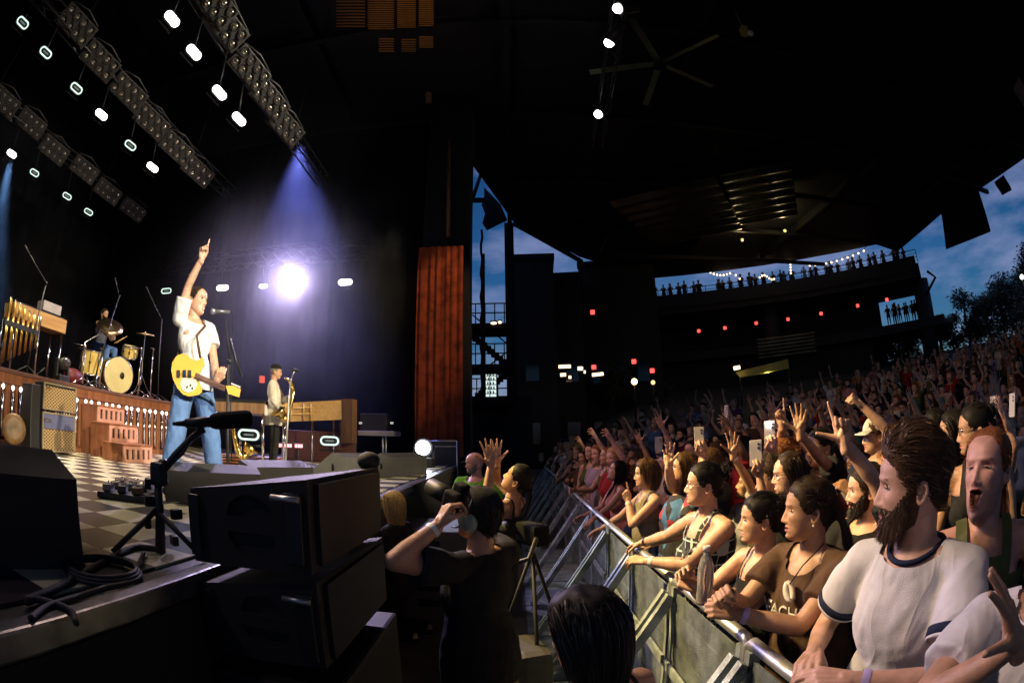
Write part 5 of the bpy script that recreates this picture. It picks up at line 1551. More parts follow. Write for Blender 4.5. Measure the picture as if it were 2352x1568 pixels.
    if P.get('beard'):
        L = P['beard']
        for k in range(int(2600 * dense)):
            pa = g.uniform(-1.45, 1.45); a_ = abs(pa); zt = float(np.interp(a_, [0, .25, .5, .9, 1.3, 1.6], [-.052, -.052, -.054, -.054, -.02, 0])); z = g.uniform(-.118, zt)
            if abs(z + .0705) < .0105 * math.sqrt(max(0, 1 - (a_ / .42) ** 2)) and a_ < .42: continue
            w_, f_ = float(np.interp(z, ZC, WC)), float(np.interp(z, ZC, FC))
            p = Vector((w_ * math.sin(pa), f_ * max(0, math.cos(pa)) ** .82 + .002 + .004 * (a_ < .5), z))
            strand(p, Vector((p.x * 4, .35, -.9)) + Vector((g.gauss(0, .25), g.gauss(0, .25), g.gauss(0, .25))), L * (.30 + .70 * sm(-.05, -.10, z)) * g.uniform(.7, 1.2), .12, 4, .06, False, .0010 / math.sqrt(max(dense, .15)))
    if P.get('brows', 1) and dense > .5:
        for s in (-1, 1):
            for k in range(90):
                t = g.random(); x = s * (.013 + .036 * t); z = .0175 + .0055 * math.sin(t * 2.4) + g.gauss(0, .0013)
                p = Vector((x, .0965 * (1 - (x / .0765) ** 2) ** .42 + .0012, z)); strand(p, Vector((s * 1, -.35 * t, .22)), .008, 0, 2, 0, False, .0006)
    if P.get('stache') and not P.get('beard'):
        for k in range(int(160 * dense)):
            x = g.uniform(-.024, .024); strand(Vector((x, .094 - 12 * x * x, -.059 + g.gauss(0, .002))), Vector((x * 20, .3, -.8)), .012, 0, 2, .1, False)
    return mb

SKINS = {'fair': (.62, .37, .27), 'light': (.56, .33, .23), 'tan': (.44, .25, .16), 'brown': (.27, .14, .085), 'pink': (.62, .34, .27)}
HAIRC = {'black': (.012, .010, .010), 'dark': (.030, .018, .012), 'brown': (.075, .040, .020), 'light': (.17, .095, .045), 'blond': (.42, .27, .10), 'ginger': (.20, .070, .025), 'grey': (.22, .21, .20)}
def skin(k):
    return mat('skin_' + k, SKINS[k], .44, bump=.22, bscale=330, var=.14, vscale=22, spec=.5)
lipm = mat('lips', (.42, .14, .12), .4, var=.05)
eyew = mat('eye_white', (.42, .40, .39), .25, var=0)
irism = mat('iris', (.025, .015, .010), .1, var=0)
mouthm = mat('mouth_inside', (.09, .02, .02), .5, var=0)
teethm = mat('teeth', (.72, .68, .60), .3, var=0)
def cloth(name, col, rough=.85):
    """woven cloth: fine weave plus long soft creases"""
    if name in MATS: return MATS[name]
    m = mat(name, col, rough, bump=.35, bscale=420, var=.10, vscale=11, spec=.22)
    nt = m.node_tree; t = nt.nodes.new('ShaderNodeTexCoord'); g_ = nt.nodes.new('ShaderNodeMapping'); g_.inputs['Scale'].default_value = (7.5, 7.5, 3.2); g_.inputs['Rotation'].default_value = (.25, .3, 0)
    n = nt.nodes.new('ShaderNodeTexNoise'); n.inputs['Scale'].default_value = 1.; n.inputs['Detail'].default_value = 1.6; n.inputs['Distortion'].default_value = .9
    r_ = nt.nodes.new('ShaderNodeMath'); r_.operation = 'SUBTRACT'; r_.inputs[1].default_value = .5; a_ = nt.nodes.new('ShaderNodeMath'); a_.operation = 'ABSOLUTE'
    b2 = nt.nodes.new('ShaderNodeBump'); b2.inputs['Strength'].default_value = .75; b2.inputs['Distance'].default_value = .028; b2.invert = True
    old = [x for x in nt.nodes if x.type == 'BUMP' and x != b2][0]
    nt.links.new(t.outputs['Object'], g_.inputs[0]); nt.links.new(g_.outputs[0], n.inputs['Vector']); nt.links.new(n.outputs['Fac'], r_.inputs[0]); nt.links.new(r_.outputs[0], a_.inputs[0]); nt.links.new(a_.outputs[0], b2.inputs['Height'])
    nt.links.new(b2.outputs[0], old.inputs['Normal'])
    return m
COLS = {'white': (.70, .70, .71), 'black': (.014, .014, .016), 'brown': (.085, .048, .030), 'red': (.34, .018, .020), 'khaki': (.27, .24, .18), 'olive': (.10, .12, .045), 'grey': (.28, .28, .30), 'navy': (.020, .026, .06),
        'pink': (.60, .28, .25), 'yellow': (.50, .45, .12), 'green': (.19, .62, .04), 'blue': (.12, .18, .36), 'maroon': (.09, .010, .022), 'teal': (.03, .17, .18), 'cream': (.70, .66, .58), 'denim': (.10, .19, .40), 'purple': (.10, .04, .12), 'lilac': (.40, .34, .46), 'orange': (.45, .16, .05)}
def dye(k):
    return cloth('cloth_' + k, COLS[k])

def ik(S, Wt, l1, l2, pole):
    d = Wt - S; L = d.length
    if L > (l1 + l2) * .995:
        d = d * ((l1 + l2) * .995 / L); L = d.length; Wt = S + d
    a = (l1 * l1 - l2 * l2 + L * L) / (2 * L); h = math.sqrt(max(1e-8, l1 * l1 - a * a)); u = d / L
    p = Vector(pole); p = p - u * p.dot(u); p = p.normalized() if p.length > 1e-6 else u.orthogonal().normalized()
    return S + u * a + p * h, Wt
BODYCACHE = {}
def person(label, head, yaw, g0=None, hy=0, hp=0, hr=0, lean=0, twist=0, side=0, w=1., woman=False, armR=None, armL=None, shirt='tee', col='black', pants='denim', hair='short', hc='dark', sk='light', P=None, res='hero', seed=1, glasses=None, scale=None, name='person', group=None, sit=False, legs=None, root_at=None, extras=(), seat=None):
    """head: world position of the head centre (eye level); yaw: world heading in degrees of the body's front (0 = +Y, 90 = -X)"""
    P = dict(P or {}); P.setdefault('hair', hair)
    vox = {'hero': .0085, 'mid': .013, 'far': .026}[res]
    RZm = Matrix.Rotation(R(yaw), 3, 'Z')
    pel = Vector((0, 0, .95))
    U = Matrix.Rotation(R(-lean), 3, 'X') @ Matrix.Rotation(R(side), 3, 'Y') @ Matrix.Rotation(R(twist), 3, 'Z')
    up = lambda v: pel + U @ (Vector(v) - pel)
    nb = up((0, -.015, 1.475))
    HM = Matrix.Rotation(R(hy), 3, 'Z') @ Matrix.Rotation(R(hp), 3, 'X') @ Matrix.Rotation(R(hr), 3, 'Y')
    hcn = up((0, -.005, 1.535)) + HM @ Vector((0, .015, .10))
    head = Vector(head)
    if g0 is None: g0 = gz(head.x, head.y) if head.x > .9 else 0.
    s = scale or (head.z - g0) / hcn.z
    rt = head - (RZm @ (hcn * s)) if scale else head - (RZm @ (hcn * s))
    rt = Vector((rt.x, rt.y, head.z - hcn.z * s))
    loc = lambda v: (RZm.transposed() @ (Vector(v) - rt)) / s
    root = thing(name, label, 'person', rt, R(yaw), group)
    # ---- joints
    J = {}
    sw = .178 * (.94 if woman else 1.03) * (1 + .35 * (w - 1))
    for sd_, k, spec in ((1, 'R', armR), (-1, 'L', armL)):
        S0 = up((sd_ * sw, -.012, 1.405)); spec = spec or {}
        if 'w' in spec: Wt = loc(spec['w'])
        else: Wt = up(spec.get('l', (sd_ * (.27 + .1 * (w - 1)), .06, .86)))
        rise = max(0, min(1, (Wt.z - S0.z) / .5))
        S0 = S0 + Vector((-sd_ * .018 * rise, 0, .045 * rise))
        pole = spec.get('pole', (sd_ * .5, -.6, -.5))
        E, Wt = ik(S0, Wt, .285, .25, pole)
        J[k] = (S0, E, Wt)
    th = 1 + .55 * (w - 1)
    hipx = .088
    LEG = {}
    for sd_, k in ((1, 'R'), (-1, 'L')):
        hip = Vector((sd_ * hipx, 0, .91))
        if seat: kn, an = Vector((sd_ * .17, .40, .88)), Vector((sd_ * .18, .42, .46))
        elif legs: kn, an = [Vector(v) for v in legs[k]]
        else: kn, an = Vector((sd_ * .105, .025, .50)), Vector((sd_ * .115, -.015, .085))
        LEG[k] = (hip, kn, an)
    wx, wy = .5 * (w + 1), w
    def torso(mb, inf, bust=True, low=True):
        i = inf
        def ell(c, r, n=20): mb.ball(up(c), (r[0] + i, r[1] + i, r[2] + i), n, 14, U)
        if woman:
            ell((0, .0, 1.30), (.142 * wx, .100 * wy, .165)); ell((0, .012 + .02 * (w - 1), 1.10), (.128 * w, .098 * w, .17)); ell((0, -.005, .945), (.165 * w, .118 * w, .135))
            if bust:
                for q in (-1, 1): ell((q * .070, .082 * wy, 1.245), (.062 * wx, .052 * wx, .062), 14)
        else:
            ell((0, .0, 1.30), (.160 * wx, .112 * wy, .18)); ell((0, .012 + .05 * (w - 1), 1.10), (.142 * w, .108 * w, .17)); ell((0, -.005, .945), (.158 * w, .114 * w, .13))
            if i == 0:
                for q in (-1, 1): ell((q * .07, .05, 1.31), (.075, .055, .06), 12)
        for sd_, k in ((1, 'R'), (-1, 'L')):
            S0 = J[k][0]
            capsule(mb, up((sd_ * .05, -.02, 1.43)), .052 + i, S0, .050 * (1 if woman else 1.08) + i, 14)
        capsule(mb, up((0, -.02, 1.38)), .085 + i, nb, .055 + i * .6, 16)
    # ---- body
    mb = MB(); torso(mb, 0)
    capsule(mb, nb, .055 * (1 if woman else 1.1), hcn + HM @ Vector((0, -.022, -.035)), .052 * (1 if woman else 1.1), 16)
    ra = .9 * th if woman else 1.0 * th
    for k in 'RL':
        S0, E, Wt = J[k]
        capsule(mb, S0, .050 * ra, S0.lerp(E, .45), .050 * ra, 14); capsule(mb, S0.lerp(E, .45), .050 * ra, E, .039 * ra, 14)
        capsule(mb, E, .039 * ra, E.lerp(Wt, .3), .041 * ra, 14); capsule(mb, E.lerp(Wt, .3), .041 * ra, Wt, .0265 * (.6 + .4 * ra), 14)
    if True:
        for k in 'RL':
            hip, kn, an = LEG[k]
            capsule(mb, hip, .088 * th, kn, .056 * th, 14); capsule(mb, kn, .056 * th, kn.lerp(an, .35) + Vector((0, -.012, 0)), .054 * th, 14); capsule(mb, kn.lerp(an, .35), .052 * th, an, .036, 14)
            mb.ball(an + Vector((0, .07, -.045)), (.042, .125, .038), 12, 8)
    co, fs = remesh(mb, vox, 4)
    fs = list(fs); mi = [0] * len(fs); V = [co]; nV = len(co)
    if res == 'far':                                                      # dark trousers on the distant figures
        mi = [5 if (co[f[0]][2] < .93 and abs(co[f[0]][0]) < .24) else 0 for f in fs]
    hv, hf, hm = head_mesh(P, *((72, 72) if res == 'hero' else ((44, 44) if res == 'mid' else (22, 28))))
    hs_ = P.get('hsize', 1.0)
    HMn = np.array(HM)
    hv = hv * hs_ @ HMn.T + np.array(hcn)
    fs += [tuple(nV + i for i in f) for f in hf]; mi += hm; V.append(hv); nV += len(hv)
    for sd_, k, spec in ((1, 'R', armR), (-1, 'L', armL)):
        S0, E, Wt = J[k]; spec = spec or {}
        cv, cf = hand(spec.get('pose', 'relaxed'), .0042 if res == 'hero' else (.0055 if res == 'mid' else .009))
        y = (Wt - E).normalized()
        if 'dir' in spec: y = (RZm.transposed() @ Vector(spec['dir'])).normalized()
        zb = RZm.transposed() @ Vector(spec['back']) if 'back' in spec else Vector((sd_ * .8, -.1, .4))
        zb = zb - y * zb.dot(y); zb = zb.normalized() if zb.length > 1e-5 else y.orthogonal().normalized()
        x = y.cross(zb)
        A_ = np.array([x, y, zb]).T
        v = cv * np.array([1 if sd_ > 0 else -1, 1, 1]) * (1.0 if not woman else .92) * P.get('hand', 1.04)
        v = v @ A_.T + np.array(Wt)
        b = nV; V.append(v); nV += len(v)
        fs += [tuple(b + i for i in (f if sd_ > 0 else f[::-1])) for f in cf]; mi += [0] * len(cf)
    def put(name_, verts, faces, mats, mi_=None, parent=root, smooth=True):
        verts = (np.asarray(verts) * s) @ np.array(RZm).T + np.array(rt)
        me = bpy.data.meshes.new(name_); me.from_pydata(verts.tolist(), [], faces)
        if mi_ is not None: me.polygons.foreach_set('material_index', mi_)
        me.polygons.foreach_set('use_smooth', [smooth] * len(faces)); me.update()
        return link(name_, me, mats, parent)
    hm_ = mat('hair_' + hc, HAIRC[hc], .6, var=.3, vscale=60, spec=.18)
    hm2 = mat('hair_hi_' + hc, tuple(min(1, c * 1.9 + .012) for c in HAIRC[hc]), .36, var=.1, spec=.5)
    body = put('body', np.concatenate(V), fs, [skin(sk), P.get('lipmat', lipm), eyew, irism, teethm if P.get('teeth') else mouthm, hm_], mi)
    body.name = 'body'
    # ---- clothes
    def garment(prims, voxel, planes, keep_f, mats, nm, fold=.004, smooth=3, seedn=0.):
        c, f = remesh(prims, voxel, smooth)
        inv = (np.array(U.inverted()) @ (c - np.array(pel)).T).T + np.array(pel)
        if fold:
            n = np.array([(mnoise.noise(Vector((p[0] * 13, p[1] * 13, p[2] * 4.5 + seedn))) + .6 * mnoise.noise(Vector((p[0] * 26 + 9, p[1] * 26, p[2] * 17 + seedn)))) for p in inv])
            rad = np.stack([inv[:, 0], inv[:, 1], 0 * inv[:, 0]], 1); rad /= np.linalg.norm(rad, axis=1, keepdims=True) + 1e-6
            inv = inv + rad * (np.abs(n) * fold * 1.9)[:, None]
        bm = bmesh.new()
        bv = [bm.verts.new(p) for p in inv]
        for q in f: bm.faces.new([bv[i] for i in q])
        for pc, pn in planes:
            bmesh.ops.bisect_plane(bm, geom=bm.verts[:] + bm.edges[:] + bm.faces[:], plane_co=pc, plane_no=pn, dist=1e-5)
        dl = [q for q in bm.faces if not keep_f(q.calc_center_median())]
        bmesh.ops.delete(bm, geom=dl, context='FACES')
        bm.verts.index_update()
        c = np.array([tuple(v.co) for v in bm.verts]); f = [tuple(v.index for v in q.verts) for q in bm.faces]; bm.free()
        c = (np.array(U) @ (c - np.array(pel)).T).T + np.array(pel)
        return put(nm, c, f, mats)
    vs_ = {'hero': .009, 'mid': .014, 'far': .028}[res]
    inf = {'hero': .012, 'mid': .014, 'far': .016}[res]
    sm_ = col if not isinstance(col, str) else dye(col)
    if shirt in ('tee', 'jacket', 'vest', 'crop'):
        mb = MB(); torso(mb, inf)
        if not woman or shirt == 'tee':
            mb.ball(up((0, .006, .88)), (.190 + .15 * (w - 1) + inf, .138 * w + inf, .40), 18, 12, U); mb.ball(up((0, .03, 1.26)), (.155 * wx + inf, .105 * wy + inf, .16), 18, 12, U)
        for k in 'RL':
            S0, E, Wt = J[k]
            if shirt == 'tee':
                e = S0.lerp(E, .62); capsule(mb, S0, .062 * ra + inf * .6, S0.lerp(E, .3), .066 * ra + inf, 14); mb.cyl(S0.lerp(E, .2), e, .066 * ra + inf, .068 * ra + inf * 1.2, n=20)
            elif shirt == 'jacket':
                capsule(mb, S0, .064 * ra + inf, E, .054 * ra + inf, 14); mb.cyl(E, Wt, .054 * ra + inf, .042 * ra + inf, n=16); mb.ball(E, .054 * ra + inf, 12, 8)
        hem = P.get('hem', .80 if shirt != 'crop' else 1.14)
        V_ = P.get('vneck', 0.)
        fn = Vector((0, .42 + V_, 1)); fo = Vector((0, 0, 1.468))
        def kp(q):
            if q.z < hem and abs(q.x) < .27: return False
            if abs(q.x) > .10: return True
            return not (q.z > 1.468 if q.y < 0 else (q - fo).dot(fn) > 0)
        g_ = garment(mb, vs_, [((0, 0, hem), (0, 0, 1)), ((0, 0, 1.468), (0, 0, 1)), (fo, fn)], kp, sm_, 'shirt' if shirt != 'jacket' else 'jacket', .0045 if res != 'far' else 0, 8, seed)
    elif shirt in ('tank', 'strap'):
        mb = MB(); torso(mb, inf * 1.25); mb.ball(up((0, -.002, .88)), (.190 + .15 * (w - 1) + .008, .132 * w + .012, .24), 18, 12, U)
        strap = .105 if shirt == 'tank' else .088
        hem = P.get('hem', .80); arm = .165 * wx + .006; si = strap - (.04 if shirt == 'tank' else .022)
        zn, zs = (1.395, 1.33) if shirt == 'tank' else (1.372, 1.335)
        def kp(q):
            a_ = abs(q.x)
            if q.z < hem or a_ > arm: return False
            if a_ < si: return q.z < zn
            if a_ < strap: return True
            return q.z < zs
        pl = [((0, 0, z), (0, 0, 1)) for z in (hem, zn, zs)] + [((q * d, 0, 0), (1, 0, 0)) for q in (-1, 1) for d in (si, strap, arm)]
        garment(mb, vs_, pl, kp, sm_, 'top', .0025 if res != 'far' else 0, 3, seed)
    if pants and res != 'far':
        mb = MB(); i = .014
        mb.ball((0, -.005, .945), (.160 * w + i, .116 * w + i, .135 + i), 18, 12)
        for k in 'RL':
            hip, kn, an = LEG[k]
            capsule(mb, hip, .092 * th + i, kn, .062 * th + i * P.get('baggy', 1), 14); capsule(mb, kn, .062 * th + i * P.get('baggy', 1), kn.lerp(an, .5), .058 * th + i * P.get('baggy', 1), 14); mb.cyl(kn.lerp(an, .4), an + Vector((0, 0, .0)), .058 * th + i * P.get('baggy', 1), .052 * th + i * P.get('baggy', 1), n=16)
        U0 = U; U = Matrix.Identity(3)
        garment(mb, max(.012, vs_), [((0, 0, 1.0), (0, 0, 1))], lambda q: q.z < 1.0, dye(pants), 'trousers', .007, 3, seed + 5)
        U = U0
        for k in 'RL':
            hip, kn, an = LEG[k]
            sb = MB(); sb.ball(an + Vector((0, .075, -.042)), (.050, .140, .046), 14, 8)
            put('shoe', sb.v, sb.f, [K['rubber']])
    # ---- hair
    if hair != 'bald':
        hb = hair_mesh(P, hair, seed, P.get('hd') or {'hero': 1., 'mid': .5, 'far': .12}[res])
        hvv = np.array(hb.v) * hs_ @ HMn.T + np.array(hcn)
        put('hair', hvv, hb.f, [hm_, hm2], hb.mi)
    def headpart(nm, mbx, m):
        return put(nm, np.array(mbx.v) * hs_ @ HMn.T + np.array(hcn), mbx.f, m if isinstance(m, list) else [m], mbx.mi)
    if glasses:
        gb = MB()
        for q in (-1, 1):
            rx, rz_ = (.021, .017)
            gb.tube([(q * .033 + rx * math.cos(t), .0985 - .004 * abs(math.cos(t)) - (.006 if math.cos(t) * q > 0 else 0), -.001 + rz_ * math.sin(t)) for t in np.linspace(0, 2 * math.pi, 16, endpoint=False)], .0017, n=5, closed=True)
            gb.tube([(q * .055, .091, .004), (q * .072, .06, .004), (q * .080, -.012, .002)], .0016, n=5)
        gb.tube([(-.011, .101, .003), (0, .104, .005), (.011, .101, .003)], .0016, n=5)
        headpart('glasses', gb, K['darksteel'] if glasses == 'dark' else K['chrome'])
    if P.get('cap'):
        cb = MB(); vs, fs2 = [], []
        n = 24
        for j in range(8):
            t = j / 7 * math.pi / 2
            for k in range(n):
                a_ = 2 * math.pi * k / n; vs.append((.088 * math.cos(t) ** .8 * math.sin(a_), (.106 * math.cos(t) ** .8) * math.cos(a_) - .006, .040 + .095 * math.sin(t)))
        fs2 = [(j * n + k, j * n + (k + 1) % n, (j + 1) * n + (k + 1) % n, (j + 1) * n + k) for j in range(7) for k in range(n)]
        cb.add(vs, fs2, True)
        cp_ = headpart('cap', cb, dye(P['cap']))
        if P.get('brim', 1):
            br = MB(); bv = []
            for t in np.linspace(-1.0, 1.0, 11):
                for r_, dz in ((.096, .042), (.172, .030 - .012 * abs(t)), (.170, .024 - .012 * abs(t)), (.094, .036)):
                    bv.append(((r_ if r_ < .1 else r_ * .62) * math.sin(t) * (1 if r_ < .1 else .95), r_ * math.cos(t * (.9 if r_ > .1 else 1)) , dz))
            br.add(bv, [(4 * i + k, 4 * i + (k + 1) % 4, 4 * i + 4 + (k + 1) % 4, 4 * i + 4 + k) for i in range(10) for k in range(4)], True)
            headpart('brim', br, dye(P['cap']))
        if P.get('badge'):
            bd = MB(); M4 = Matrix.Translation((0, .0985, .078)) @ Matrix.Rotation(R(-22), 4, 'X')
            bd.cur = 0
            bd.prism([M4 @ Vector((.034 * math.cos(t), 0, .022 * math.sin(t))) for t in np.linspace(0, 2 * math.pi, 20, endpoint=False)], M4.to_3x3() @ Vector((0, .004, 0)))
            headpart('badge', bd, mat('badge_white', (.75, .72, .72), .5))
            tm = text_mesh('Dr Pepper', .0125, .0008)
            tm.transform(M4 @ Matrix.Translation((0, .0055, 0)) @ Matrix.Rotation(R(20), 4, 'Y') @ Matrix.Rotation(R(180), 4, 'Z') @ Matrix.Rotation(R(90), 4, 'X'))
            tv = np.array([v.co for v in tm.vertices]); put('badge_lettering', tv * hs_ @ HMn.T + np.array(hcn), [tuple(p.vertices) for p in tm.polygons], [dye('maroon')])
    if P.get('earring'):
        eb = MB().ball((-.078, -.012, -.052), .006, 8, 6).ball((.078, -.012, -.052), .006, 8, 6)
        headpart('earring', eb, mat('pearl', (.8, .76, .7), .2)) if 0 else [headpart('earring', MB().ball((q * .079, -.012, -.053), .006, 8, 6), mat('pearl', (.8, .76, .7), .2)) for q in (-1, 1)]
    # ---- wrist bands
    for k, spec in (('R', armR), ('L', armL)):
        if spec and spec.get('band'):
            S0, E, Wt = J[k]; d = (Wt - E).normalized(); c = Wt - d * .035
            bm_ = MB(); bm_.lathe([(.0315 * ra ** .3, -.011), (.033 * ra ** .3, 0), (.0315 * ra ** .3, .011)], c, d, n=16)
            put('wristband', bm_.v, bm_.f, [mat('band_' + spec['band'], {'white': (.75, .72, .8), 'lilac': (.50, .42, .78), 'black': (.01, .01, .012), 'red': (.6, .08, .05), 'silver': (.7, .75, .8)}[spec['band']], .4)])
    info = dict(root=root, s=s, rt=rt, RZ=RZm, J=J, up=up, hcn=hcn, HM=HM, put=put, U=U, world=lambda v: RZm @ (Vector(v) * s) + rt, w=w, body=body)
    return info
# ================================================================== CROWD BARRIER
BX, BZ = .85, 1.15
bmesh_panel = None
def barrier(y0, y1, label):
    root = thing('crowd_barrier', label, 'barrier', (BX, (y0 + y1) / 2, 0), group='crowd barrier sections')
    MB().tube([(BX, y0 + .005, BZ - .25), (BX, y0 + .005, BZ - .04), (BX, y0 + .03, BZ - .022), (BX, y1 - .03, BZ - .022), (BX, y1 - .005, BZ - .04), (BX, y1 - .005, BZ - .25)], .027, n=12).build('top_rail', K['alu'], root)
    for yy in (y0 + .04, y1 - .04):
        MB().box2((BX - .025, yy - .02, .03), (BX + .025, yy + .02, BZ - .05)).build('post', K['steel'], root)
        a, b = Vector((BX - .03, yy, BZ - .10)), Vector((.16, yy, .04))
        d = (b - a); M4 = Matrix.Translation((a + b) / 2) @ d.to_track_quat('Z', 'Y').to_matrix().to_4x4()
        MB().box(None, (.04, .055, d.length), m=M4).build('brace', K['steel'], root)
    for k in range(9):                                                  # ribbed sheet front, one rib per strip
        z0 = .12 + k * .105
        MB().box2((BX - .008 - .006 * (k % 2), y0 + .062, z0), (BX + .004, y1 - .062, z0 + .103)).build('panel_strip', mat('barrier_sheet', (.14, .17, .185), .5, .3, bump=.9, bscale=160, var=.4, vscale=9), root)
    MB().box2((BX - .045, y0 + .03, .58), (BX - .027, y1 - .03, .64)).build('mid_rail', K['steel'], root)
    MB().box2((.10, y0 + .01, .006), (BX + .7, y1 - .01, .026)).build('foot_plate', K['steel'], root)
    return root
names = ['nearest', 'second nearest', 'third nearest', 'fourth nearest', 'fifth nearest', 'sixth nearest']
yy = .63 - .95
k = 0
while yy < 13:
    barrier(yy, yy + .945, 'grey steel crowd barrier section with slanted braces, %s' % (names[k] if k < 6 else 'number %s along the row' % ['seven', 'eight', 'nine', 'ten', 'eleven', 'twelve', 'thirteen', 'fourteen', 'fifteen', 'sixteen'][k - 6]))
    yy += .95; k += 1

# ================================================================== BAND
hs_ = ring(452, 690, 4.5)
singer = person('singer in white t-shirt and blue jeans pointing one finger up beside the microphone', hs_, -112, g0=STAGE_Z, hy=26, hp=4, hr=-4, side=3, lean=-5, w=.86,
    armR=dict(w=ring(464, 592, 4.28), pose='point', pole=(.6, -.6, 0), back=(-.6, .3, 0), dir=(.05, 0, 1)), armL=dict(w=ring(500, 892, 4.30), pose='grip', pole=(-.7, -.3, -.5), back=(.5, -.6, -.2), dir=(.55, -.15, .75)),
    shirt='tee', col='white', pants='denim', hair='buzz', hc='dark', sk='light', P=dict(open=.42, teeth=1, hairline=.018, nose=1.12, baggy=2.0, vneck=.25, hem=.86, smile=.8), seed=11,
    legs={'R': ((.19, .05, .50), (.27, .0, .085)), 'L': ((-.16, .06, .50), (-.24, .02, .085))})
# guitar, outline taken in the plane of the singer's chest
gp = ring(432, 866, 4.22); gn = Vector((.52, -.85, .06)).normalized()
G = lambda px, py, off=0.: on_plane(px, py, gp + gn * off, gn)
gt = thing('electric_guitar', 'mustard yellow electric guitar with white pickguard hanging on the singer', 'guitar', gp)
yel = mat('mustard_lacquer', (.72, .42, .07), .25, var=.06, coat=.4)
body_px = [(405, 818), (416, 812), (428, 813), (438, 822), (447, 828), (457, 826), (463, 818), (468, 823), (470, 836), (464, 848), (458, 858), (457, 872), (462, 888), (464, 900), (456, 906), (446, 908), (434, 910), (420, 905), (408, 892), (398, 872), (393, 850), (396, 832)]
MB().prism([G(*p) for p in body_px], -gn * .042).build('body', yel, gt)
MB().prism([G(*p, .001) for p in ((418, 868), (440, 868), (452, 866), (452, 885), (446, 896), (432, 902), (420, 896), (414, 882))], gn * .005).build('pickguard', mat('cream_guard', (.75, .68, .50), .4), gt)
for px in (410, 424, 436):
    MB().prism([G(px - 3.6, 850, .001), G(px + 3.6, 850, .001), G(px + 3.6, 867, .001), G(px - 3.6, 867, .001)], gn * .012).build('pickup' if px != 424 else 'bridge', K['chrome'] if px == 424 else K['black'], gt)
for q in ((430, 888), (438, 884), (442, 891)):
    MB().cyl(G(*q, .005), G(*q, .018), .008, n=8).build('knob', K['chrome'], gt)
n0, n1 = G(448, 862, .012), G(517, 892, .02)
t_ = (n1 - n0).normalized(); u_ = gn.cross(t_)
MB().prism([n0 + u_ * .026, n1 + u_ * .021, n1 - u_ * .021, n0 - u_ * .026], -gn * .022).build('neck', wood('rosewood', (.10, .045, .03), (.16, .075, .05)), gt)
for k in range(12):
    p = n0.lerp(n1, .12 + .07 * k); MB().cyl(p + u_ * .023 + gn * .001, p - u_ * .023 + gn * .001, .0012, n=4).build('fret', K['chrome'], gt)
for k in range(6):
    o_ = u_ * (-.014 + .0056 * k); MB().cyl(G(414, 858, .013) + o_, n1 + o_ + gn * .004, .0007, n=3).build('string', K['chrome'], gt)
MB().prism([n1 + u_ * .024, n1 + t_ * .06 + u_ * .05, n1 + t_ * .13 + u_ * .045, n1 + t_ * .14 - u_ * .02, n1 + t_ * .04 - u_ * .03], -gn * .018).build('headstock', yel, gt)
for k in range(6):
    MB().cyl(n1 + t_ * (.04 + .015 * k) + u_ * .05, n1 + t_ * (.04 + .015 * k) + u_ * .066, .006, n=6).build('tuning_peg', K['white'], gt)
MB().tube([G(460, 822, -.0), G(452, 770, .03), singer['world'](singer['up']((-.06, .10, 1.40))), singer['world'](singer['up']((-.08, -.04, 1.50))), singer['world'](singer['up']((.05, -.16, 1.30))), G(402, 850, -.06)], .012, n=6).build('strap', mat('brown_strap', (.10, .045, .025), .7), gt)
# small red and blue print on the singer's shirt
for k, (px, py, r_, c) in enumerate(((443, 775, .05, (.35, .03, .04)), (450, 795, .035, (.03, .03, .05)), (446, 812, .03, (.3, .05, .05)))):
    pass
hx = ring(634, 853, 8.2)
saxm = person('saxophone player in cream jacket and black flat cap facing right', hx, -66, g0=STAGE_Z, hy=2, hp=-4, w=.98,
    armR=dict(w=ring(652, 948, 8.0), pose='grip', pole=(.5, -.8, -.4)), armL=dict(w=ring(664, 915, 8.05), pose='grip', pole=(-.6, -.2, -.8)), shirt='jacket', col='cream', pants='black', hair='cap', hc='grey', sk='light', res='mid', P=dict(cap='black', brim=0, vneck=1.1, hem=.74), seed=12)
sx0 = ring(653, 868, 8.05)
sax('tenor_saxophone', 'gold saxophone being played by the man in the cream jacket', [sx0, ring(663, 872, 7.98), ring(672, 878, 7.95), ring(674, 900, 7.92), ring(668, 930, 7.9), ring(661, 955, 7.9), ring(655, 965, 7.9), ring(648, 955, 7.88)], [.010, .016, .022, .028, .034, .042, .048, .06], 0)
sb_ = ring(655, 1058, 7.7); sb_.z = STAGE_Z
mic_stand('chrome microphone stand before the saxophone player', sb_, ring(668, 872, 7.75), ring(676, 852, 7.7), m=K['alu'])
mic('dark microphone before the saxophone player', ring(688, 851, 7.7), ring(676, 850, 7.7), .026, K['black'], K['darksteel'])
dh = on_x(240, 722, -8.75)
drm = person('bare-armed drummer sitting behind the gold drum kit', dh, -78, scale=1.0, hy=-6, lean=6, w=1.05, armR=dict(w=on_x(262, 788, -8.1), pose='grip', pole=(.6, -.4, -.6)), armL=dict(w=on_x(268, 783, -8.2), pose='grip', pole=(-.6, -.4, -.6)),
    shirt='tank', col='grey', pants='denim', hair='short', hc='dark', sk='tan', res='mid', P=dict(beard=.02), seed=13, seat=1)
for q, (px, py) in enumerate(((285, 775), (292, 772))):
    MB().cyl(on_x(262 + 5 * q, 788, -8.05), on_x(px, py, -7.9 - .1 * q), .008, .006, n=6).build('drumstick', wood('hickory', (.5, .33, .16), (.6, .42, .22)), label='wooden drumstick in the %s hand of the drummer' % ('right' if q == 0 else 'left'), cat='drumstick')
th_ = Vector((drm['rt'].x, drm['rt'].y, 0))
dt = thing('drum_throne', 'round black stool under the drummer', 'stool', (th_.x, th_.y, RZ))
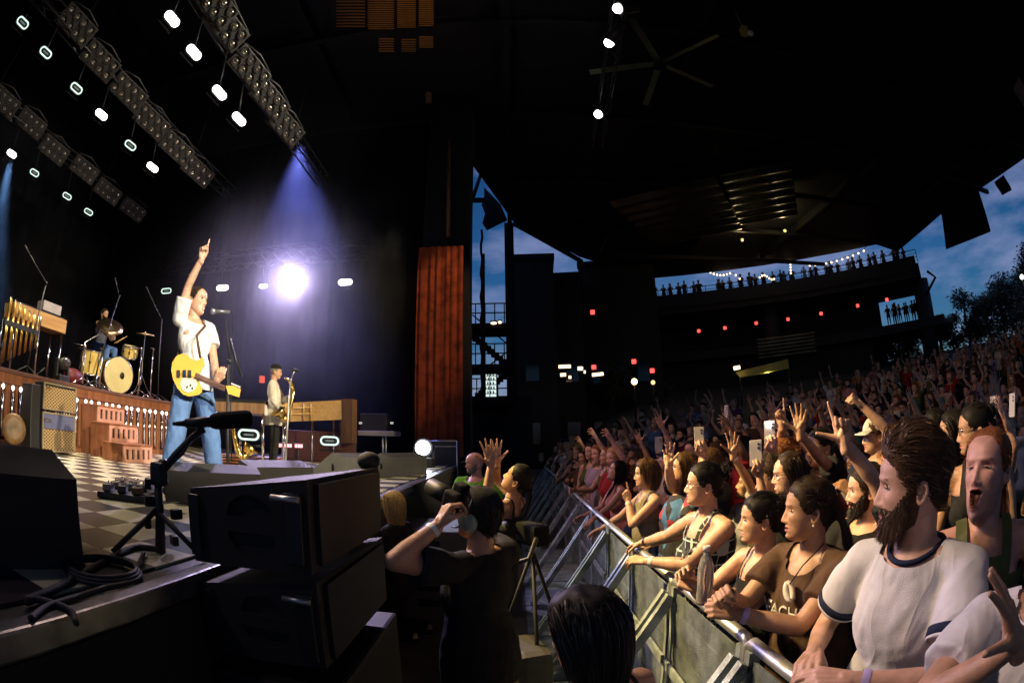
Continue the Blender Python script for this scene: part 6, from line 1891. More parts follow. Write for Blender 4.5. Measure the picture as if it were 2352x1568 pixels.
MB().cyl((th_.x, th_.y, dh.z - .80), (th_.x, th_.y, dh.z - .73), .17, n=20).build('seat', K['black'], dt)
MB().cyl((th_.x, th_.y, RZ), (th_.x, th_.y, dh.z - .80), .03, n=8).build('post', K['chrome'], dt)

# ================================================================== FRONT ROW AND PIT
def az_of(p):
    return math.degrees(math.atan2(p.x, p.y))
def rng(px, py, r):
    return ring(px, py, r)
HERO_XY = []
def hero(label, px, py, x, yaw, prof=0, **kw):
    """head pixel on the plane x; prof: degrees the face turns from exact left profile towards the camera"""
    h = on_x(px, py, x)
    HERO_XY.append((h.x, h.y))
    ty = 90 - az_of(h) + prof
    kw.setdefault('hy', ty - yaw)
    return person(label, h, yaw, **kw)
# 1 man in white ringer tee
man = hero('bearded man in white t-shirt with navy trim leaning on the barrier at the right', 2098, 1108, 1.07, 106, 6, hp=0, w=.93, lean=2,
    armR=dict(w=on_x(1868, 1500, .84), pose='relaxed', pole=(.5, -.6, -.3), back=(0, .3, 1)), armL=dict(w=on_x(1955, 1562, .80), pose='relaxed', pole=(-.8, -.4, -.2), back=(0, -.2, 1), band='lilac'),
    shirt='tee', col='white', pants='navy', hair='swept', hc='brown', sk='fair', P=dict(hd=2.6, beard=.034, nose=1.05, hsize=1.04, lid=.45, hem=.78), seed=21)
# navy ringer trims
def ringer(info, m):
    S, up, put = info['s'], info['up'], info['put']
    for kk in 'RL':
        S0, E, Wt = info['J'][kk]; d = (E - S0).normalized(); c = S0.lerp(E, .62)
        mb = MB(); rr = .0685 * (1 + .55 * (info['w'] - 1)) + .0135
        mb.lathe([(rr - .004, -.028), (rr + .003, -.026), (rr + .004, -.004), (rr - .004, -.002)], c, d, n=28); put('cuff', mb.v, mb.f, [m])
        mb = MB(); mb.lathe([(rr - .004, -.002), (rr + .002, -.001), (rr + .002, .006), (rr - .004, .007)], c, d, n=28); put('cuff_edge', mb.v, mb.f, [dye('white')])
    mb = MB(); pts = []
    for t in np.linspace(0, 2 * math.pi, 28, endpoint=False):
        x, y = .083 * math.sin(t), -.018 + .088 * math.cos(t)
        z = 1.466 if y < 0 else 1.466 - .42 * y
        pts.append(up((x, y, z + .004)))
    mb.tube(pts, .0085, n=8, closed=True); put('collar', mb.v, mb.f, [m])
ringer(man, dye('navy'))
# 2 brown shirt woman
br = hero('woman in brown lettered t-shirt with hair tied back and hands clasped over the barrier', 1858, 1168, 1.10, 104, 8, woman=True, w=1.16, lean=9, hp=3,
    armR=dict(w=on_x(1668, 1368, .72), pose='grip', pole=(.5, -.3, -.8), back=(-.2, .8, .6)), armL=dict(w=on_x(1690, 1408, .74), pose='grip', pole=(-.7, -.3, -.7), back=(-.2, -.8, .5), band='lilac'),
    shirt='tee', col='brown', hair='tied', hc='dark', sk='tan', P=dict(hd=2., vneck=.22, earring=1, open=.12, hem=.78, lid=.3), seed=22)
def chest_text(info, text, size, z, m):
    me = text_mesh(text, size, .0006); co = np.array([v.co for v in me.vertices]); fs = [tuple(p.vertices) for p in me.polygons]
    bpy.data.meshes.remove(me)
    # wrap around the chest: find the shirt surface by casting towards the spine
    sh = [c for c in info['root'].children if c.name.startswith('shirt')][0]
    from mathutils.bvhtree import BVHTree
    V = [v.co.copy() for v in sh.data.vertices]; bv = BVHTree.FromPolygons(V, [tuple(p.vertices) for p in sh.data.polygons])
    out = []
    for x, y, zz in co:
        a = x / (.155 * info['w']); o = info['world'](info['up']((math.sin(-a) * .5, math.cos(-a) * .5, z + y))); c = info['world'](info['up']((0, 0, z + y)))
        hit = bv.ray_cast(o, (c - o).normalized(), 2.)
        p = hit[0] if hit[0] else c.lerp(o, .3)
        out.append(p + (o - c).normalized() * (.002 + .003 * (zz > 0)))
    me = bpy.data.meshes.new('lettering'); me.from_pydata([tuple(p) for p in out], [], fs); link('lettering', me, m, info['root'])
chest_text(br, 'BLEACHERS', .078, 1.262, cloth('print_white', (.72, .70, .66)))
pp = br['world'](br['up']((-.035, .165, 1.365)))
pn = thing('pendant', 'round white ring pendant on a dark cord over the brown t-shirt', 'pendant', pp)
MB().tube([pp + Vector((-.1, -.3, 0)).normalized() * .002 + Vector((.016 * math.sin(a) * .7, .022 * math.cos(a), .028 * math.sin(a + 1.2))) for a in np.linspace(0, 6.283, 18, endpoint=False)], .012, n=8, closed=True).build('ring', mat('bone_white', (.66, .60, .54), .4), pn)
MB().tube([pp + Vector((0, 0, .03)), br['world'](br['up']((-.05, .10, 1.45))), br['world'](br['up']((-.07, -.01, 1.50)))], .003, n=5).build('cord', K['rubber'], pn)
# 3 red-lit woman in black strap top
rw = hero('woman in black strappy top with hair up resting her arms on the barrier', 1748, 1190, 1.06, 100, 4, woman=True, w=1.24, lean=10, hp=2,
    armR=dict(w=on_x(1580, 1325, .74), pose='relaxed', pole=(.5, -.3, -.8), back=(-.2, .5, .8)), armL=dict(w=on_x(1598, 1350, .76), pose='fist', pole=(-.7, -.3, -.7), back=(-.2, -.6, .7), band='lilac'),
    shirt='strap', col='black', hair='bun', hc='black', sk='light', P=dict(lid=.2, hd=2.), seed=23)
# 4 tattoo woman
def plaid():
    if 'plaid' in MATS: return MATS['plaid']
    m = mat('plaid', (.012, .014, .016), .8, var=0)
    nt = m.node_tree; b = nt.nodes['Principled BSDF']; t = nt.nodes.new('ShaderNodeTexCoord')
    sp = nt.nodes.new('ShaderNodeSeparateXYZ'); nt.links.new(t.outputs['Object'], sp.inputs[0])
    acc = None
    for ax_, f in (('Y', 17.), ('Z', 15.), ('X', 17.)):
        w1 = nt.nodes.new('ShaderNodeMath'); w1.operation = 'MULTIPLY'; w1.inputs[1].default_value = f; nt.links.new(sp.outputs[ax_], w1.inputs[0])
        w2 = nt.nodes.new('ShaderNodeMath'); w2.operation = 'FRACT'; nt.links.new(w1.outputs[0], w2.inputs[0])
        w3 = nt.nodes.new('ShaderNodeMath'); w3.operation = 'LESS_THAN'; w3.inputs[1].default_value = .12 if ax_ != 'X' else .07; nt.links.new(w2.outputs[0], w3.inputs[0])
        if acc is None: acc = w3.outputs[0]
        else:
            mm = nt.nodes.new('ShaderNodeMath'); mm.operation = 'MAXIMUM'; nt.links.new(acc, mm.inputs[0]); nt.links.new(w3.outputs[0], mm.inputs[1]); acc = mm.outputs[0]
    mx_ = nt.nodes.new('ShaderNodeMix'); mx_.data_type = 'RGBA'; mx_.inputs[6].default_value = (.012, .016, .018, 1); mx_.inputs[7].default_value = (.45, .58, .58, 1)
    nt.links.new(acc, mx_.inputs[0]); nt.links.new(mx_.outputs[2], b.inputs['Base Color'])
    return m
tw = hero('woman in black plaid dress with a tattooed upper arm and glasses at the barrier', 1618, 1112, 1.04, 98, 4, woman=True, w=1.30, lean=9, hp=6, glasses='light',
    armR=dict(w=on_x(1432, 1264, .76), pose='relaxed', pole=(.5, -.3, -.8), back=(-.2, .5, .8), band='black'), armL=dict(w=on_x(1484, 1288, .72), pose='relaxed', pole=(-.7, -.2, -.8), back=(-.2, -.4, .9), band='silver'),
    shirt='strap', col=plaid(), hair='bun', hc='black', sk='light', P=dict(wide=1.04, jaw=1.06, lid=.25), seed=24)
S0, E, Wt = tw['J']['L']
tat = MB(); g2 = random.Random(5)
for k in range(15):
    a_ = g2.uniform(2.6, 4.6); t0 = g2.uniform(.42, .92); ax_ = (E - S0).normalized(); u2 = ax_.orthogonal().normalized(); v2 = ax_.cross(u2)
    pts = []
    for j in range(6):
        a2 = a_ + .10 * j * g2.choice((-1, 1)) + .3 * math.sin(j * 1.3 + k); tt = t0 + .022 * j
        rr = .0605 * (1 - .16 * tt) * 1.03
        pts.append(S0.lerp(E, min(1, tt)) + (u2 * math.cos(a2) + v2 * math.sin(a2)) * rr)
    tat.tube(pts, .0022, n=4)
to = tw['put']('tattoo', tat.v, tat.f, [mat('tattoo_ink', (.03, .035, .04), .6)])
bf = tw['world'](tw['up']((-.05, .17, 1.30)))
bt = MB()
for sx in (-1, 1):
    for sz in (.7, -.4):
        bt.prism([bf, bf + Vector((-.01, sx * .05, .05 * sz + .01)), bf + Vector((-.012, sx * .065, .02 * sz)), bf + Vector((-.008, sx * .035, -.012))], (-.004, 0, 0))
bt.build('butterfly', mat('butterfly_print', (.06, .07, .08), .6, var=.5, vscale=60), tw['root'])
# 5 glasses person behind with raised bent arm and dark printed shirt
gl = hero('pale woman with glasses and long brown hair raising a bent arm', 1572, 1075, 1.36, 96, 0, woman=True, w=1.28, hp=12, glasses='dark', res='hero',
    armR=dict(w=on_x(1528, 1046, 1.08), pose='wave', pole=(.3, .3, -1), back=(.3, .6, 0), dir=(.1, .1, 1)), armL=dict(l=(-.2, .34, 1.10), pole=(-.6, -.3, -.7)), shirt='tee', col=mat('dark_print', (.05, .03, .05), .8, var=.0), hair='long', hc='brown', sk='fair', P=dict(jaw=1.08, lid=.3), seed=25)
# colourful print for the shirt
m = MATS['dark_print']; nt = m.node_tree; v_ = nt.nodes.new('ShaderNodeTexVoronoi'); v_.inputs['Scale'].default_value = 11
c_ = nt.nodes.new('ShaderNodeValToRGB'); t_c = nt.nodes.new('ShaderNodeTexCoord')
for pos, colr in ((.0, (.012, .012, .016, 1)), (.45, (.02, .015, .03, 1)), (.55, (.35, .03, .06, 1)), (.68, (.05, .16, .42, 1)), (.82, (.45, .40, .42, 1))):
    e = c_.color_ramp.elements.new(pos); e.color = colr
c_.color_ramp.interpolation = 'CONSTANT'
nt.links.new(t_c.outputs['Object'], v_.inputs['Vector']); nt.links.new(v_.outputs['Color'], c_.inputs[0]); nt.links.new(c_.outputs[0], nt.nodes['Principled BSDF'].inputs['Base Color'])
# 6 brown bob woman with pointing hand
bw = hero('woman with brown bob in khaki vest lifting one finger at the barrier', 1484, 1088, 1.14, 96, 4, woman=True, w=1.1, hp=2, armL=dict(w=on_x(1443, 1150, .98), pose='point', pole=(-.6, .2, -.9), back=(-.3, -.9, 0), dir=(-.25, .05, .95), band='silver'), armR=dict(w=on_x(1380, 1215, .80), pose='relaxed', pole=(.5, -.3, -.8)),
    shirt='tank', col='khaki', hair='bob', hc='brown', sk='fair', P=dict(lid=.7), seed=26)
pk = hero('dark-haired woman in pink strappy top with folded arms on the barrier looking up', 1418, 1082, 1.14, 96, 6, woman=True, w=1.0, hp=24, lean=10, armL=dict(w=on_x(1356, 1198, .76), pose='relaxed', pole=(-.7, -.2, -.7), back=(-.2, -.4, .9)), armR=dict(w=on_x(1340, 1185, .78), pose='relaxed', pole=(.5, -.2, -.8)),
    shirt='strap', col='pink', hair='long', hc='black', sk='light', res='mid', P=dict(lid=.6, open=.1), seed=27)
rt_ = hero('man in red t-shirt and maroon cap with round badge at the barrier', 1398, 1060, 1.42, 96, 8, w=1.08, armL=dict(w=on_x(1322, 1170, .80), pose='relaxed', pole=(-.7, -.2, -.7), band='silver'), armR=dict(l=(.2, .36, 1.12)), shirt='tee', col='red', hair='short', hc='black', sk='light', res='mid', P=dict(cap='maroon', badge=1, beard=.012, stache=1, lid=.4), seed=28)
wt_ = hero('woman in white t-shirt with dark tied hair bending one arm up', 1332, 1084, 1.22, 94, 4, woman=True, w=1.02, hp=16, armL=dict(w=on_x(1312, 1090, 1.02), pose='fist', pole=(-.5, .2, -.9)), armR=dict(w=on_x(1262, 1140, .75), pose='flat', pole=(.4, -.3, -.8)), shirt='tee', col='white', hair='tied', hc='black', sk='pink', res='mid', seed=29)
sg_ = hero('man with dark sunglasses between red shirt and white shirt', 1362, 1092, 1.75, 95, 10, w=1.05, glasses='dark', armL=dict(l=(-.2, .33, 1.12)), shirt='tee', col='black', hair='short', hc='dark', sk='tan', res='mid', P=dict(beard=.01), seed=30)
yc = hero('woman in yellow crop top stretching her arms over the far barrier', 1290, 1064, 1.30, 92, 10, woman=True, w=.95, armL=dict(w=on_x(1240, 1110, .70), pose='flat', pole=(-.5, -.2, -.9)), armR=dict(w=on_x(1252, 1062, .9), pose='open', pole=(.5, 0, -.9)), shirt='crop', col='yellow', hair='long', hc='dark', sk='tan', res='mid', P=dict(open=.4), seed=31)
# ---- second and third row
ra_ = hero('young person with wristband raising an arm, grey top, dark tied hair', 1722, 1112, 1.72, 100, 4, woman=True, w=.92, hp=14, armL=dict(w=on_x(1664, 1008, 1.42), pose='open', pole=(-1, 0, 0), back=(.4, .9, 0), dir=(.05, .05, 1), band='white'), armR=dict(l=(.2, .3, 1.1)), shirt='tee', col='grey', hair='tied', hc='black', sk='tan', P=dict(lid=.3), seed=32)
gm = hero('smiling man with dark glasses and long dark hair in the second row', 1812, 1088, 1.62, 102, 10, w=1.0, glasses='dark', armL=dict(l=(-.22, .3, 1.15)), shirt='tee', col='black', hair='long', hc='dark', sk='fair', P=dict(open=.3, teeth=1, smile=1, hairline=.02), seed=33)
bd = hero('bearded man in black t-shirt pointing one finger high into the air', 1990, 1122, 1.62, 108, 8, w=1.0, armL=dict(w=on_x(1896, 950, 1.30), pose='pointl', pole=(-1, -.3, 0), back=(.75, .6, 0), dir=(-.12, .1, 1)), armR=dict(l=(.2, .3, 1.1)), shirt='tee', col='black', hair='short', hc='dark', sk='fair', P=dict(beard=.03, open=.15, smile=1, hand=1.1), seed=34)
for c in bd['root'].children:
    pass
sw_ = hero('smiling woman with light glasses holding both hands up in black t-shirt', 1884, 1026, 2.15, 104, 30, woman=True, w=1.0, glasses='light', armR=dict(w=on_x(1796, 975, 1.85), pose='point', pole=(1, 0, -.3), back=(.7, .7, 0), dir=(-.08, 0, 1)), armL=dict(w=on_x(1832, 990, 1.75), pose='open', pole=(-.3, .2, -1), back=(.7, .7, 0), dir=(0, 0, 1)), shirt='tee', col='black', hair='tied', hc='black', sk='tan', res='mid', P=dict(open=.35, teeth=1, smile=1), seed=35)
yl = hero('person in olive tank top with hair pulled back yelling, mouth wide open', 2268, 1078, 1.45, 132, 66, w=1.0, hp=14, armR=dict(l=(.05, .26, 1.22), pose='grip', pole=(.8, -.2, -.6)), armL=dict(l=(-.22, .34, 1.18), pose='grip', pole=(-.8, -.2, -.6)), shirt='tank', col='olive', hair='tied', hc='ginger', sk='pink', P=dict(open=1.0, lid=.85, hairline=.022), seed=36)
hero('woman with round glasses and black hair standing behind the yelling man', 2240, 985, 2.35, 116, 6, woman=True, w=1.0, glasses='light', shirt='strap', col='black', hair='bun', hc='black', sk='tan', res='mid', P=dict(), seed=37)
hero('dark-haired woman in profile left of the woman with round glasses', 2190, 990, 2.75, 112, 2, woman=True, w=.95, shirt='tank', col='black', hair='long', hc='black', sk='light', res='mid', seed=38)
hero('woman with centre-parted dark hair above the bearded man head', 2148, 985, 2.95, 112, 26, woman=True, w=1.0, shirt='tee', col='purple', hair='long', hc='black', sk='tan', res='mid', seed=39)
hero('man with light cap brim behind the tall pointing hand', 2010, 1000, 2.7, 108, 20, w=1.0, armL=dict(w=on_x(1978, 930, 2.45), pose='fist', pole=(-1, 0, 0)), shirt='tee', col='navy', hair='short', hc='brown', sk='fair', res='mid', P=dict(cap='white'), seed=40)
edge = person('person in white t-shirt cropped by the right border holding a hand at the chest', ring(2440, 1200, 1.22), 118, g0=0, hy=-20, w=1.05, armR=dict(w=ring(2335, 1475, .98), pose='open', pole=(.8, -.2, -.6), back=(.3, -.6, .6), dir=(-.35, .3, .75)), armL=dict(l=(-.2, .3, 1.1)), shirt='tee', col='white', hair='short', hc='dark', sk='tan', seed=41)
HERO_XY.append((1.2, .45))
# ---- pit crew
ph = person('photographer in black with headphones and tattooed arm holding a camera up', ring(1098, 1182, 2.15), 52, g0=0, hy=6, hp=10, w=1.12, armL=dict(w=ring(1006, 1206, 1.98), pose='grip', pole=(-.8, .1, -.9), back=(-.9, -.5, .2), dir=(.42, .25, .75), band='silver'), armR=dict(w=ring(1062, 1165, 2.45), pose='grip', pole=(.6, 0, -.9)),
    shirt='tee', col='black', pants='black', hair='short', hc='black', sk='tan', P=dict(cap='black', brim=1), seed=51)
hpz = ph['world'](ph['hcn'])
hpn = thing('headphones', 'pale green ear protection headphones on the photographer', 'headphones', hpz)
HMw = ph['RZ'] @ ph['HM']
hw = lambda v: hpz + HMw @ (Vector(v) * ph['s'])
for q in (-1, 1):
    MB().lathe([(0, .034), (.030, .030), (.042, .015), (.044, 0), (.030, -.004)], hw((q * .078, -.012, -.02)), HMw @ Vector((q, -.1, 0)), n=20).build('ear_cup', mat('sage_plastic', (.30, .40, .33), .45), hpn)
MB().tube([hw((.098 * math.cos(t), -.014, -.01 + .135 * math.sin(t))) for t in np.linspace(0, math.pi, 14)], .008, n=6).build('headband', K['black'], hpn)
MB().tube([hw((-.09, .0, -.03)), hw((-.085, .05, -.06)), hw((-.05, .095, -.075))], .005, n=5).build('boom_microphone', K['black'], hpn)
cmp_ = ring(1052, 1150, 2.15)
cm = thing('photo_camera', 'black photo camera held to the eye by the photographer', 'camera', cmp_)
cdir = (Vector((-3.5, 4.3, 3.0)) - cmp_).normalized()
Mc = Matrix.Translation(cmp_) @ cdir.to_track_quat('Y', 'Z').to_matrix().to_4x4()
MB().box(None, (.14, .07, .10), m=Mc, bev=.012).build('body', K['black'], cm)
MB().cyl(cmp_ + cdir * .03, cmp_ + cdir * .17, .038, .042, n=18).build('lens', K['black'], cm)
MB().box(None, (.06, .05, .04), m=Mc @ Matrix.Translation((0, 0, .065)), bev=.01).build('viewfinder', K['black'], cm)
gt_ = person('bald security man in bright green t-shirt standing in the pit', ring(1090, 1063, 5.7), 160, g0=0, hy=-45, w=1.15, shirt='tee', col='green', pants='black', hair='bald', hc='grey', sk='pink', res='mid', P=dict(hair='bald', beard=.01), seed=52)
au = person('dark-haired woman in black top leaning back with both arms raised in the pit', ring(1190, 1102, 3.7), 62, g0=0, hp=38, hy=8, lean=-12, woman=True, w=1.0, armL=dict(w=ring(1128, 1068, 3.35), pose='open', pole=(-.6, 0, -.9), dir=(-.1, 0, 1), back=(0, 1, 0)), armR=dict(w=ring(1142, 1062, 3.8), pose='open', pole=(.6, 0, -.9), dir=(-.1, 0, 1), back=(0, 1, 0)),
    shirt='strap', col='black', pants='black', hair='tied', hc='black', sk='tan', res='mid', seed=53)
kn = person('dark-haired person crouching in the pit at the bottom with a bare shoulder', ring(1345, 1452, 1.12), 40, scale=.90, hy=10, hp=-8, lean=10, woman=True, w=1.1, shirt='strap', col='black', pants='black', hair='long', hc='black', sk='light', P=dict(hd=2.2), seed=54,
    legs={'R': ((.12, .22, .42), (.13, -.22, .44)), 'L': ((-.12, .22, .42), (-.13, -.22, .44))}, armL=dict(l=(-.2, .35, .95)), armR=dict(l=(.2, .35, .95)))
bl = person('blond long-haired person kneeling in the pit behind the speaker stack', ring(903, 1160, 4.1), 70, scale=.92, hy=-15, hp=-6, woman=True, w=.95, shirt='tee', col='black', pants='black', hair='long', hc='blond', sk='light', res='mid', P=dict(), seed=55,
    legs={'R': ((.12, .22, .42), (.13, -.22, .44)), 'L': ((-.12, .22, .42), (-.13, -.22, .44))})
# video camera on tripod in the pit
vp = ring(1222, 1225, 3.3)
vc = thing('video_camera', 'dark video camera on a tripod in the pit left of the barrier', 'camera', (vp.x, vp.y, 0))
MB().box(vp, (.13, .26, .15), rz=.5, bev=.03).build('body', foam, vc)
MB().cyl(vp + Vector((-.1, .16, 0)), vp + Vector((-.2, .36, 0)), .06, n=14).build('lens', K['black'], vc)
for k in range(3):
    a_ = .6 + 2.09 * k
    MB().cyl(vp - Vector((0, 0, .12)), (vp.x + .42 * math.cos(a_), vp.y + .42 * math.sin(a_), .01), .014, n=8).build('leg', K['roof'], vc)
MB().tube([ring(1190, 1290, 2.75), ring(1215, 1283, 2.78), ring(1232, 1235, 2.85)], .014, n=7).build('pan_handle', K['black'], vc)
bgp = ring(1205, 1300, 3.1); bgp.z = 0
MB().box(bgp + Vector((0, 0, .28)), (.26, .42, .55), rz=.3, bev=.07).build('bag', mat('white_nylon', (.06, .058, .06), .6, bump=.5, bscale=9), label='crumpled white bag with orange strap on the pit floor', cat='bag')
# water bottle held over the barrier
bp_ = on_x(1620, 1330, .70)
wb = thing('water_bottle', 'clear plastic water bottle held over the barrier', 'bottle', bp_ - Vector((0, 0, .1)))
MB().lathe([(0, -.10), (.030, -.10), (.032, -.09), (.031, -.02), (.033, .0), (.031, .05), (.022, .085), (.012, .10), (.012, .115), (0, .115)], bp_, n=18).build('bottle', mat('clear_plastic', (.75, .78, .80), .08, trans=.75, var=0), wb)
MB().cyl(bp_ + Vector((0, 0, .116)), bp_ + Vector((0, 0, .135)), .015, n=12).build('cap', K['white'], wb)
# phones
scr = emis('phone_screen', (.75, .68, .95), .9)
def phone(label, p, to, flash=False, lit=True):
    p = Vector(p); n = (Vector(to) - p).normalized()
    root = thing('phone', label, 'phone', p, group='raised phones')
    u = n.cross(Vector((0, 0, 1))).normalized(); w_ = u.cross(n)
    M4 = Matrix((u, n, w_)).transposed().to_4x4(); M4.translation = p
    MB().box(None, (.074, .009, .150), m=M4, bev=.003).build('case', mat('phone_case', (.55, .52, .56), .3) if rnd.random() < .5 else K['black'], root)
    M5 = M4 @ Matrix.Translation((0, -.0052, 0)); MB().box(None, (.068, .0012, .142), m=M5).build('screen', scr if lit else K['black'], root)
    for q in range(2):
        c = M4 @ Vector((-.018, .0055, .05 - .022 * q)); MB().cyl(c, c + n * .002, .008, n=8).build('lens', K['black'], root)
    if flash:
        MB().ball(M4 @ Vector((.0, .008, .055)), .012, 8, 6).build('flash', emis('phone_flash', (1, .98, .95), 80.), root)
    return root
for lb, px, py, r_, dx, kw in (('person in dark top holding up a white phone in the centre of the crowd', 1606, 1004, 3.6, 26, dict(shirt='tee', col='navy', hair='short', hc='brown', sk='light')),
                          ('person with curly hair holding a phone behind the tied-hair person', 1736, 1040, 2.9, 34, dict(shirt='tee', col='olive', hair='curly', hc='dark', sk='tan', woman=True)),
                          ('person in pink top holding the phone with the blazing flash', 1768, 992, 3.3, 30, dict(shirt='tee', col='pink', hair='messy', hc='ginger', sk='pink'))):
    pw = ring(px, py, r_); hd_ = ring(px + dx, py + 62, r_ + .35); HERO_XY.append((hd_.x, hd_.y))
    person(lb, hd_, 96, hy=-15, res='mid', seed=px, armL=dict(w=pw + Vector((.04, .03, -.14)), pose='grip', pole=(-.4, .2, -1), back=(.3, .9, 0), dir=(-.2, -.1, .9)), **kw)
SING = Vector((-3.5, 4.4, 2.6))
for lb, px, py, r_, fl_, to in (('phone with blazing white flash held up by an arm in the crowd', 1768, 992, 3.3, 1, CAMP), ('white phone held up beside the raised arms in the centre', 1606, 1004, 3.6, 0, CAMP + Vector((-.5, 0, 0))), ('phone with camera lenses held up behind the tied-hair person', 1736, 1040, 2.9, 0, CAMP + Vector((-.4, 0, 0))),
                              ('phone with bright screen raised at the right border', 2281, 935, 3.8, 0, SING), ('second phone with lit screen raised at the right border', 2325, 930, 3.6, 0, SING), ('small phone raised far along the barrier', 1314, 1014, 7.0, 0, CAMP), ('small phone raised left of the far raised hand', 1243, 1050, 8.2, 0, CAMP), ('upright phone behind the maroon cap', 1513, 1020, 5.0, 0, CAMP), ('phone with purple screen high in the crowd', 1668, 945, 6.0, 0, SING)):
    phone(lb, ring(px, py, r_), to, fl_)

# ================================================================== REST OF THE CROWD
g = random.Random(99)
ARCH = {'mid': [], 'far': []}
defs = [dict(woman=True, shirt='tank', hair='long', armL=dict(l=(-.20, .30, 1.15), pose='relaxed')),
        dict(shirt='tee', hair='short', armR=dict(l=(.26, .22, 1.95), pose='open', pole=(1, 0, 0), dir=None)),
        dict(woman=True, shirt='tee', hair='tied', armR=dict(l=(.10, .36, 1.42), pose='grip'), armL=dict(l=(-.10, .36, 1.44), pose='grip')),
        dict(shirt='tee', hair='messy', w=1.12, armL=dict(l=(-.2, .34, 1.2)), P=dict(beard=.015)),
        dict(woman=True, shirt='strap', hair='bun', w=1.08, armR=dict(l=(.2, .2, 1.9), pose='point', pole=(1, 0, -.2)), armL=dict(l=(-.28, .18, 1.88), pose='open', pole=(-1, 0, -.2))),
        dict(shirt='tee', hair='short', w=1.0, P=dict(cap='navy'), armL=dict(l=(-.12, .3, 1.30), pose='fist'), armR=dict(l=(.12, .3, 1.30), pose='fist')),
        dict(woman=True, shirt='tee', hair='bob', w=1.05, P=dict(open=.5), armL=dict(l=(-.24, .22, 1.86), pose='wave', pole=(-1, 0, -.2))),
        dict(shirt='tank', hair='buzz', w=.98, armR=dict(l=(.22, .35, 1.2)))]
GEST = ['', ' with one arm raised', ' holding both hands before the face', ' with a short beard', ' with both arms raised', ' wearing a cap', ' waving one hand', ' with bare arms']
HAIRW = ['long hair', 'short hair', 'tied hair', 'tousled hair', 'hair in a bun', 'short hair', 'bobbed hair', 'cropped hair']
for i, d in enumerate(defs):
    for res in ('mid', 'far'):
        d2 = {k: (dict(v) if isinstance(v, dict) else v) for k, v in d.items()}
        for a_ in ('armR', 'armL'):
            if a_ in d2 and d2[a_].get('dir', 1) is None: d2[a_].pop('dir')
        inf_ = person('p', (0, 0, 1.62), 0, g0=0, col='black', pants='navy', hc='dark', sk='light', res=res, seed=200 + i, hp=6 + 4 * (i % 3), **d2)
        ARCH[res].append(inf_['root'])
used = {('mid', i): False for i in range(8)}; used.update({('far', i): False for i in range(8)})
SK = ['fair', 'light', 'tan', 'tan', 'pink', 'brown', 'light']
HC = ['black', 'dark', 'brown', 'black', 'light', 'blond', 'dark', 'ginger']
CC = ['black', 'black', 'white', 'grey', 'navy', 'brown', 'teal', 'pink', 'olive', 'lilac', 'red', 'cream', 'blue', 'purple', 'black', 'maroon', 'orange', 'white']
def recolor(root, ck, hk, sk_):
    for c in root.children:
        n = c.name.split('.')[0]
        def setm(i, m):
            c.material_slots[i].link = 'OBJECT'; c.material_slots[i].material = m
        if n in ('shirt', 'top', 'jacket'): setm(0, dye(ck))
        elif n == 'hair':
            setm(0, mat('hair_' + hk, HAIRC[hk], .38, var=.2, vscale=30)); setm(1, mat('hair_hi_' + hk, tuple(min(1, v * 1.9 + .012) for v in HAIRC[hk]), .36))
        elif n == 'body':
            setm(0, skin(sk_)); setm(5, mat('hair_' + hk, HAIRC[hk], .38, var=.2, vscale=30))
def place(res, i, x, y, z, yaw, s, label, group):
    p = ARCH[res][i]
    M4 = T(x, y, z, R(yaw), s)
    if not used[res, i]:
        used[res, i] = True; p.matrix_basis = M4; tag(p, label, None, group); r = p
    else:
        r = dup(p, M4, label, group)
    return r
spots = []
rr_ = 2.4
while rr_ < 27:
    amin = max(4.5, math.degrees(math.asin(min(1, 1.45 / rr_))))
    # how far up the slope the crowd reaches at each bearing
    n = int((66 - amin) * math.pi / 180 * rr_ / (.56 if rr_ < 6 else (.72 if rr_ < 13 else .92)))
    for k in range(n):
        az = amin + (66 - amin) * (k + g.random() * .8) / n
        rmax = np.interp(az, [4, 9, 16, 27, 37, 48, 60, 66], [9, 12, 15.5, 18, 20.5, 25, 27, 27])
        if rr_ > rmax: continue
        q = polar(az, rr_ + g.uniform(-.22, .22))
        if any((q.x - a) ** 2 + (q.y - b) ** 2 < .30 for a, b in HERO_XY): continue
        spots.append((q.x, q.y, rr_, az))
    rr_ += .66 if rr_ < 6 else (.95 if rr_ < 13 else 1.22)
fy = 5.9
while fy < 13.5:
    spots.append((1.14 + g.uniform(-.05, .08), fy, 1.0, 20)); fy += g.uniform(.42, .56)
spots.sort(key=lambda t: t[2])
print('SPOTS', len(spots))
seen = {}
for (x, y, r_, az) in spots[:285]:
    i = g.randrange(8) if r_ > 1 else g.choice((0, 2, 3, 5, 7, 6))
    if r_ < 4.2 and i in (1, 4, 6) and g.random() < .6: i = g.choice((0, 2, 3, 5, 7))
    ck, hk, sk_ = g.choice(CC), g.choice(HC), g.choice(SK)
    yaw = 90 - math.degrees(math.atan2(4.4 - y, -(-3.5 - x))) * -1 if 0 else math.degrees(math.atan2(x + 3.5, 4.4 - y)) + g.uniform(-14, 14)
    s = g.uniform(.93, 1.07)
    where = ('at the far barrier' if r_ <= 1 else 'behind the front row' if r_ < 4.5 else 'mid-crowd' if r_ < 9 else 'on the lower slope' if r_ < 16 else 'high on the slope') + (', left' if az < 22 else ', centre' if az < 42 else ', right')
    lab = '%s top, %s%s, %s' % (ck, hk + ' ' + HAIRW[i] if i != 5 else hk + ' hair', GEST[i], where)
    root = place('mid' if r_ < 5.2 and y < 9 else 'far', i, x, y, gz(x, y), yaw, s, lab, 'concertgoers behind the front row')
    recolor(root, ck, hk, sk_)
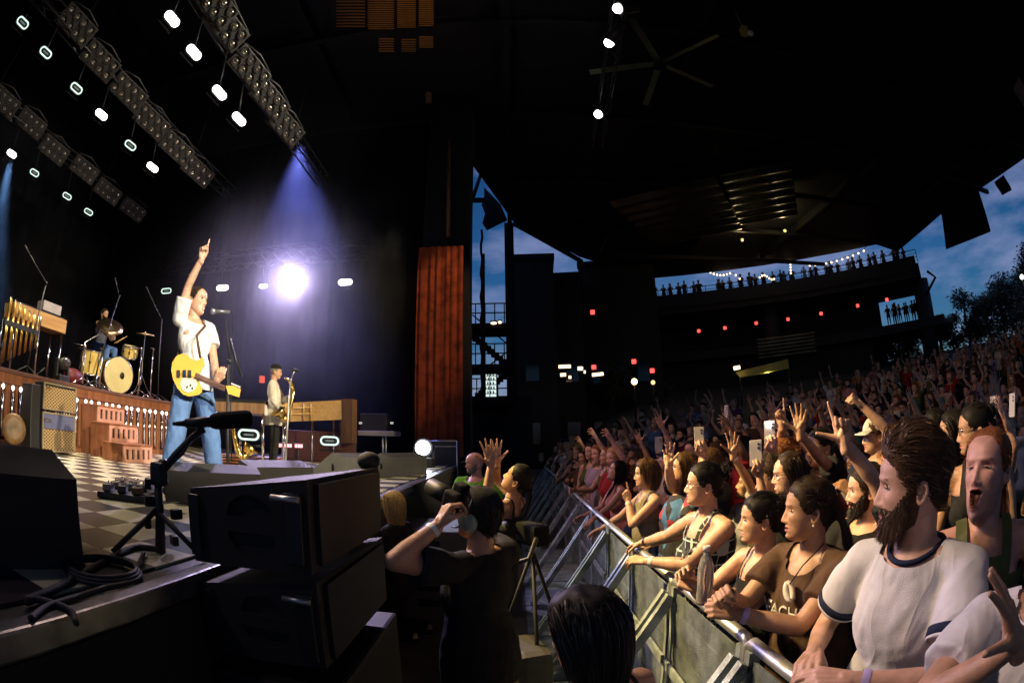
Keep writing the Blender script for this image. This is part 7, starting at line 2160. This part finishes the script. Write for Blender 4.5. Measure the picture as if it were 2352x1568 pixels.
# silhouettes at the balcony rail
for k in range(36):
    az = 15.2 + 35 * (k + g.uniform(-.35, .35)) / 36
    if 23.5 < az < 25 : az += 1.2
    i = g.choice((0, 2, 3, 5, 7, 7, 3, 1 if k == 9 else 0))
    q = polar(az, BR + .55 + g.random() * .5)
    ck = g.choice(('black', 'navy', 'grey', 'brown'))
    root = place('far', i, q.x, q.y, ZD, az * -1 + 180 + g.uniform(-30, 30), g.uniform(1.0, 1.12), 'dark balcony figure, %s%s, %s' % (HAIRW[i], GEST[i], 'left of the hanging bulbs' if az < 30 else 'under the rising bulbs' if az < 44 else 'near its right end'), 'people on the balcony')
    recolor(root, ck, 'black', 'tan')
for k in range(9):
    q = polar(45.5 + .5 * k + g.uniform(-.2, .2), BR + 1.0 + g.random())
    i = g.choice((0, 3, 5, 7)); root = place('far', i, q.x, q.y, 8.3, 140, g.uniform(.92, 1.05), 'tiny figure on the lower balcony, %s%s' % (HAIRW[i], GEST[i]), 'people on the lower balcony'); recolor(root, 'black', 'black', 'tan')
for res in ARCH:
    for i, r in enumerate(ARCH[res]):
        if not used[res, i]:
            for c in list(r.children): bpy.data.objects.remove(c)
            bpy.data.objects.remove(r)
# ================================================================== SMOKE drifting over the stage
def smoke(name, lo, hi, dens, centre, rad, g_):
    me = MB().box2(lo, hi).mesh(name)
    hm = bpy.data.materials.new(name); hm.use_nodes = True
    nt = hm.node_tree; nt.nodes.clear()
    ou = nt.nodes.new('ShaderNodeOutputMaterial'); vs = nt.nodes.new('ShaderNodeVolumePrincipled')
    vs.inputs['Color'].default_value = (.9, .9, .95, 1)
    vs.inputs['Anisotropy'].default_value = g_
    ge = nt.nodes.new('ShaderNodeNewGeometry'); mp_ = nt.nodes.new('ShaderNodeVectorMath'); mp_.operation = 'SUBTRACT'; mp_.inputs[1].default_value = centre
    ln = nt.nodes.new('ShaderNodeVectorMath'); ln.operation = 'LENGTH'
    mr = nt.nodes.new('ShaderNodeMapRange'); mr.interpolation_type = 'SMOOTHSTEP'
    mr.inputs['From Min'].default_value = rad; mr.inputs['From Max'].default_value = rad * .15; mr.inputs['To Min'].default_value = 0; mr.inputs['To Max'].default_value = dens
    nz_ = nt.nodes.new('ShaderNodeTexNoise'); nz_.inputs['Scale'].default_value = .7; nz_.inputs['Detail'].default_value = 3
    nm = nt.nodes.new('ShaderNodeMapRange'); nm.inputs['From Min'].default_value = .32; nm.inputs['From Max'].default_value = .68; nm.inputs['To Min'].default_value = .35; nm.inputs['To Max'].default_value = 1.3
    mu = nt.nodes.new('ShaderNodeMath'); mu.operation = 'MULTIPLY'
    nt.links.new(ge.outputs['Position'], mp_.inputs[0]); nt.links.new(mp_.outputs[0], ln.inputs[0]); nt.links.new(ln.outputs['Value'], mr.inputs['Value'])
    nt.links.new(ge.outputs['Position'], nz_.inputs['Vector']); nt.links.new(nz_.outputs['Fac'], nm.inputs['Value'])
    nt.links.new(mr.outputs[0], mu.inputs[0]); nt.links.new(nm.outputs[0], mu.inputs[1]); nt.links.new(mu.outputs[0], vs.inputs['Density'])
    nt.links.new(vs.outputs[0], ou.inputs['Volume'])
    return link(name, me, hm, kind='stuff')
smoke('stage_smoke', (-12.5, 8.2, STAGE_Z + .012), (-2.62, 15.1, 12.6), .034, (mh.x + .2, 12.6, 6.2), 6.4, .35)
smoke('blue_smoke', (-13.45, 1.0, 2.5), (-9.2, 8.1, 8.4), .02, (-11.6, 5.4, 6.6), 4.2, .3)
bpy.data.scenes.remove(WORK)
